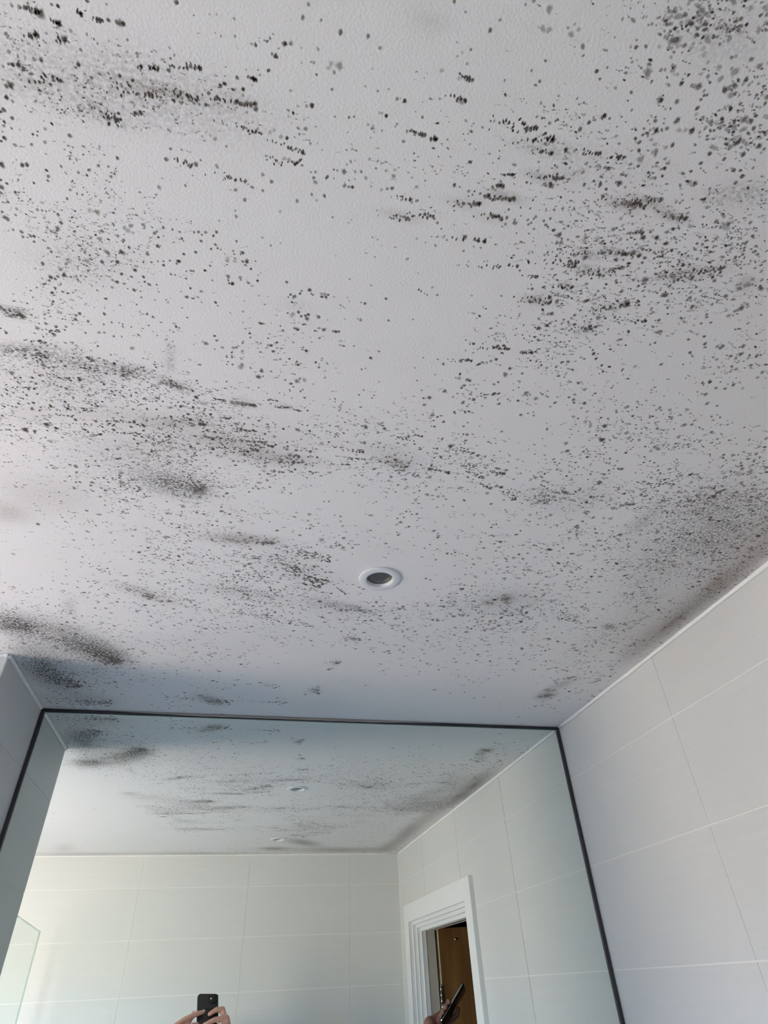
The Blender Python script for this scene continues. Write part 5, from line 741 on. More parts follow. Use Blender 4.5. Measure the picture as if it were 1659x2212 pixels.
 (0,0,0,0,0,0,0,0,0,0,0,0,0,0,0,0,0,0,0,0,0,0,1,0,0,0,0,1,0,0,0,2,4,4,4,3,2,1,1,1,1,1,1,1,0,0,0,0,0,0,0,0,0,0,0,0,0,0,0,0,0,0,0,0,0,0,1,0,0,1,0,1,0,0,0),
 (0,0,0,0,0,0,0,0,0,0,1,0,0,0,0,0,0,1,0,0,0,0,0,0,0,0,0,0,1,0,0,2,3,3,3,2,2,1,1,1,1,1,1,0,1,1,0,0,1,0,0,1,0,0,0,0,0,0,0,0,0,0,0,0,0,0,0,0,0,0,0,0,1,0,1),
 (0,0,0,0,0,0,0,0,0,0,1,0,0,0,0,0,0,0,0,0,0,0,0,0,0,0,0,0,0,0,1,2,2,2,2,2,1,1,0,1,1,0,1,0,0,0,0,0,0,0,0,0,0,0,0,0,0,0,0,0,0,0,0,0,0,0,0,0,0,0,0,0,0,1,1),
 (0,0,0,0,0,1,0,0,0,0,0,1,1,0,0,0,0,0,0,0,0,0,0,0,0,0,0,0,0,0,1,2,2,2,2,1,1,0,1,1,1,1,0,1,0,0,0,0,0,0,0,0,0,0,0,0,0,0,0,0,0,0,0,0,0,0,0,0,0,1,0,0,0,1,1),
 (0,0,0,0,0,1,0,0,0,0,0,0,1,0,0,1,1,0,0,0,0,0,0,1,0,0,0,0,0,1,1,2,2,2,1,1,0,0,1,1,1,1,1,0,0,0,0,1,0,0,0,0,0,0,0,0,0,0,0,0,0,0,0,0,0,0,0,0,0,0,1,1,0,1,0),
 (0,0,0,0,0,0,0,0,0,0,0,0,0,0,0,0,0,0,0,0,0,0,0,0,0,0,0,0,0,1,1,1,1,1,1,1,1,0,1,1,1,1,0,1,1,0,0,0,0,0,0,0,0,0,0,0,0,0,0,0,0,0,0,0,0,0,0,0,0,0,0,0,0,0,0),
]
SPECK_SIZE = [
 (14,14,14,14,14,14,14,14,14,14,14,14,14,14,14,14,14,14,14,14,14,14,14,14,14,14,14,14,14,14,14,14,14,14,14,14,14,14,14,14,14,14,14,14,14,14,14,14,14,14,14,14,14,14,14,14,14,14,14,14,14,14,14,14,14,14,14,14,14,14,14,14,14,14,14),
 (14,14,14,14,14,14,14,14,14,14,14,14,14,14,14,14,14,14,14,14,14,14,14,14,14,14,14,14,14,14,14,14,14,14,14,14,14,14,14,14,14,14,14,14,14,14,14,14,14,14,14,14,14,14,14,14,14,14,14,14,14,14,14,14,14,14,14,14,14,14,14,14,14,14,14),
 (14,14,14,14,14,14,14,14,14,14,14,14,14,14,14,14,14,14,14,14,14,14,14,14,14,14,14,14,14,14,14,14,14,14,14,14,14,14,14,14,14,14,14,14,14,14,14,14,14,14,14,14,14,14,14,14,14,14,14,14,14,14,14,14,14,14,14,14,14,14,14,14,14,14,14),
 (14,14,14,14,14,14,14,14,14,14,14,14,14,14,14,14,14,14,14,14,14,14,14,14,14,14,14,14,14,14,14,14,14,14,14,14,14,14,14,14,14,14,14,14,14,14,14,14,14,14,14,14,14,14,14,14,14,14,14,14,14,14,14,14,14,14,14,14,14,14,14,14,14,14,14),
 (14,14,14,14,14,14,14,14,14,14,14,14,14,14,14,14,14,14,14,14,14,14,14,14,14,14,14,14,14,14,14,14,14,14,14,14,14,14,14,14,14,14,14,14,14,14,14,14,14,14,14,14,14,14,14,14,14,14,14,14,14,14,14,14,14,14,14,14,14,14,14,14,14,14,14),
 (14,14,14,14,14,14,14,14,14,14,14,14,14,14,14,14,14,14,14,14,14,14,14,14,14,14,14,14,14,14,14,14,14,14,14,14,14,14,14,14,14,14,14,14,14,14,14,14,14,14,14,14,14,14,14,14,14,14,14,14,14,14,14,14,14,14,14,14,14,14,14,14,14,14,14),
 (14,14,14,14,14,14,14,14,14,14,14,14,14,14,14,14,14,14,14,14,14,14,14,14,14,14,14,14,14,14,14,14,14,14,14,14,14,14,14,14,14,14,14,14,14,14,14,14,14,14,14,14,14,14,14,14,14,14,14,14,14,14,14,14,14,14,14,14,14,14,14,14,14,14,14),
 (14,14,14,14,14,14,14,14,14,14,14,14,14,14,14,14,14,14,14,14,14,14,14,14,14,14,14,14,14,14,14,14,14,14,14,14,14,14,14,14,14,14,14,14,14,14,14,14,14,14,14,14,14,14,14,14,14,14,14,14,14,14,14,14,14,14,14,14,14,14,14,14,14,14,14),
 (14,14,14,14,14,14,14,14,14,14,14,14,14,14,14,14,14,14,14,14,14,14,14,14,14,14,14,14,14,14,14,14,14,14,14,14,14,14,14,14,14,14,14,14,14,14,14,14,14,14,14,14,14,14,14,14,14,14,14,14,14,14,14,14,14,14,14,14,14,14,14,14,14,14,14),
 (14,14,14,14,14,14,14,14,14,14,14,14,14,14,14,14,14,14,14,14,14,14,14,14,14,14,14,14,14,14,14,14,14,14,14,14,14,14,14,14,14,14,14,14,14,14,14,14,14,14,14,14,14,14,14,14,14,14,14,14,14,14,14,14,14,14,14,14,14,14,14,14,14,14,14),
 (14,14,14,14,14,14,14,14,14,14,14,14,14,14,14,14,14,14,14,14,14,14,14,14,14,14,14,14,14,14,14,14,14,14,14,14,14,14,14,14,14,14,14,14,14,14,14,14,14,14,14,14,14,14,14,14,14,14,14,14,14,14,14,14,14,14,14,14,14,14,14,14,14,14,14),
 (14,14,14,14,14,14,14,14,14,14,14,14,14,14,14,14,14,14,14,14,14,14,14,14,14,14,14,14,14,14,14,14,14,14,14,14,14,14,14,14,14,14,14,14,14,14,14,14,14,14,14,14,14,14,14,14,14,14,14,14,14,14,14,14,14,14,14,14,14,14,14,14,14,14,14),
 (14,14,14,14,14,14,14,14,14,14,14,14,14,14,14,14,14,14,14,14,14,14,14,14,14,14,14,14,14,14,14,14,14,14,14,14,14,14,14,14,14,14,14,14,14,14,14,14,14,14,14,14,14,14,14,14,14,14,14,14,14,14,14,14,14,14,14,14,14,14,14,14,14,14,14),
 (14,14,14,14,14,14,14,14,14,14,14,14,14,14,14,14,14,14,14,14,14,14,14,14,14,14,14,14,14,14,14,14,14,14,14,14,14,14,14,14,14,14,14,14,14,14,14,14,14,14,14,14,14,14,14,14,14,14,14,14,14,14,14,14,14,14,14,14,14,14,14,14,14,14,14),
 (14,14,14,14,14,14,14,14,14,14,14,14,14,14,14,14,14,14,14,14,14,14,14,14,14,14,14,14,14,14,14,14,14,14,14,14,14,14,14,14,14,14,14,14,14,14,14,14,14,14,14,14,14,14,14,14,12,14,14,14,14,14,14,14,14,14,14,14,14,14,14,14,14,14,14),
 (14,14,14,14,14,14,14,14,14,14,14,14,14,14,14,14,14,14,14,14,14,14,14,14,14,14,14,14,14,14,14,14,14,14,14,14,14,14,14,14,14,14,14,14,14,14,14,14,14,14,14,14,6,6,12,13,13,13,14,14,14,14,14,14,14,14,14,14,14,14,14,14,14,14,14),
 (14,14,14,14,14,14,14,14,14,14,14,14,14,14,14,14,14,14,14,14,14,14,14,14,14,14,14,14,14,14,14,14,14,14,14,14,14,14,14,14,14,14,14,14,14,14,14,5,6,6,6,6,6,6,13,13,14,14,14,14,14,14,14,14,14,14,14,14,14,14,14,14,14,14,14),
 (14,14,14,14,14,14,14,14,14,14,14,14,14,14,14,14,14,14,14,14,14,14,14,14,14,14,14,14,14,14,14,14,14,14,14,14,14,14,14,14,14,14,5,5,5,5,6,6,6,6,6,6,6,7,7,14,14,15,15,15,14,14,14,14,14,14,14,14,14,14,14,14,14,14,14),
 (14,14,14,14,14,14,14,14,14,14,14,14,14,14,14,14,14,14,14,14,14,14,14,14,14,14,14,14,14,14,14,14,14,14,14,14,14,14,5,5,5,5,5,5,6,6,6,6,6,6,6,7,7,7,7,15,8,9,9,9,14,14,14,14,14,14,14,14,14,14,14,14,14,14,14),
 (14,14,14,14,14,14,14,14,14,14,14,14,14,14,14,14,14,14,14,14,14,14,14,14,14,14,14,14,14,14,14,14,14,14,14,14,14,14,5,5,5,5,6,6,6,6,6,6,6,7,8,8,8,8,8,8,9,9,9,9,9,14,14,14,14,14,14,14,14,14,14,14,14,14,14),
 (14,14,14,14,14,14,14,14,14,14,14,14,14,14,14,14,14,14,14,14,14,14,14,14,14,14,14,14,14,14,14,14,14,14,14,14,14,14,5,5,6,6,6,6,6,6,6,6,6,6,6,8,8,8,9,9,9,9,9,10,10,10,14,14,14,14,14,14,14,14,14,14,14,14,14),
 (14,14,14,14,14,14,14,14,14,14,14,14,14,14,14,14,14,14,14,14,14,14,14,14,14,14,14,14,14,14,14,14,14,14,14,14,14,5,6,6,6,6,6,6,6,6,6,6,6,7,7,8,9,9,9,9,9,10,10,10,10,10,10,14,14,14,14,14,14,14,14,14,14,14,14),
 (14,14,14,14,14,14,14,14,14,14,14,14,14,14,14,14,14,14,14,14,14,14,14,14,14,14,14,14,14,14,14,14,14,14,14,14,14,5,5,6,6,6,6,6,6,6,6,7,7,7,7,9,9,9,9,9,10,10,10,10,10,11,11,11,14,14,14,14,14,14,14,14,14,14,14),
 (14,14,14,14,14,14,14,14,14,14,14,14,14,14,14,14,14,14,14,14,14,14,14,14,14,14,14,14,14,14,14,14,14,14,14,14,14,6,6,6,6,6,6,6,6,7,7,7,7,7,7,7,9,9,10,10,10,10,10,11,11,11,11,11,12,14,14,14,14,14,14,14,14,14,14),
 (14,14,14,14,14,14,14,14,14,14,14,14,14,14,14,14,14,14,14,14,14,14,14,14,14,14,14,14,14,14,14,14,14,14,14,14,14,6,6,6,6,6,6,7,7,7,7,7,7,7,8,8,10,10,10,10,10,11,11,11,11,11,11,12,12,10,14,14,14,14,14,14,14,14,14),
 (14,14,14,14,14,14,14,14,14,14,14,14,14,14,14,14,14,14,14,14,14,14,14,14,14,14,14,14,14,14,14,14,14,14,14,14,6,6,6,6,6,7,7,7,7,7,7,7,8,8,8,8,10,10,10,10,11,11,11,11,9,9,10,10,10,10,10,14,14,14,14,14,14,14,14),
 (14,14,14,14,14,14,14,14,14,14,14,14,14,14,14,14,14,14,14,14,14,14,14,14,14,14,14,14,14,14,14,14,14,14,14,14,6,6,6,7,7,7,7,7,7,7,8,8,8,8,8,8,8,10,9,9,9,9,9,9,10,10,10,10,10,10,11,14,14,14,14,14,14,14,14),
 (14,14,14,14,14,14,14,14,14,14,14,14,14,14,14,14,14,14,14,14,14,14,14,14,14,14,14,14,14,14,14,14,14,14,14,14,7,7,7,7,7,7,7,7,8,8,8,8,8,8,8,9,9,9,9,9,9,9,10,10,10,10,10,10,10,11,11,11,14,14,14,14,14,14,14),
 (14,14,14,14,14,14,14,14,14,14,14,14,14,14,14,14,14,14,14,14,14,14,14,14,14,14,14,14,14,14,14,14,14,14,14,7,7,7,7,7,7,7,8,8,8,8,8,8,8,9,9,9,9,9,9,9,10,10,10,10,10,10,10,11,11,11,11,11,11,14,14,14,14,14,14),
 (14,14,14,14,14,14,14,14,14,14,14,14,14,14,14,14,14,14,14,14,14,14,14,14,14,14,14,14,14,14,14,14,14,14,14,7,7,7,7,7,8,8,8,8,8,8,8,9,9,9,9,9,9,9,9,10,10,10,10,10,10,11,11,11,11,11,11,11,12,12,14,14,14,14,14),
 (14,14,14,14,14,14,14,14,14,14,14,14,14,14,14,14,14,14,14,14,14,14,14,14,14,14,14,14,14,14,14,14,14,14,14,7,7,7,8,8,8,8,8,8,8,8,9,9,9,9,9,9,9,10,10,10,10,10,10,11,11,11,11,11,11,11,12,12,12,12,12,14,14,14,14),
 (14,14,14,14,14,14,14,14,14,14,14,14,14,14,14,14,14,14,14,14,14,14,14,14,14,14,14,14,14,14,14,14,14,14,14,7,8,8,8,8,8,8,8,8,9,9,9,9,9,9,9,10,10,10,10,10,10,10,11,11,11,11,11,11,12,12,12,12,12,12,13,13,14,14,14),
 (14,14,14,14,14,14,14,14,14,14,14,14,14,14,14,14,14,14,14,14,14,14,14,14,14,14,14,14,14,14,14,14,14,14,8,8,8,8,8,8,8,9,9,9,9,9,9,9,9,10,10,10,10,10,10,10,11,11,11,11,11,11,12,12,12,12,12,12,12,13,13,13,13,14,14),
 (14,14,14,14,14,14,14,14,14,14,14,14,14,14,14,14,14,14,14,14,14,14,14,14,14,14,14,14,14,14,14,14,14,14,8,8,8,8,8,9,9,9,9,9,9,9,9,10,10,10,10,10,10,10,11,11,11,11,11,11,11,12,12,12,12,12,12,13,13,13,13,13,13,14,14),
 (14,14,14,14,14,14,14,14,14,14,14,14,14,14,14,14,14,14,14,14,14,14,14,14,14,14,14,14,14,14,14,14,14,14,8,8,8,9,9,9,9,9,9,9,9,10,10,10,10,10,10,10,11,11,11,11,11,11,11,12,12,12,12,12,12,13,13,13,13,13,13,13,14,14,14),
 (14,14,14,14,14,14,14,14,14,14,14,14,14,14,14,14,14,14,14,14,14,14,14,14,14,14,14,14,14,14,14,14,14,8,8,9,9,9,9,9,9,9,9,10,10,10,10,10,10,10,11,11,11,11,11,11,11,12,12,12,12,12,12,12,13,13,13,13,13,13,14,14,14,14,14),
 (14,14,14,14,14,14,14,14,14,14,14,14,14,14,14,14,14,14,14,14,14,14,14,14,14,14,14,14,14,14,14,14,14,9,9,9,9,9,9,9,9,10,10,10,10,10,10,10,11,11,11,11,11,11,11,12,12,12,12,12,12,12,13,13,13,13,13,13,14,14,14,14,14,14,14),
 (14,14,14,14,14,14,14,14,14,14,14,14,14,14,14,14,14,14,14,14,14,14,14,14,14,14,14,14,14,14,14,14,14,9,9,9,9,9,9,10,10,10,10,10,10,10,11,11,11,11,11,11,11,12,12,12,12,12,12,12,13,13,13,13,13,13,13,14,14,14,14,14,14,15,15),
 (14,14,14,14,14,14,14,14,14,14,14,14,14,14,14,14,14,14,14,14,14,14,14,14,14,14,14,14,14,14,14,14,14,9,9,9,9,10,10,10,10,10,10,10,11,11,11,11,11,11,11,11,12,12,12,12,12,12,13,13,13,13,13,13,13,14,14,14,14,14,14,15,15,15,15),
 (14,14,14,14,14,14,14,14,14,14,14,14,14,14,14,14,14,14,14,14,14,14,14,14,14,14,14,14,14,14,14,14,9,9,9,10,10,10,10,10,10,10,11,11,11,11,11,11,11,11,12,12,12,12,12,12,12,13,13,13,13,13,13,14,14,14,14,14,14,14,15,15,15,15,15),
 (14,14,14,14,14,14,14,14,14,14,14,14,14,14,14,14,14,14,14,14,14,14,14,14,14,14,14,14,14,14,14,14,9,10,10,10,10,10,10,10,11,11,11,11,11,11,11,11,12,12,12,12,12,12,12,13,13,13,13,13,13,13,14,14,14,14,14,14,15,15,15,15,15,15,16),
 (14,14,14,14,14,14,14,14,14,14,14,14,14,14,14,14,14,14,14,14,14,14,14,14,14,14,14,14,14,14,14,14,10,10,10,10,10,10,11,11,11,11,11,11,11,11,12,12,12,12,12,12,12,13,13,13,13,13,13,13,14,14,14,14,14,14,15,15,15,15,15,15,15,16,16),
 (14,14,14,14,14,14,14,14,14,14,14,14,14,14,14,14,14,14,14,14,14,14,14,14,14,14,14,14,14,14,14,10,10,10,10,10,11,11,11,11,11,11,11,11,12,12,12,12,12,12,12,13,13,13,13,13,13,13,14,14,14,14,14,14,14,15,15,15,15,15,15,16,16,16,16),
 (14,14,14,14,14,14,14,14,14,14,14,14,14,14,14,14,14,14,14,14,14,14,14,14,14,14,14,14,14,14,14,10,10,10,11,11,11,11,11,11,11,11,12,12,12,12,12,12,12,13,13,13,13,13,13,13,14,14,14,14,14,14,14,15,15,15,15,15,15,16,16,16,16,16,16),
 (14,14,14,14,14,14,14,14,14,14,14,14,14,14,14,14,14,14,14,14,14,14,14,14,14,14,14,14,14,14,14,10,11,11,11,11,11,11,11,11,12,12,12,12,12,12,12,13,13,13,13,13,13,13,14,14,14,14,14,14,14,15,15,15,15,15,15,15,16,16,16,16,16,16,17),
 (14,14,14,14,14,14,14,14,14,14,14,14,14,14,14,14,14,14,14,14,14,14,14,14,14,14,14,14,14,14,14,11,11,11,11,11,11,11,12,12,12,12,12,12,12,13,13,13,13,13,13,13,14,14,14,14,14,14,14,15,15,15,15,15,15,15,16,16,16,16,16,16,16,17,17),
 (14,14,14,14,14,14,14,14,14,14,14,14,14,14,14,14,14,14,14,14,14,14,14,14,14,14,14,14,14,14,11,11,11,11,11,11,12,12,12,12,12,12,12,13,13,13,13,13,13,13,14,14,14,14,14,14,14,15,15,15,15,15,15,15,16,16,16,16,16,16,16,17,17,17,17),
 (14,14,14,14,14,14,14,14,14,14,14,14,14,14,14,14,14,14,14,14,14,14,14,14,14,14,14,14,14,14,11,11,11,11,12,12,12,12,12,12,12,13,13,13,13,13,13,13,13,14,14,14,14,14,14,14,15,15,15,15,15,15,16,16,16,16,16,16,16,17,17,17,17,17,17),
 (14,14,14,14,14,14,14,14,14,14,14,14,14,14,14,14,14,14,14,14,14,14,14,14,14,14,14,14,14,14,11,12,12,12,12,12,12,12,12,13,13,13,13,13,13,13,13,14,14,14,14,14,14,14,15,15,15,15,15,15,15,16,16,16,16,16,16,17,17,17,17,17,17,17,18),
 (14,14,14,14,14,14,14,14,14,14,14,14,14,14,14,14,14,14,14,14,14,14,14,14,14,14,14,14,14,12,12,12,12,12,12,12,12,13,13,13,13,13,13,13,13,14,14,14,14,14,14,14,15,15,15,15,15,15,15,16,16,16,16,16,16,16,17,17,17,17,17,17,18,18,18),
 (14,14,14,14,14,14,14,14,14,14,14,14,14,14,14,14,14,14,14,14,14,14,14,14,14,14,14,14,14,12,12,12,12,12,12,13,13,13,13,13,13,13,13,14,14,14,14,14,14,14,15,15,15,15,15,15,15,16,16,16,16,16,16,16,17,17,17,17,17,17,18,18,18,18,18),
 (14,14,14,14,14,14,14,14,14,14,14,14,14,14,14,14,14,14,14,14,14,14,14,14,14,14,14,14,14,12,12,12,12,13,13,13,13,13,13,13,13,14,14,14,14,14,14,14,15,15,15,15,15,15,15,16,16,16,16,16,16,16,17,17,17,17,17,17,17,18,18,18,18,18,18),
 (14,14,14,14,14,14,14,14,14,14,14,14,14,14,14,14,14,14,14,14,14,14,14,14,14,14,14,14,14,12,12,13,13,13,13,13,13,13,13,14,14,14,14,14,14,14,15,15,15,15,15,15,15,16,16,16,16,16,16,16,17,17,17,17,17,17,17,18,18,18,18,18,18,18,19),
 (14,14,14,14,14,14,14,14,14,14,14,14,14,14,14,14,14,14,14,14,14,14,14,14,14,14,14,14,12,13,13,13,13,13,13,13,13,14,14,14,14,14,14,14,15,15,15,15,15,15,15,16,16,16,16,16,16,16,17,17,17,17,17,17,17,18,18,18,18,18,18,18,19,19,19),
 (14,14,14,14,14,14,14,14,14,14,14,14,14,14,14,14,14,14,14,14,14,14,14,14,14,14,14,14,13,13,13,13,13,13,13,14,14,14,14,14,14,14,15,15,15,15,15,15,15,16,16,16,16,16,16,16,16,17,17,17,17,17,17,18,18,18,18,18,18,18,19,19,19,19,19),
 (14,14,14,14,14,14,14,14,14,14,14,14,14,14,14,14,14,14,14,14,14,14,14,14,14,14,14,14,13,13,13,13,14,14,14,14,14,14,14,14,15,15,15,15,15,15,15,15,16,16,16,16,16,16,16,17,17,17,17,17,17,17,18,18,18,18,18,18,19,19,19,19,19,19,19),
 (14,14,14,14,14,14,14,14,14,14,14,14,14,14,14,14,14,14,14,14,14,14,14,14,14,14,14,14,13,13,14,14,14,14,14,14,14,14,15,15,15,15,15,15,15,15,16,16,16,16,16,16,16,17,17,17,17,17,17,17,18,18,18,18,18,18,18,19,19,19,19,19,19,20,20),
 (14,14,14,14,14,14,14,14,14,14,14,14,14,14,14,14,14,14,14,14,14,14,14,14,14,14,14,13,14,14,14,14,14,14,14,14,15,15,15,15,15,15,15,15,16,16,16,16,16,16,16,17,17,17,17,17,17,17,18,18,18,18,18,18,18,19,19,19,19,19,19,20,20,20,20),
 (14,14,14,14,14,14,14,14,14,14,14,14,14,14,14,14,14,14,14,14,14,14,14,14,14,14,14,14,14,14,14,14,14,14,15,15,15,15,15,15,15,15,16,16,16,16,16,16,16,17,17,17,17,17,17,17,18,18,18,18,18,18,18,19,19,19,19,19,19,19,20,20,20,20,20),
 (14,14,14,14,14,14,14,14,14,14,14,14,14,14,14,14,14,14,14,14,14,14,14,14,14,14,14,14,14,14,14,14,15,15,15,15,15,15,15,15,16,16,16,16,16,16,16,17,17,17,17,17,17,17,18,18,18,18,18,18,18,19,19,19,19,19,19,19,20,20,20,20,20,20,20),
 (14,14,14,14,14,14,14,14,14,14,14,14,14,14,14,14,14,14,14,14,14,14,14,14,14,14,14,14,14,14,15,15,15,15,15,15,15,15,16,16,16,16,16,16,16,17,17,17,17,17,17,17,18,18,18,18,18,18,18,19,19,19,19,19,19,19,20,20,20,20,20,20,20,21,21),
 (14,14,14,14,14,14,14,14,14,14,14,14,14,14,14,14,14,14,14,14,14,14,14,14,14,14,14,14,15,15,15,15,15,15,15,15,16,16,16,16,16,16,16,17,17,17,17,17,17,17,18,18,18,18,18,18,18,19,19,19,19,19,19,19,20,20,20,20,20,20,20,21,21,21,21),
 (14,14,14,14,14,14,14,14,14,14,14,14,14,14,14,14,14,14,14,14,14,14,14,14,14,14,15,15,15,15,15,15,15,16,16,16,16,16,16,16,16,17,17,17,17,17,17,17,18,18,18,18,18,18,18,18,19,19,19,19,19,19,19,20,20,20,20,20,20,21,21,21,21,21,21),
 (14,14,14,14,14,14,14,14,14,14,14,14,14,14,14,14,14,14,14,14,14,14,14,14,14,14,15,15,15,15,15,16,16,16,16,16,16,16,16,17,17,17,17,17,17,17,18,18,18,18,18,18,18,18,19,19,19,19,19,19,19,20,20,20,20,20,20,20,21,21,21,21,21,21,22),
 (14,14,14,14,14,14,14,14,14,14,14,14,14,14,14,14,14,14,14,14,14,14,14,14,14,15,15,15,15,16,16,16,16,16,16,16,16,17,17,17,17,17,17,17,17,18,18,18,18,18,18,18,19,19,19,19,19,19,19,20,20,20,20,20,20,20,21,21,21,21,21,21,22,22,22),
]
LAMPS = [(0.1985, -0.6795), (0.2015, -1.5464)]
_sm = np.array(SMUDGES, float)


def stain_at(x, y):
    """soft stain strength and brownness at ceiling points (numpy arrays)."""
    s = np.zeros_like(x); b = np.zeros_like(x)
    for cx, cy, ax, ay, bx, by, st, br in _sm:
        det = (ax * by - ay * bx)
        if abs(det) < 1e-6: continue
        dx = x * 1000 - cx; dy = y * 1000 - cy
        u = (dx * by - dy * bx) / det; v = (dy * ax - dx * ay) / det
        g = 1.35 * st / 100 * np.exp(-1.1 * (u * u + v * v) ** 1.15)
        b += br * g
        s = s + g * (1 - s)
    return s, np.where(s > 1e-4, b / np.maximum(s, 1e-4), 0).clip(0, 1)


def build_ceiling():
    st = 0.007
    nx = int(round((XR - XW) / st)); ny = int(round(D / st))
    xs = np.linspace(XW, XR, nx + 1); ys = np.linspace(-D, 0, ny + 1)
    X, Y = np.meshgrid(xs, ys)
    s, b = stain_at(X, Y)
    co = np.stack([X, Y, np.full_like(X, H)], -1).reshape(-1, 3)
    I, J = np.meshgrid(np.arange(nx), np.arange(ny))
    a = (J * (nx + 1) + I).ravel()
    # vertex order gives downward-facing quads
    quads = np.stack([a, a + nx + 1, a + nx + 2, a + 1], -1)
    keep = np.ones(len(quads), bool)
    for lx, ly in LAMPS:                               # cut-outs for the recessed lamps
        r = np.hypot(co[:, 0] - lx, co[:, 1] - ly) < 0.0335
        keep &= ~r[quads].all(1)
    quads = quads[keep]
    n0 = len(co)
    top = H + 0.1                                      # plasterboard thickness
    ex = np.array([[XW, -D, H], [XR, -D, H], [XR, 0, H], [XW, 0, H], [XW, -D, top], [XR, -D, top], [XR, 0, top], [XW, 0, top]])
    faces = quads.tolist() + [[n0 + 4, n0 + 5, n0 + 6, n0 + 7], [n0, n0 + 1, n0 + 5, n0 + 4], [n0 + 1, n0 + 2, n0 + 6, n0 + 5],
                              [n0 + 2, n0 + 3, n0 + 7, n0 + 6], [n0 + 3, n0, n0 + 4, n0 + 7]]
    me = bpy.data.meshes.new('ceiling')
    me.from_pydata(np.vstack([co, ex]).tolist(), [], faces)
    for nm, arr in (('stain', s), ('brown', b), ('core', None)):
        at = me.attributes.new(nm, 'FLOAT', 'POINT')
        v = np.zeros(len(me.vertices), np.float32)
        if arr is not None: v[:n0] = arr.ravel()
        at.data.foreach_set('value', v)
    me.materials.append(M_CEIL)
    me.update()
    return tag(link_mesh('ceiling', me), kind='structure')


ceiling = build_ceiling()

# ---------------------------------------------------------------- mould spots on the ceiling (domes flush with the paint)


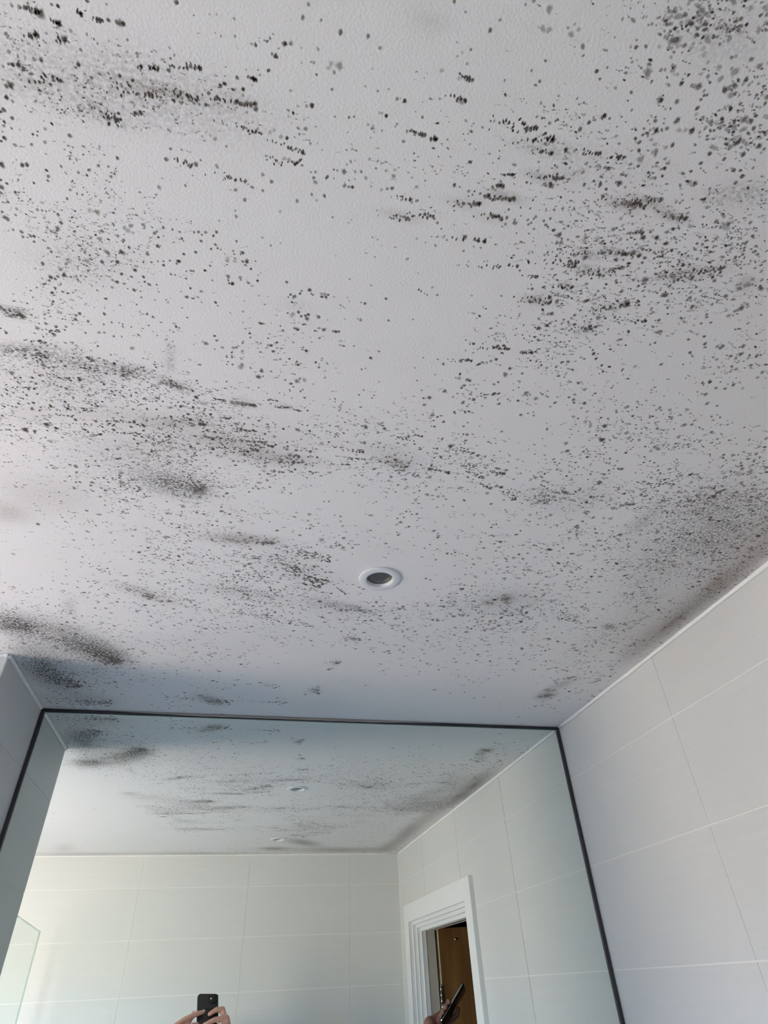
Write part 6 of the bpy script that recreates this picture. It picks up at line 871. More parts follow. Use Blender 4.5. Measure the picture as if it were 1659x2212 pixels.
def build_mould():
    rng = random.Random(7)
    S = []                                             # x, y, radius, dark, aspect, angle
    for x, y, r, k in SPOTS:
        S.append((x / 1000, y / 1000, r / 1e4, k / 10, rng.uniform(1, 1.25), rng.uniform(0, 3.14)))
    for x0, y0, x1, y1, wd, s in STREAKS:
        x0, y0, x1, y1 = x0 / 1000, y0 / 1000, x1 / 1000, y1 / 1000
        wd /= 1e4
        ln = math.hypot(x1 - x0, y1 - y0)
        n = int(8 + ln * (0.6 + wd * 110) * 190)
        nx, ny = -(y1 - y0) / ln, (x1 - x0) / ln
        ang = math.atan2(y1 - y0, x1 - x0)
        for k in range(n):
            t_ = rng.random() ** 0.75
            o = rng.gauss(0, 0.33) * wd * (1.15 - 0.45 * t_)
            c = rng.random()
            S.append((x0 + (x1 - x0) * t_ + nx * o, y0 + (y1 - y0) * t_ + ny * o,
                      (0.0006 + 0.0011 * t_ * c) * (1 + wd * 18), min(1, (0.25 + 0.5 * t_) * (0.5 + s) * rng.uniform(0.6, 1.2)),
                      rng.uniform(1.2, 2.4), ang + rng.gauss(0, 0.35) + (math.pi / 2 if y0 < -1.15 else 0)))
    for cx, cy, ax, ay, bx, by, st, br in _sm:          # dense fine growth inside the soft stains
        area = abs(ax * by - ay * bx) * 1e-6 * math.pi
        for k in range(int(area * st / 100 * (16000 if br else 120000)) if st > 11 else 0):
            u, v = rng.gauss(0, .55), rng.gauss(0, .55)
            S.append(((cx + ax * u + bx * v) / 1000, (cy + ay * u + by * v) / 1000, rng.uniform(.0005, .0012),
                      rng.uniform(.2, .7), rng.uniform(1, 2), rng.uniform(0, 3.14)))
    CE = 0.03
    for j, (row, rr) in enumerate(zip(SPECK_COUNT, SPECK_SIZE)):
        for i, (c, q) in enumerate(zip(row, rr)):
            base = q * 1e-4
            n = int(c * SPECK_DENSITY)
            k = 0
            while k < n:
                x = -1.38 + (i + rng.random()) * CE; y = -D + (j + rng.random()) * CE
                k += 1
                nz = mnoise.noise(Vector((x * 14, y * 22, 1.7))) + .6 * mnoise.noise(Vector((x * 45, y * 60, 4.1)))
                if rng.random() > .5 + .95 * nz: continue
                k -= 1
                run = 1 if rng.random() < .62 else rng.randint(2, 4)     # some colonies grow in short chains
                a = rng.gauss(0, .35)
                d0 = rng.uniform(.42, 1.05)
                for m in range(run):
                    r = SPECK_SCALE * base * math.exp(rng.gauss(-.12, .42)) * (1 if m == run - 1 else .7)
                    S.append((x, y, min(r, .004), d0 * (1 if m == run - 1 else .7), rng.uniform(1.0, 2.1), rng.gauss(0, .5)))
                    x += base * rng.uniform(1.6, 3) * math.cos(a); y += base * rng.uniform(1.6, 3) * math.sin(a)
                k += run
    S = [s for s in S if XW + .004 < s[0] < XR - .006 and -D + .006 < s[1] < -.006
         and not (s[0] < XL + .006 and s[0] > XN - .006 and s[1] > -NIB - .006)
         and all(math.hypot(s[0] - lx, s[1] - ly) > .042 for lx, ly in LAMPS)]
    A = np.array(S)
    big = A[:, 2] > 0.0019
    verts = []; faces = []; core = []
    K = 0.00011
    base = 0
    V = []; F = []; CR = []; CX = []
    for grp, seg, prof in ((A[big], 11, ((0.62, 1.0), (0.98, 0.55), (1.5, 0.0))), (A[~big], 6, ((0.72, 1.0), (1.42, 0.0)))):
        n = len(grp)
        if not n: continue
        rs = np.random.RandomState(5)
        th = np.linspace(0, 2 * np.pi, seg, endpoint=False)[None, :] + rs.uniform(0, 1, (n, 1))
        ca, sa = np.cos(grp[:, 5])[:, None], np.sin(grp[:, 5])[:, None]
        asp = np.sqrt(grp[:, 4])[:, None]
        wob = 1 + rs.normal(0, .13, (n, seg))
        rings = []
        for fr, lev in prof:
            w2 = 1 + (wob - 1) * (1.3 if fr > .9 else .8) + rs.normal(0, .05, (n, seg))
            px = np.cos(th) * fr * w2 * asp * grp[:, 2:3]; py = np.sin(th) * fr * w2 / asp * grp[:, 2:3]
            lv = lev * grp[:, 3:4] + 0 * px
            rings.append(np.stack([grp[:, 0:1] + px * ca - py * sa, grp[:, 1:2] + px * sa + py * ca,
                                   H + 0.00001 - K * lv - (0.00001 if lev > 0 else 0)], -1))
        cen = np.stack([grp[:, 0], grp[:, 1], H - K * grp[:, 3]], -1)[:, None, :]
        P = np.concatenate([cen] + rings, 1)
        nv = P.shape[1]
        lv = np.concatenate([grp[:, 3:4]] + [np.repeat(grp[:, 3:4] * l, seg, 1) for _, l in prof], 1)
        V.append(P.reshape(-1, 3)); CR.append(lv.ravel()); CX.append(np.repeat(grp[:, :2], nv, 0))
        f = []
        for k in range(seg):
            k2 = (k + 1) % seg
            f.append((0, 1 + k2, 1 + k, -1))
            for q in range(len(prof) - 1):
                f.append((1 + q * seg + k, 1 + q * seg + k2, 1 + (q + 1) * seg + k2, 1 + (q + 1) * seg + k))
        f = np.array(f)
        off = (np.arange(n) * nv)[:, None, None]
        F.append(np.where(f[None] >= 0, f[None] + off + base, -1).reshape(-1, 4)); base += n * nv
    V = np.concatenate(V); CR = np.concatenate(CR); CX = np.concatenate(CX); F = np.concatenate(F)
    fl = [tuple(r[:3]) if r[3] < 0 else tuple(r) for r in F.tolist()]
    me = bpy.data.meshes.new('mould_spots')
    me.from_pydata(V.tolist(), [], fl)
    s, b = stain_at(CX[:, 0], CX[:, 1])
    for nm, arr in (('stain', s), ('brown', b), ('core', CR)):
        at = me.attributes.new(nm, 'FLOAT', 'POINT')
        at.data.foreach_set('value', arr.astype(np.float32))
    me.materials.append(M_CEIL)
    me.update()
    print('mould spots', len(S), 'faces', len(fl))
    o = link_mesh('mould_spots', me, ceiling)
    return tag(o, 'dark brown and black mould spots spattered across the white ceiling', kind='stuff')


build_mould()

# ---------------------------------------------------------------- walls
G = 0.0013                                             # half grout joint
REC = 0.0012                                           # tile face stands this far proud of the grout
TT = 0.006                                             # tile thickness


def prism(name, pts, place, mat, parent, cache={}):
    """tile with outline pts (u, v) in its own frame; place maps (u, v, depth) to world."""
    bm = bmesh.new()
    a = [bm.verts.new(place(u, v, 0.0)) for u, v in pts]
    b = [bm.verts.new(place(u, v, -TT)) for u, v in pts]
    bm.faces.new(a); bm.faces.new(b[::-1])
    n = len(pts)
    for k in range(n):
        bm.faces.new((a[k], b[k], b[(k + 1) % n], a[(k + 1) % n]))
    return obj(name, bm, mat, parent)


def rect_minus(r, hole):
    """outline(s) of a tile rectangle with the part under a door or window cut out."""
    u0, u1, v0, v1 = r
    if not hole: return [[(u0, v0), (u1, v0), (u1, v1), (u0, v1)]]
    a0, a1, b0, b1 = hole
    if a1 <= u0 or a0 >= u1 or b1 <= v0 or b0 >= v1: return [[(u0, v0), (u1, v0), (u1, v1), (u0, v1)]]
    out = []
    if b0 <= v0 and b1 >= v1:                           # hole spans the row
        if a0 > u0 + .004: out.append([(u0, v0), (a0, v0), (a0, v1), (u0, v1)])
        if a1 < u1 - .004: out.append([(a1, v0), (u1, v0), (u1, v1), (a1, v1)])
        return out
    lo = b0 <= v0                                       # hole reaches up (or down) into the row
    vb = b1 if lo else b0
    L, R = a0 > u0 + .004, a1 < u1 - .004
    if lo:
        p = [(u0, v1)]
        p += [(u0, v0), (a0, v0), (a0, vb)] if L else [(u0, vb)]
        p += [(a1, vb), (a1, v0), (u1, v0)] if R else [(u1, vb)]
        p += [(u1, v1)]
    else:
        p = [(u0, v0), (u1, v0)]
        p += [(u1, v1), (a1, v1), (a1, vb)] if R else [(u1, vb)]
        p += [(a0, vb), (a0, v1), (u0, v1)] if L else [(u0, vb)]
    return [p]


def tile_wall(parent, place, cols, mat, z_low=0.0, z_high=H - 0.0005, hole=None, row0=ROW0):
    zs = [H, H - row0]
    while zs[-1] > z_low + .001: zs.append(max(z_low, zs[-1] - ROW))
    for z1, z0 in zip(zs[:-1], zs[1:]):
        for u0, u1 in zip(cols[:-1], cols[1:]):
            if z0 >= z_high: continue
            for pts in rect_minus((u0 + G, u1 - G, z0 + G, min(z1 - G, z_high)), hole):
                prism('tile', pts, place, mat, parent)


DOOR = dict(y0=-1.8063, y1=-0.8348, z1=2.1565)          # outer edge of the architrave
# base walls carry the grout, the tiles stand proud of them
bm = bmesh.new()
hy0, hy1, hz = -1.735, -0.895, 2.10
add_box(bm, XR + REC, XR + WALL_T, hy1, 0.12, 0, H + .1)
add_box(bm, XR + REC, XR + WALL_T, -D - .12, hy0, 0, H + .1)
add_box(bm, XR + REC, XR + WALL_T, hy0, hy1, hz, H + .1)
wall_right = tag(obj('wall_right', bm, M_GROUT), kind='structure')
tile_wall(wall_right, lambda u, v, d: (XR - d, u, v), [-D, -1.4661, -0.9661, -0.4661, 0.0], M_TILE_Y,
          hole=(-1.78, -0.86, -1, 2.13))
wall_back = tag(box('wall_back', XW - .12, XR + REC - .0001, -D - .12, -D - REC, 0, H + .1, M_GROUT), kind='structure')
tile_wall(wall_back, lambda u, v, d: (u, -D + d, v), [XW, -1.907, -1.407, -0.9066, -0.4062, 0.0945, 0.5952, XR], M_TILE_X)
wall_front = tag(box('wall_front', XL + .0005, XR + REC - .0001, 0.006, 0.12, 0, H + .1, M_GROUT), kind='structure')
tile_wall(wall_front, lambda u, v, d: (u, 0.0048 - d, v), [XL + .001, 0.0281, 0.5281, XR], M_TILE_X, z_high=0.895)
# short nib wall between the mirror and the shower
wall_nib = tag(box('wall_nib', XN + REC, XL - REC, -NIB + REC, 0.12, 0, H + .1, M_GROUT), kind='structure')
tile_wall(wall_nib, lambda u, v, d: (XL + d, u, v), [-NIB, 0.0], M_TILE_Y)
tile_wall(wall_nib, lambda u, v, d: (u, -NIB - d, v), [XN, XL], M_TILE_X)
if YS > -NIB + .02:
    tile_wall(wall_nib, lambda u, v, d: (XN - d, u, v), [-NIB, YS], M_TILE_Y)


def window_wall(name, place, base, u0, u1, win, mat, cols):
    """a tiled wall from u0 to u1 with an optional window; base(bm, ua, ub, za, zb) adds a block of the wall behind the tiles."""
    bm = bmesh.new()
    if win:
        base(bm, u0, win[0], 0, H + .1); base(bm, win[1], u1, 0, H + .1)
        base(bm, win[0], win[1], WIN_Z1, H + .1); base(bm, win[0], win[1], 0, WIN_Z0)
    else:
        base(bm, u0, u1, 0, H + .1)
    wl = tag(obj(name, bm, M_GROUT), kind='structure')
    if not win:
        tile_wall(wl, place, cols, mat)
        return wl
    tile_wall(wl, place, [c for c in cols if c < win[0] - .05] + [win[0]], mat)
    tile_wall(wl, place, [win[1]] + [c for c in cols if c > win[1] + .05], mat)
    mid = [win[0], (win[0] + win[1]) / 2, win[1]]
    tile_wall(wl, place, mid, mat, z_low=WIN_Z1)
    tile_wall(wl, place, mid, mat, z_high=WIN_Z0)
    return wl


wall_shower = window_wall('wall_shower', lambda u, v, d: (u, YS - d, v), lambda bm, a, b, c, d: add_box(bm, a, b, YS + REC, YS + .12, c, d),
                          XW - .12, XN + REC - .0001, WIN_FRONT_ADDED, M_TILE_X, [XW, -1.572, -1.072, XN])
wall_left = window_wall('wall_left', lambda u, v, d: (XW + d, u, v), lambda bm, a, b, c, d: add_box(bm, XW - .12, XW - REC, a, b, c, d),
                        -D, YS + REC - .0001, WIN_LEFT, M_TILE_Y, [-D, -1.45, -.95, -.45, YS])
floor = tag(box('floor', XW - .12, XR + WALL_T, -D - .12, 0.12, -0.1, 0, M_FLOOR), kind='structure')


# sealant beads where the tiled walls meet the ceiling
def bead(name, p0, p1, inward, r=0.006):
    """quarter-round bead along p0-p1, its corner on the wall/ceiling line; inward is the unit vector off the wall."""
    bm = bmesh.new()
    p0, p1, iw = Vector(p0), Vector(p1), Vector(inward)
    n = 40
    rg = random.Random(hash(name) % 97)
    rings = []
    for k in range(n + 1):
        c = p0.lerp(p1, k / n)
        rr = r * (1 + rg.uniform(-.10, .12))
        ring = [bm.verts.new(c + iw * (rr * math.cos(a) * .8) + Vector((0, 0, -1)) * (rr * math.sin(a))) for a in (0.0, .5, .95, 1.25, math.pi / 2)]
        ring.append(bm.verts.new(c))
        rings.append(ring)
    for a, b in zip(rings[:-1], rings[1:]):
        for q in range(6):
            bm.faces.new((a[q], a[(q + 1) % 6], b[(q + 1) % 6], b[q]))
    bm.faces.new(rings[0]); bm.faces.new(rings[-1][::-1])
    return tag(obj(name, bm, M_SEAL, None, True), kind='structure')


e = .0003
bead('trim_1', (XR - e, -.008, H - e), (XR - e, -D, H - e), (-1, 0, 0), .0066)
bead('trim_2', (XL + e, -.008, H - e), (XL + e, -NIB, H - e), (1, 0, 0), .0065)
bead('trim_3', (XW, -D + e, H - e), (XR, -D + e, H - e), (0, 1, 0), .004)
bead('trim_4', (XN, -NIB - e, H - e), (XL, -NIB - e, H - e), (0, -1, 0), .006)
bead('trim_5', (XW + e, -D, H - e), (XW + e, 0, H - e), (1, 0, 0), .005)
# grout fillet in the vertical corners of the tiled walls
tag(box('trim_6', XR - .003, XR, -D, -D + .003, 0, H - .004, M_GROUT), kind='structure')

# ---------------------------------------------------------------- mirror
mir = tag(empty('wall_mirror', (0.19, 0, 0.9)), 'large wall mirror edged with a thin dark strip, reaching up to the ceiling', 'mirror')
MB = 0.9
bm = bmesh.new()
add_box(bm, XL + .004, XR - .004, 0.0, 0.0045, MB + .004, H - .005)
obj('mirror_glass', bm, M_MIRROR, mir)


def strip(x0, x1, z0, z1, name='frame_strip', y0=-0.005):
    bm = bmesh.new()
    add_box(bm, x0, x1, y0, 0.0045, z0, z1)
    bmesh.ops.bevel(bm, geom=[ed for ed in bm.edges], offset=.0012, segments=2, affect='EDGES')
    return obj(name, bm, M_DARKFRAME, mir)


strip(XL + .0006, XR - .0006, H - .0085, H - .0006)
strip(XL + .0006, XL + .0085, MB, H - .0085)
strip(XR - .0085, XR - .0006, MB, H - .0085)
strip(XL + .0085, XR - .0085, MB, MB + .008)
bm = bmesh.new()
add_box(bm, XL + .0086, XR - .0086, -0.0012, 0.0001, H - .0098, H - .0086)
tag(obj('glass_edge', bm, M_GLASSEDGE, mir), 'pale green polished edge of the glass')

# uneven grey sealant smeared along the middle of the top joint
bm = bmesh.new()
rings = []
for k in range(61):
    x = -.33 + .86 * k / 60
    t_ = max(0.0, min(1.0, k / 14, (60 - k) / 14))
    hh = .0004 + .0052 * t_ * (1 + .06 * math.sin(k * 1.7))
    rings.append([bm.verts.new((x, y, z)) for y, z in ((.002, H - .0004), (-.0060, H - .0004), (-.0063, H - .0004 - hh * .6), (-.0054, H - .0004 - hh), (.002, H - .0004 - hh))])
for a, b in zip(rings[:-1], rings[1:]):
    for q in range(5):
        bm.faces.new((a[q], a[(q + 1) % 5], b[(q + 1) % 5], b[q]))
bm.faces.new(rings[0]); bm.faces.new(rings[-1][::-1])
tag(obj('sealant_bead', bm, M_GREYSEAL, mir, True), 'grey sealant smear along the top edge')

# ---------------------------------------------------------------- recessed ceiling lamps


def downlight(x, y, label):
    t = tag(empty('downlight', (x, y, H)), label, 'light', 'recessed ceiling downlights')
    bm = bmesh.new()
    ro, ri = 0.0360, 0.0226
    add_lathe(bm, [(ro - .001, H + .0005), (ro, H - .0010), (ro - .0006, H - .0024), (ro - .0022, H - .0030), (ri + .0016, H - .0036), (ri + .0004, H - .0032),
                   (ri, H - .0024), (ri - .0002, H + .001), (ri + .006, H + .004), (ro - .001, H + .0005)], x, y, 72)
    obj('trim_ring', bm, M_LAMP, t, True)
    bm = bmesh.new()
    add_lathe(bm, [(ri - .0001, H - .0016), (ri - .0012, H + .0030), (ri - .0010, H + .0065), (ri + .002, H + .0065), (ri + .0015, H + .001), (ri - .0001, H - .0016)], x, y, 64)
    obj('reflector', bm, M_REFL, t, True)
    bm = bmesh.new()
    add_lathe(bm, [(0, H + .0006), (.010, H + .0008), (ri - .0016, H + .0016), (ri - .0013, H + .0030), (ri - .0013, H + .030), (0, H + .030)], x, y, 56)
    obj('lens', bm, M_LENS, t, True)
    return t


downlight(*LAMPS[0], 'white round downlight set in the ceiling nearer the mirror, switched off')
downlight(*LAMPS[1], 'white round downlight near the back wall, seen only as the lower lamp in the mirror')

# ---------------------------------------------------------------- windows; the unseen shower end one is added to light the back wall
for wi, (wall, a0, a1) in enumerate(WINDOWS):
    win = tag(empty('window_%d' % (wi + 1), (XW, (a0 + a1) / 2, WIN_Z0) if wall == 'left' else ((a0 + a1) / 2, YS, WIN_Z0)), kind='structure')

    def wbox(nm, u0, u1, n0, n1, z0, z1, mat, bev=0.0):
        if wall == 'left': box(nm, XW - n1, XW - n0, u0, u1, z0, z1, mat, win, bev)
        else: box(nm, u0, u1, YS + n0, YS + n1, z0, z1, mat, win, bev)
    f = .035
    wbox('window_frame', a0, a0 + f, .045, .09, WIN_Z0, WIN_Z1, M_WHITE, .003)
    wbox('window_frame', a1 - f, a1, .045, .09, WIN_Z0, WIN_Z1, M_WHITE, .003)
    wbox('window_frame', a0 + f, a1 - f, .045, .09, WIN_Z1 - f, WIN_Z1, M_WHITE, .003)
    wbox('window_frame', a0 + f, a1 - f, .045, .09, WIN_Z0, WIN_Z0 + f, M_WHITE, .003)
    wbox('window_pane', a0 + f, a1 - f, .066, .07, WIN_Z0 + f, WIN_Z1 - f, M_PANE)
    wbox('window_sill', a0, a1, -.012, .10, WIN_Z0 - .001, WIN_Z0 + .006, M_WHITE)

# ---------------------------------------------------------------- doorway in the right wall, hinged door open into the dark hallway
door = tag(empty('door_1', (XR, -1.32, 0)), kind='structure')


def frame_u(name, y0, y1, z1, wy0, wy1, wz, x0, x1, mat, bev=.0012):
    """an upside-down U standing on the floor: outer edges y0, y1, z1, leg widths wy0, wy1, head height wz, between x0 and x1."""
    bm = bmesh.new()
    pts = [(y0, 0.0), (y0 + wy0, 0.0), (y0 + wy0, z1 - wz), (y1 - wy1, z1 - wz), (y1 - wy1, 0.0), (y1, 0.0), (y1, z1), (y0, z1)]
    a = [bm.verts.new((x0, y, z)) for y, z in pts]
    b = [bm.verts.new((x1, y, z)) for y, z in pts]
    bm.faces.new(a); bm.faces.new(b[::-1])
    for k in range(8):
        bm.faces.new((a[k], b[k], b[(k + 1) % 8], a[(k + 1) % 8]))
    if bev:
        bmesh.ops.bevel(bm, geom=bm.edges[:], offset=bev, segments=2, affect='EDGES')
    return obj(name, bm, mat, door)


Y0, Y1, Z1 = DOOR['y0'], DOOR['y1'], DOOR['z1']
frame_u('architrave', Y0, Y1, Z1, .0800, .0680, .0685, XR - .016, XR + .0010, M_WHITE)
frame_u('door_casing', Y0 + .008, Y1 - .008, Z1 - .008, .0835, .0715, .0730, XR + .0012, XR + .017, M_WHITE)
frame_u('door_casing', Y0 + .010, Y1 - .010, Z1 - .010, .0935, .0820, .0835, XR + .0172, XR + .034, M_WHITE)
frame_u('door_jamb', Y0 + .012, Y1 - .012, Z1 - .012, .1040, .0930, .0945, XR + .0342, XR + .054, M_WHITE)
frame_u('door_jamb', Y0 + .014, Y1 - .014, Z1 - .014, .1010, .0900, .0915, XR + .0542, XR + .0955, M_HALL)
LX = XR + .100
leaf_y = -1.686
bm = bmesh.new()
add_box(bm, LX + .012, LX + .80, leaf_y - .036, leaf_y, .01, 2.058)
leaf = obj('door_leaf', bm, M_WOOD, door)
bm = bmesh.new()
add_box(bm, LX + .0085, LX + .0119, leaf_y - .036, leaf_y, .01, 2.058)
tag(obj('edge_lipping', bm, simple('cream_lipping', (0.62, 0.55, 0.36), .5), leaf), 'cream edge strip of the brown door')
M_STEEL = simple('hinge_steel', (0.62, 0.62, 0.60), 0.22, 1.0)
M_SCREW = simple('screw_steel', (0.35, 0.35, 0.34), 0.35, 1.0)
for hz_ in (1.748, 1.02, .3):
    bm = bmesh.new()
    for q in range(5):
        z0 = hz_ + .1 - .02 * (q + 1)
        bmesh.ops.create_cone(bm, cap_ends=True, segments=16, radius1=.0052, radius2=.0052, depth=.0192,
                              matrix=Matrix.Translation((LX + .004, leaf_y + .004, z0 + .01)))
    bmesh.ops.create_cone(bm, cap_ends=True, segments=16, radius1=.0038, radius2=.0025, depth=.006, matrix=Matrix.Translation((LX + .004, leaf_y + .004, hz_ + .103)))
    hg = obj('hinge', bm, M_STEEL, door, True)
    bm = bmesh.new()
    add_box(bm, LX - .034, LX - .001, leaf_y - .0155, leaf_y - .0142, hz_, hz_ + .1)
    obj('hinge_plate', bm, M_STEEL, hg)
    bm = bmesh.new()
    for q in range(3):
        bmesh.ops.create_cone(bm, cap_ends=True, segments=12, radius1=.004, radius2=.004, depth=.002,
                              matrix=Matrix.Translation((LX - .017 + (.006 if q == 1 else -.004), leaf_y - .0140, hz_ + .018 + .032 * q)) @ Matrix.Rotation(math.pi / 2, 4, 'X'))
    obj('screw', bm, M_SCREW, hg)
bm = bmesh.new()
bmesh.ops.create_uvsphere(bm, u_segments=14, v_segments=10, radius=.0055, matrix=Matrix.Translation((1.044, leaf_y + .0030, 2.014)))
obj('hook_pin', bm, M_STEEL, leaf, True)

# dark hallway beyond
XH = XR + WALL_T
tag(box('wall_hallway', XH + 1.05, XH + 1.10, -3.1, .6, -.05, H + .05, M_HALLSHADE), kind='structure')
tag(box('wall_hallway', XH, XH + 1.05, -3.1, -3.05, -.05, H + .05, M_HALLSHADE), kind='structure')
tag(box('wall_hallway', XH, XH + 1.05, .55, .6, -.05, H + .05, M_HALLSHADE), kind='structure')
tag(box('wall_hallway', XH - .06, XH, -3.1, -D - .121, -.05, H + .05, M_HALLSHADE), kind='structure')
tag(box('wall_hallway', XH - .06, XH, .121, .6, -.05, H + .05, M_HALLSHADE), kind='structure')
tag(box('ceiling', XH, XH + 1.1, -3.1, .6, H + .05, H + .1, M_HALLSHADE), kind='structure')
tag(box('floor', XH, XH + 1.1, -3.1, .6, -.1, -.05, M_HALLSHADE), kind='structure')

# ---------------------------------------------------------------- frameless glass shower screen
sh = tag(empty('shower_screen', (-0.745, -1.4, 0)), 'clear greenish frameless glass shower screen beside the back wall', 'shower screen')
bm = bmesh.new()
add_box(bm, -.003, .003, -.42, .42, 0.012, 2.098)
bmesh.ops.rotate(bm, verts=bm.verts, cent=(0, 0, 0), matrix=Matrix.Rotation(math.radians(-5.4), 3, 'Z'))
bmesh.ops.translate(bm, verts=bm.verts, vec=(-.725, -1.402, 0))
obj('glass_panel', bm, M_SCREEN_GLASS, sh)
bm = bmesh.new()
add_box(bm, -.0031, .0031, -.42, .42, 2.0982, 2.100)
add_box(bm, -.0031, .0031, -.4215, -.4200, 0.012, 2.100)
bmesh.ops.rotate(bm, verts=bm.verts, cent=(0, 0, 0), matrix=Matrix.Rotation(math.radians(-5.4), 3, 'Z'))
bmesh.ops.translate(bm, verts=bm.verts, vec=(-.725, -1.402, 0))
tag(obj('glass_edge', bm, M_GLASSEDGE, sh), 'polished green edge')
bm = bmesh.new()
add_box(bm, -.008, .008, -.42, .42, 0.0, 0.012)
bmesh.ops.rotate(bm, verts=bm.verts, cent=(0, 0, 0), matrix=Matrix.Rotation(math.radians(-5.4), 3, 'Z'))
bmesh.ops.translate(bm, verts=bm.verts, vec=(-.725, -1.402, 0))
obj('floor_channel', bm, M_STEEL, sh)

# ---------------------------------------------------------------- people and their phones


def skin_material(name, a, b):
    m, nt, bs = new_mat(name)
    geo = nt.nodes.new('ShaderNodeNewGeometry')
    nz = nt.nodes.new('ShaderNodeTexNoise'); nz.inputs['Scale'].default_value = 55; nz.inputs['Detail'].default_value = 4
    nt.links.new(geo.outputs['Position'], nz.inputs['Vector'])
    mx = nt.nodes.new('ShaderNodeMix'); mx.data_type = 'RGBA'
    mx.inputs[6].default_value = (*a, 1); mx.inputs[7].default_value = (*b, 1)
    nt.links.new(nz.outputs['Fac'], mx.inputs[0]); nt.links.new(mx.outputs[2], bs.inputs['Base Color'])
    bs.inputs['Roughness'].default_value = 0.5
    bs.inputs['Subsurface Weight'].default_value = 0.06
    bs.inputs['Subsurface Radius'].default_value = (.01, .004, .002)
    bp = nt.nodes.new('ShaderNodeBump'); bp.inputs['Distance'].default_value = .0006
    n2 = nt.nodes.new('ShaderNodeTexNoise'); n2.inputs['Scale'].default_value = 260
    nt.links.new(geo.outputs['Position'], n2.inputs['Vector']); nt.links.new(n2.outputs['Fac'], bp.inputs['Height']); nt.links.new(bp.outputs[0], bs.inputs['Normal'])
    return m


M_SKIN = skin_material('skin', (0.50, 0.27, 0.20), (0.60, 0.36, 0.28))
M_SKIN2 = skin_material('darker_skin', (0.16, 0.070, 0.050), (0.22, 0.10, 0.075))
M_HAIR = simple('dark_hair', (0.03, 0.022, 0.018), 0.6, bump=(300, .002, 3.0, (1, 1, .2)))
M_NAVY = simple('navy_cotton', (0.035, 0.045, 0.08), 0.85, bump=(40, .003))
M_OLIVE = simple('charcoal_cotton', (0.06, 0.06, 0.065), 0.85, bump=(40, .003))
M_DENIM = simple('dark_denim', (0.04, 0.055, 0.09), 0.8, bump=(60, .002))
M_SHOE = simple('black_shoe', (0.02, 0.02, 0.02), 0.5)
M_EYE = simple('eye_white', (0.75, 0.73, 0.70), 0.2)
M_IRIS = simple('eye_iris', (0.06, 0.035, 0.02), 0.15)
M_NAIL = simple('finger_nail', (0.62, 0.40, 0.34), 0.3)


def add_ball(bm, p, r, sx=1, sy=1, sz=1, rot=None, seg=14):
    m = Matrix.Translation(p)
    if rot is not None: m = m @ rot
    m = m @ Matrix.Diagonal((r * sx, r * sy, r * sz, 1))
    bmesh.ops.create_uvsphere(bm, u_segments=seg, v_segments=max(6, seg // 2 + 2), radius=1.0, matrix=m)


def add_limb(bm, pts, seg=14):
    """tapering limb through (point, radius) joints."""
    for (p0, r0), (p1, r1) in zip(pts[:-1], pts[1:]):
        p0, p1 = Vector(p0), Vector(p1)
        d = p1 - p0
        q = d.to_track_quat('Z', 'Y').to_matrix().to_4x4()
        bmesh.ops.create_cone(bm, cap_ends=True, segments=seg, radius1=r0, radius2=r1, depth=d.length,
                              matrix=Matrix.Translation((p0 + p1) / 2) @ q)
    for p, r in pts:
        add_ball(bm, Vector(p), r, seg=seg)


def fused(name, bm, mat, parent, voxel, smooth=4):
    """turns overlapping blobs into one continuous skin."""
    me0 = bpy.data.meshes.new('tmp')
    bm.to_mesh(me0); bm.free()
    t = bpy.data.objects.new('tmp', me0)
    COL.objects.link(t)
    md = t.modifiers.new('r', 'REMESH'); md.mode = 'VOXEL'; md.voxel_size = voxel; md.use_smooth_shade = True
    if smooth:
        ms = t.modifiers.new('s', 'SMOOTH'); ms.factor = .5; ms.iterations = smooth
    dg = bpy.context.evaluated_depsgraph_get()
    me = bpy.data.meshes.new_from_object(t.evaluated_get(dg))
    bpy.data.objects.remove(t); bpy.data.meshes.remove(me0)
    me.name = name
    me.materials.clear(); me.materials.append(mat)
    off = Vector(parent.location)
    me.transform(Matrix.Translation(-off))
    for p in me.polygons: p.use_smooth = True
    return link_mesh(name, me, parent)


def PH(a, b, c):
    """point in the frame of the raised camera phone: a right, b up, c out of its back."""
    return CAM + AX_R * a + AX_U * b + AX_F * c


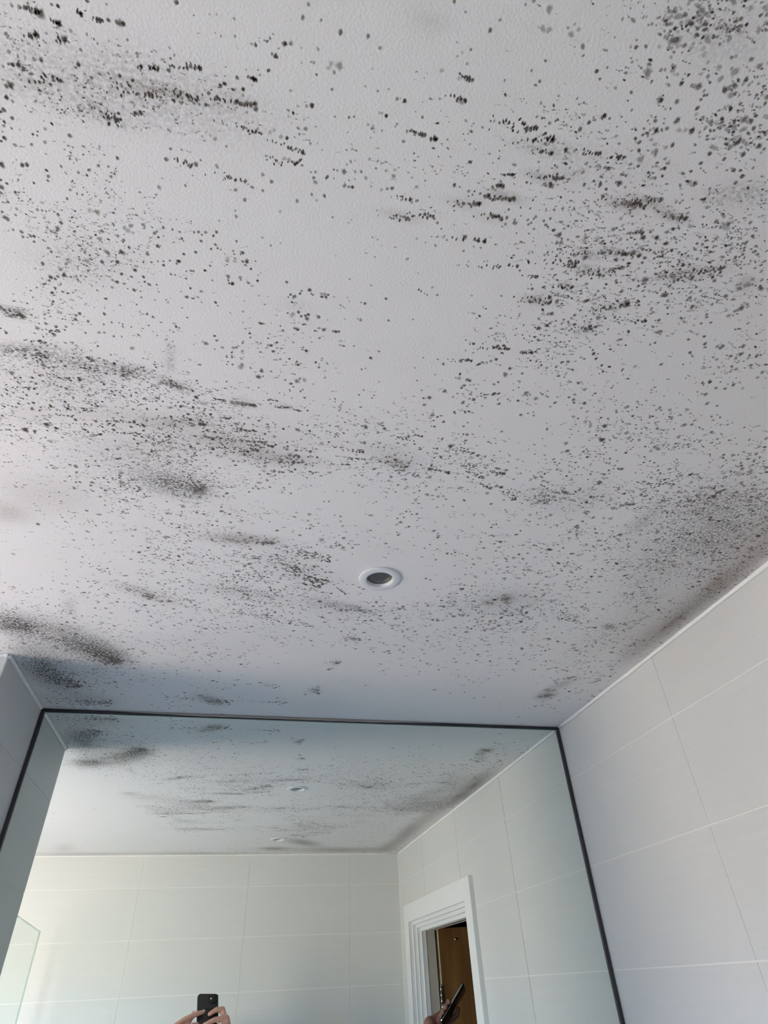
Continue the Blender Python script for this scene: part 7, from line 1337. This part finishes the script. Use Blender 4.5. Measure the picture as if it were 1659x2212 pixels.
def build_person(root, foot, face, height, shoulders, hands, skin, shirt, extra):
    """foot: ground point; face: horizontal facing direction; shoulders: [left, right] arms as joint lists; hands: lists of finger joint lists."""
    k = height / 1.72
    f = Vector((face[0], face[1], 0)).normalized()
    s = Vector((f.y, -f.x, 0))                      # the person's right
    o = Vector((foot[0], foot[1], 0))

    def P(x, y, z): return o + s * (x * k) + f * (y * k) + Vector((0, 0, z * k))
    rot = Matrix(((s.x, f.x, 0, 0), (s.y, f.y, 0, 0), (0, 0, 1, 0), (0, 0, 0, 1)))
    bm = bmesh.new()
    for sd in (-1, 1):
        add_limb(bm, [(P(.09 * sd, 0, .90), .088 * k), (P(.095 * sd, .01, .70), .075 * k), (P(.10 * sd, .015, .49), .056 * k),
                      (P(.10 * sd, -.015, .36), .054 * k), (P(.10 * sd, -.01, .09), .036 * k)])
        add_limb(bm, [(P(.10 * sd, -.03, .045), .036 * k), (P(.11 * sd, .07, .035), .034 * k), (P(.115 * sd, .15, .028), .026 * k)])
    add_ball(bm, P(0, 0, .95), .15 * k, 1.08, .78, .85, rot)
    add_ball(bm, P(0, 0, 1.08), .135 * k, 1.0, .76, 1.0, rot)
    add_ball(bm, P(0, .005, 1.24), .150 * k, 1.05, .74, 1.05, rot)
    add_ball(bm, P(0, -.005, 1.36), .125 * k, 1.25, .68, .62, rot)
    add_limb(bm, [(P(-.13, -.01, 1.395), .055 * k), (P(.13, -.01, 1.395), .055 * k)])
    add_limb(bm, [(P(0, -.015, 1.38), .062 * k), (P(0, .0, 1.50), .053 * k)])
    hc = P(0, .018, 1.605)
    # head: skull, face, jaw, chin, nose, lips, brow, ears
    add_ball(bm, hc + Vector((0, 0, .018 * k)) - f * (.012 * k), .088 * k, .88, 1.06, 1.06, rot, 20)
    add_ball(bm, hc + f * (.022 * k) - Vector((0, 0, .035 * k)), .066 * k, .92, 1.02, 1.15, rot, 20)
    add_ball(bm, hc + f * (.060 * k) - Vector((0, 0, .096 * k)), .024 * k, 1.1, .9, .8, rot)
    add_limb(bm, [(hc + f * (.088 * k) + Vector((0, 0, .006 * k)), .0085 * k), (hc + f * (.106 * k) - Vector((0, 0, .030 * k)), .0125 * k)], 10)
    for sd in (-1, 1):
        add_ball(bm, hc + f * (.098 * k) + s * (.012 * k * sd) - Vector((0, 0, .034 * k)), .0085 * k)
        add_ball(bm, hc + f * (.083 * k) + s * (.030 * k * sd) + Vector((0, 0, .022 * k)), .014 * k, 1.6, .6, .55, rot)
        add_ball(bm, hc + s * (.079 * k * sd) - Vector((0, 0, .008 * k)), .028 * k, .32, .62, 1.1, rot)
        add_ball(bm, hc + f * (.056 * k) + s * (.038 * k * sd) - Vector((0, 0, .030 * k)), .024 * k)
    add_ball(bm, hc + f * (.083 * k) - Vector((0, 0, .058 * k)), .011 * k, 2.1, .8, .5, rot)
    add_ball(bm, hc + f * (.081 * k) - Vector((0, 0, .069 * k)), .012 * k, 1.8, .8, .55, rot)
    for arm in shoulders: add_limb(bm, arm)
    for h in hands:
        for fg in h: add_limb(bm, fg, 12)
    fused('body', bm, skin, root, .0042, 3)
    # eyes
    for sd in (-1, 1):
        ec = hc + f * (.076 * k) + s * (.031 * k * sd) + Vector((0, 0, .004 * k))
        bm = bmesh.new(); add_ball(bm, ec, .0125 * k, seg=16)
        ey = obj('eye', bm, M_EYE, root, True)
        bm = bmesh.new(); add_ball(bm, ec + f * (.0085 * k), .0056 * k, 1, .8, 1, rot, 12)
        obj('iris', bm, M_IRIS, ey, True)
    # hair
    bm = bmesh.new()
    add_ball(bm, hc + Vector((0, 0, .038 * k)) - f * (.018 * k), .093 * k, .92, 1.04, .98, rot, 20)
    add_ball(bm, hc - f * (.045 * k) - Vector((0, 0, .012 * k)), .070 * k, 1.06, .8, 1.1, rot, 20)
    add_limb(bm, [(hc + s * (.05 * k) + f * (.052 * k) + Vector((0, 0, .078 * k)), .02 * k), (hc - s * (.05 * k) + f * (.052 * k) + Vector((0, 0, .078 * k)), .02 * k)])
    fused('hair', bm, M_HAIR, root, .007, 2)
    # T-shirt with short sleeves
    bm = bmesh.new()
    add_ball(bm, P(0, 0, .97), .158 * k, 1.08, .80, .62, rot)
    add_ball(bm, P(0, 0, 1.08), .145 * k, 1.04, .80, 1.0, rot)
    add_ball(bm, P(0, .005, 1.24), .160 * k, 1.06, .78, 1.05, rot)
    add_ball(bm, P(0, -.005, 1.36), .133 * k, 1.26, .72, .66, rot)
    add_limb(bm, [(P(-.13, -.01, 1.395), .064 * k), (P(.13, -.01, 1.395), .064 * k)])
    for arm in shoulders:
        p0, p1 = Vector(arm[0][0]), Vector(arm[1][0])
        add_limb(bm, [(p0, arm[0][1] + .010), (p0.lerp(p1, .72), arm[0][1] + .010)])
    fused('t_shirt', bm, shirt, root, .008, 14)
    bm = bmesh.new()
    for sd in (-1, 1):
        add_limb(bm, [(P(.09 * sd, 0, .90), .098 * k), (P(.095 * sd, .01, .70), .086 * k), (P(.10 * sd, .012, .49), .070 * k), (P(.10 * sd, -.005, .30), .066 * k), (P(.10 * sd, -.01, .085), .058 * k)])
    add_ball(bm, P(0, 0, .945), .160 * k, 1.08, .80, .72, rot)
    fused('trousers', bm, M_DENIM, root, .009, 8)
    for sd in (-1, 1):
        bm = bmesh.new()
        add_limb(bm, [(P(.10 * sd, -.035, .055), .048 * k), (P(.11 * sd, .07, .045), .045 * k), (P(.115 * sd, .16, .038), .036 * k)])
        for v in bm.verts:
            if v.co.z < .004: v.co.z = .001
        fused('shoe', bm, M_SHOE, root, .006, 2)
    extra(root)


def nail(root, tip, direction, out, r=.0052, mat=None):
    """small nail on the back of a fingertip."""
    bm = bmesh.new()
    d = Vector(direction).normalized(); n = Vector(out).normalized(); t = d.cross(n).normalized(); n = t.cross(d).normalized()
    rot = Matrix(((t.x, d.x, n.x, 0), (t.y, d.y, n.y, 0), (t.z, d.z, n.z, 0), (0, 0, 0, 1)))
    add_ball(bm, Vector(tip) + n * (r * 1.02), r, .95, 1.25, .22, rot, 12)
    obj('finger_nail', bm, mat or M_NAIL, root, True)


# --- photographer: both hands on the phone
L_INDEX = [(PH(-.170, -.124, -.003), .0115), (PH(-.120, -.091, .0045), .0098), (PH(-.080, -.0735, .0052), .0088), (PH(-.051, -.0630, .0036), .0076)]
L_MID = [(PH(-.158, -.148, -.004), .0115), (PH(-.116, -.122, .0050), .0098), (PH(-.090, -.112, .0052), .0088), (PH(-.072, -.1065, .0036), .0076)]
L_RING = [(PH(-.150, -.170, -.006), .011), (PH(-.110, -.148, .0045), .0094), (PH(-.084, -.139, .0050), .0084), (PH(-.066, -.132, .0034), .0072)]
L_PINKY = [(PH(-.145, -.188, -.010), .0095), (PH(-.110, -.174, .002), .0080), (PH(-.085, -.160, .004), .0072), (PH(-.074, -.149, -.004), .0062)]
L_THUMB = [(PH(-.165, -.178, -.022), .0145), (PH(-.128, -.132, -.018), .0115), (PH(-.100, -.090, -.008), .0095), (PH(-.0835, -.060, -.005), .0082)]
L_PALM = [[(PH(-.168, -.135, -.004), .016), (PH(-.178, -.190, -.020), .020)], [(PH(-.157, -.150, -.004), .016), (PH(-.175, -.200, -.020), .020)],
          [(PH(-.150, -.172, -.008), .015), (PH(-.172, -.208, -.022), .019)], [(PH(-.147, -.188, -.012), .013), (PH(-.176, -.212, -.024), .018)],
          [(PH(-.168, -.135, -.004), .013), (PH(-.150, -.172, -.008), .013)]]
R_INDEX = [(PH(.036, -.112, -.006), .0118), (PH(.0225, -.0550, .0040), .0104), (PH(-.003, -.0590, .0080), .0092), (PH(-.0270, -.0715, .0036), .0078)]
R_MID = [(PH(.047, -.125, -.006), .0118), (PH(.0370, -.0885, .0070), .0104), (PH(-.010, -.0970, .0095), .0094), (PH(-.0460, -.1105, .0042), .0080)]
R_RING = [(PH(.051, -.144, -.008), .0112), (PH(.0390, -.1140, .0070), .0098), (PH(-.004, -.1230, .0090), .0088), (PH(-.0350, -.1335, .0040), .0074)]
R_PINKY = [(PH(.050, -.164, -.010), .0095), (PH(.0360, -.1430, .008), .0084), (PH(.004, -.1520, .0120), .0074), (PH(-.0190, -.1600, .0090), .0062)]
R_THUMB = [(PH(.052, -.175, -.024), .0150), (PH(.030, -.140, -.0285), .0120), (PH(.006, -.112, -.0268), .0102), (PH(-.018, -.090, -.0250), .0088)]
R_PALM = [[(PH(.036, -.120, -.008), .015), (PH(.060, -.190, -.022), .020)], [(PH(.047, -.130, -.008), .016), (PH(.066, -.195, -.022), .020)],
          [(PH(.051, -.148, -.010), .015), (PH(.070, -.200, -.022), .019)], [(PH(.052, -.166, -.012), .013), (PH(.070, -.205, -.022), .018)],
          [(PH(.036, -.120, -.008), .013), (PH(.050, -.150, -.010), .013)]]
LW, RW = PH(-.186, -.222, -.030), PH(.074, -.222, -.028)
p1 = tag(empty('person', (-.02, -1.745, 0)), 'person seen in the mirror, raising a black cased phone in both bare hands', 'person')
arm_l = [((-.205, -1.735, 1.400), .052), ((-.300, -1.520, 1.430), .040), (PH(-.197, -.250, -.040), .031), (LW, .0250), (PH(-.178, -.205, -.024), .0235)]
arm_r = [((.165, -1.745, 1.400), .052), ((.255, -1.530, 1.420), .040), (PH(.090, -.255, -.045), .031), (RW, .0255), (PH(.068, -.205, -.024), .0235)]


def extra1(root):
    nail(root, L_INDEX[3][0], L_INDEX[3][0] - L_INDEX[2][0], AX_F)
    nail(root, R_INDEX[3][0], R_INDEX[3][0] - R_INDEX[2][0], AX_F)
    nail(root, R_MID[3][0], R_MID[3][0] - R_MID[2][0], AX_F)


build_person(p1, (-.02, -1.745), (.05, 1), 1.70, [arm_l, arm_r],
             [[L_INDEX, L_MID, L_RING, L_PINKY, L_THUMB] + L_PALM, [R_INDEX, R_MID, R_RING, R_PINKY, R_THUMB] + R_PALM],
             M_SKIN, M_NAVY, extra1)

# --- the photographer's phone; the view is taken from the lens at the top right of its back
M_CASE = simple('black_phone_case', (0.018, 0.018, 0.020), 0.45)
M_CASE_RING = simple('phone_case_ring', (0.006, 0.006, 0.007), 0.3)
M_BLACKGLASS = simple('black_glass', (0.005, 0.005, 0.006), 0.06)
M_RIM = simple('phone_rim', (0.55, 0.56, 0.58), 0.18, 1.0)
M_FLASH = simple('flash_lens', (0.6, 0.58, 0.5), 0.2)


def slab(bm, fr, a0, a1, b0, b1, c0, c1, rad, seg=7, bev=0.0):
    """rounded rectangular slab; fr maps (a, b, c) to world."""
    pts = []
    for (ca, cb, st) in ((a1 - rad, b1 - rad, 0), (a0 + rad, b1 - rad, 90), (a0 + rad, b0 + rad, 180), (a1 - rad, b0 + rad, 270)):
        for q in range(seg + 1):
            an = math.radians(st + 90 * q / seg)
            pts.append((ca + rad * math.cos(an), cb + rad * math.sin(an)))
    ca_, cb_ = (a0 + a1) / 2, (b0 + b1) / 2

    def ring(c, inset):
        out = []
        for a, b in pts:
            da, db = a - ca_, b - cb_
            out.append(bm.verts.new(fr(ca_ + da * (1 - inset / ((a1 - a0) / 2)), cb_ + db * (1 - inset / ((b1 - b0) / 2)), c)))
        return out
    if bev: rs = [ring(c0, bev), ring(c0 + bev * .35, bev * .3), ring(c0 + bev, 0), ring(c1 - bev, 0), ring(c1 - bev * .35, bev * .3), ring(c1, bev)]
    else: rs = [ring(c0, 0), ring(c1, 0)]
    n = len(pts)
    for p, q in zip(rs[:-1], rs[1:]):
        for k in range(n): bm.faces.new((p[k], p[(k + 1) % n], q[(k + 1) % n], q[k]))
    bm.faces.new(rs[0][::-1]); bm.faces.new(rs[-1])


def disc(bm, fr, a, b, c0, c1, r, seg=28, hole=0.0):
    va = [[bm.verts.new(fr(a + rr * math.cos(2 * math.pi * k / seg), b + rr * math.sin(2 * math.pi * k / seg), c)) for k in range(seg)]
          for rr, c in (((r, c0), (r, c1)) if not hole else ((r, c0), (r, c1), (hole, c1), (hole, c0)))]
    pr = list(zip(va[:-1], va[1:])) + ([(va[-1], va[0])] if hole else [])
    for p, q in pr:
        for k in range(seg): bm.faces.new((p[k], p[(k + 1) % seg], q[(k + 1) % seg], q[k]))
    if not hole:
        bm.faces.new(va[0][::-1]); bm.faces.new(va[1])


A0, A1, B0, B1 = -.0705, .0085, -.1390, .0132            # outline of the phone, the lens is at 0, 0
ph1 = tag(empty('phone', PH((A0 + A1) / 2, B0, -.010)), 'black phone in a matte case with a round ring mark, held in two hands', 'phone')
bm = bmesh.new(); slab(bm, PH, A0, A1, B0, B1, -.0145, -.0045, .0115, bev=.0018); obj('phone_case', bm, M_CASE, ph1, True)
bm = bmesh.new(); slab(bm, PH, A0 + .0025, A1 - .0025, B0 + .0025, B1 - .0025, -.0150, -.0146, .0095); obj('screen', bm, M_BLACKGLASS, ph1)
bm = bmesh.new(); slab(bm, PH, -.0265, .0065, -.0255, .0108, -.0046, -.0030, .0085, bev=.0006); cmod = obj('camera_module', bm, M_BLACKGLASS, ph1, True)
bm = bmesh.new(); disc(bm, PH, 0, 0, -.0031, -.0014, .0078, hole=.0062); obj('lens_ring', bm, M_CASE_RING, cmod)
bm = bmesh.new(); disc(bm, PH, 0, 0, -.0030, -.0022, .0060); obj('lens', bm, M_BLACKGLASS, cmod)
bm = bmesh.new(); disc(bm, PH, -.0008, -.0170, -.0031, -.0014, .0078, hole=.0062); obj('lens_ring', bm, M_CASE_RING, cmod)
bm = bmesh.new(); disc(bm, PH, -.0008, -.0170, -.0030, -.0022, .0060); obj('lens', bm, M_BLACKGLASS, cmod)
bm = bmesh.new(); disc(bm, PH, -.0205, -.0080, -.0031, -.0025, .0030); obj('flash', bm, M_FLASH, cmod)
bm = bmesh.new(); disc(bm, PH, -.0310, -.0690, -.0046, -.0040, .0260, 48, hole=.0225); obj('case_ring', bm, M_CASE_RING, ph1)
bm = bmesh.new(); slab(bm, PH, A1 - .0002, A1 + .0008, -.052, -.040, -.0110, -.0080, .0004, 2); obj('side_button', bm, M_CASE, ph1)

# --- second person in the corner by the doorway, one arm raised with a slim phone
TOP2 = Vector((.9335, -1.300, 1.8560))
LAX = Vector((.680, .02, .733)).normalized()
VW = Vector((.315, -.949, 0))                             # sight line that reaches the phone by way of the mirror
WAX = (VW - LAX * VW.dot(LAX)).normalized()
NAX = LAX.cross(WAX).normalized()
WAX = (WAX * math.cos(math.radians(17)) + NAX * math.sin(math.radians(17))).normalized()
NAX = LAX.cross(WAX).normalized()


def P2(a, b, c):
    """a across the phone, b along it from the top downwards negative, c off its screen."""
    return TOP2 + WAX * a + LAX * b + NAX * c


ph2 = tag(empty('phone', P2(.035, -.15, 0)), 'slim dark phone seen edge on in front of the open brown door', 'phone')
bm = bmesh.new(); slab(bm, P2, 0, .070, -.150, 0, -.0036, .0036, .010, bev=.0012); obj('phone_body', bm, M_BLACKGLASS, ph2, True)
bm = bmesh.new(); slab(bm, P2, -.0006, .0706, -.1506, .0006, -.0026, .0026, .0105, bev=.0006); obj('metal_rim', bm, M_RIM, ph2, True)
bm = bmesh.new(); disc(bm, P2, .010, -.014, .0036, .0050, .0050); obj('lens', bm, M_BLACKGLASS, ph2)

p2 = tag(empty('person', (.50, -1.665, 0)), 'person by the doorway, one dark raised hand gripping a slim phone seen edge on', 'person')
wrist = P2(.055, -.172, -.045)
sgn = -1
G_ = lambda a, b, c: P2(a, b, c)
fing = []
for q, (bb, rr) in enumerate(((-.082, .0092), (-.101, .0094), (-.120, .0090), (-.137, .0078))):
    fing.append([(G_(.084, bb - .016, -.022), rr + .002), (G_(.040, bb - .002, -.0160 - .0005 * q), rr), (G_(.006, bb, -.0150), rr - .0006), (G_(-.0115, bb - .002, -.0040), rr - .0014)])
thumb = [(G_(.084, -.152, -.020), .0140), (G_(.0860, -.115, -.002), .0112), (G_(.079, -.085, .0148), .0094), (G_(.060, -.068, .0140), .0080)]
palm = [[(G_(.084, -.096, -.024), .014), (wrist, .022)], [(G_(.086, -.115, -.026), .016), (wrist, .022)], [(G_(.086, -.135, -.026), .016), (wrist, .022)],
        [(G_(.082, -.160, -.027), .015), (wrist, .021)]]
arm2 = [((.625, -1.600, 1.345), .050), ((.735, -1.500, 1.475), .039), (wrist * .45 + Vector((.735, -1.500, 1.475)) * .55, .036), (wrist, .0245)]
arm2b = [((.335, -1.690, 1.345), .050), ((.285, -1.660, 1.10), .039), ((.330, -1.520, .93), .027), ((.345, -1.485, .895), .022)]
h2b = [[((.345, -1.485, .895), .022), ((.350, -1.455, .845), .020)]]
for q in range(4):
    h2b.append([((.340 + .0 * q, -1.470 + .012 * (q - 1.5), .850), .0105), ((.345, -1.468 + .014 * (q - 1.5), .812), .0088), ((.352, -1.472 + .014 * (q - 1.5), .785 + .004 * abs(q - 1.5)), .0075)])
h2b.append([((.350, -1.455, .880), .012), ((.372, -1.425, .850), .0105), ((.380, -1.415, .822), .0085)])
build_person(p2, (.50, -1.665), (.25, 1), 1.64, [arm2b, arm2], [fing + [thumb] + palm, h2b], M_SKIN2, M_OLIVE, lambda r: None)
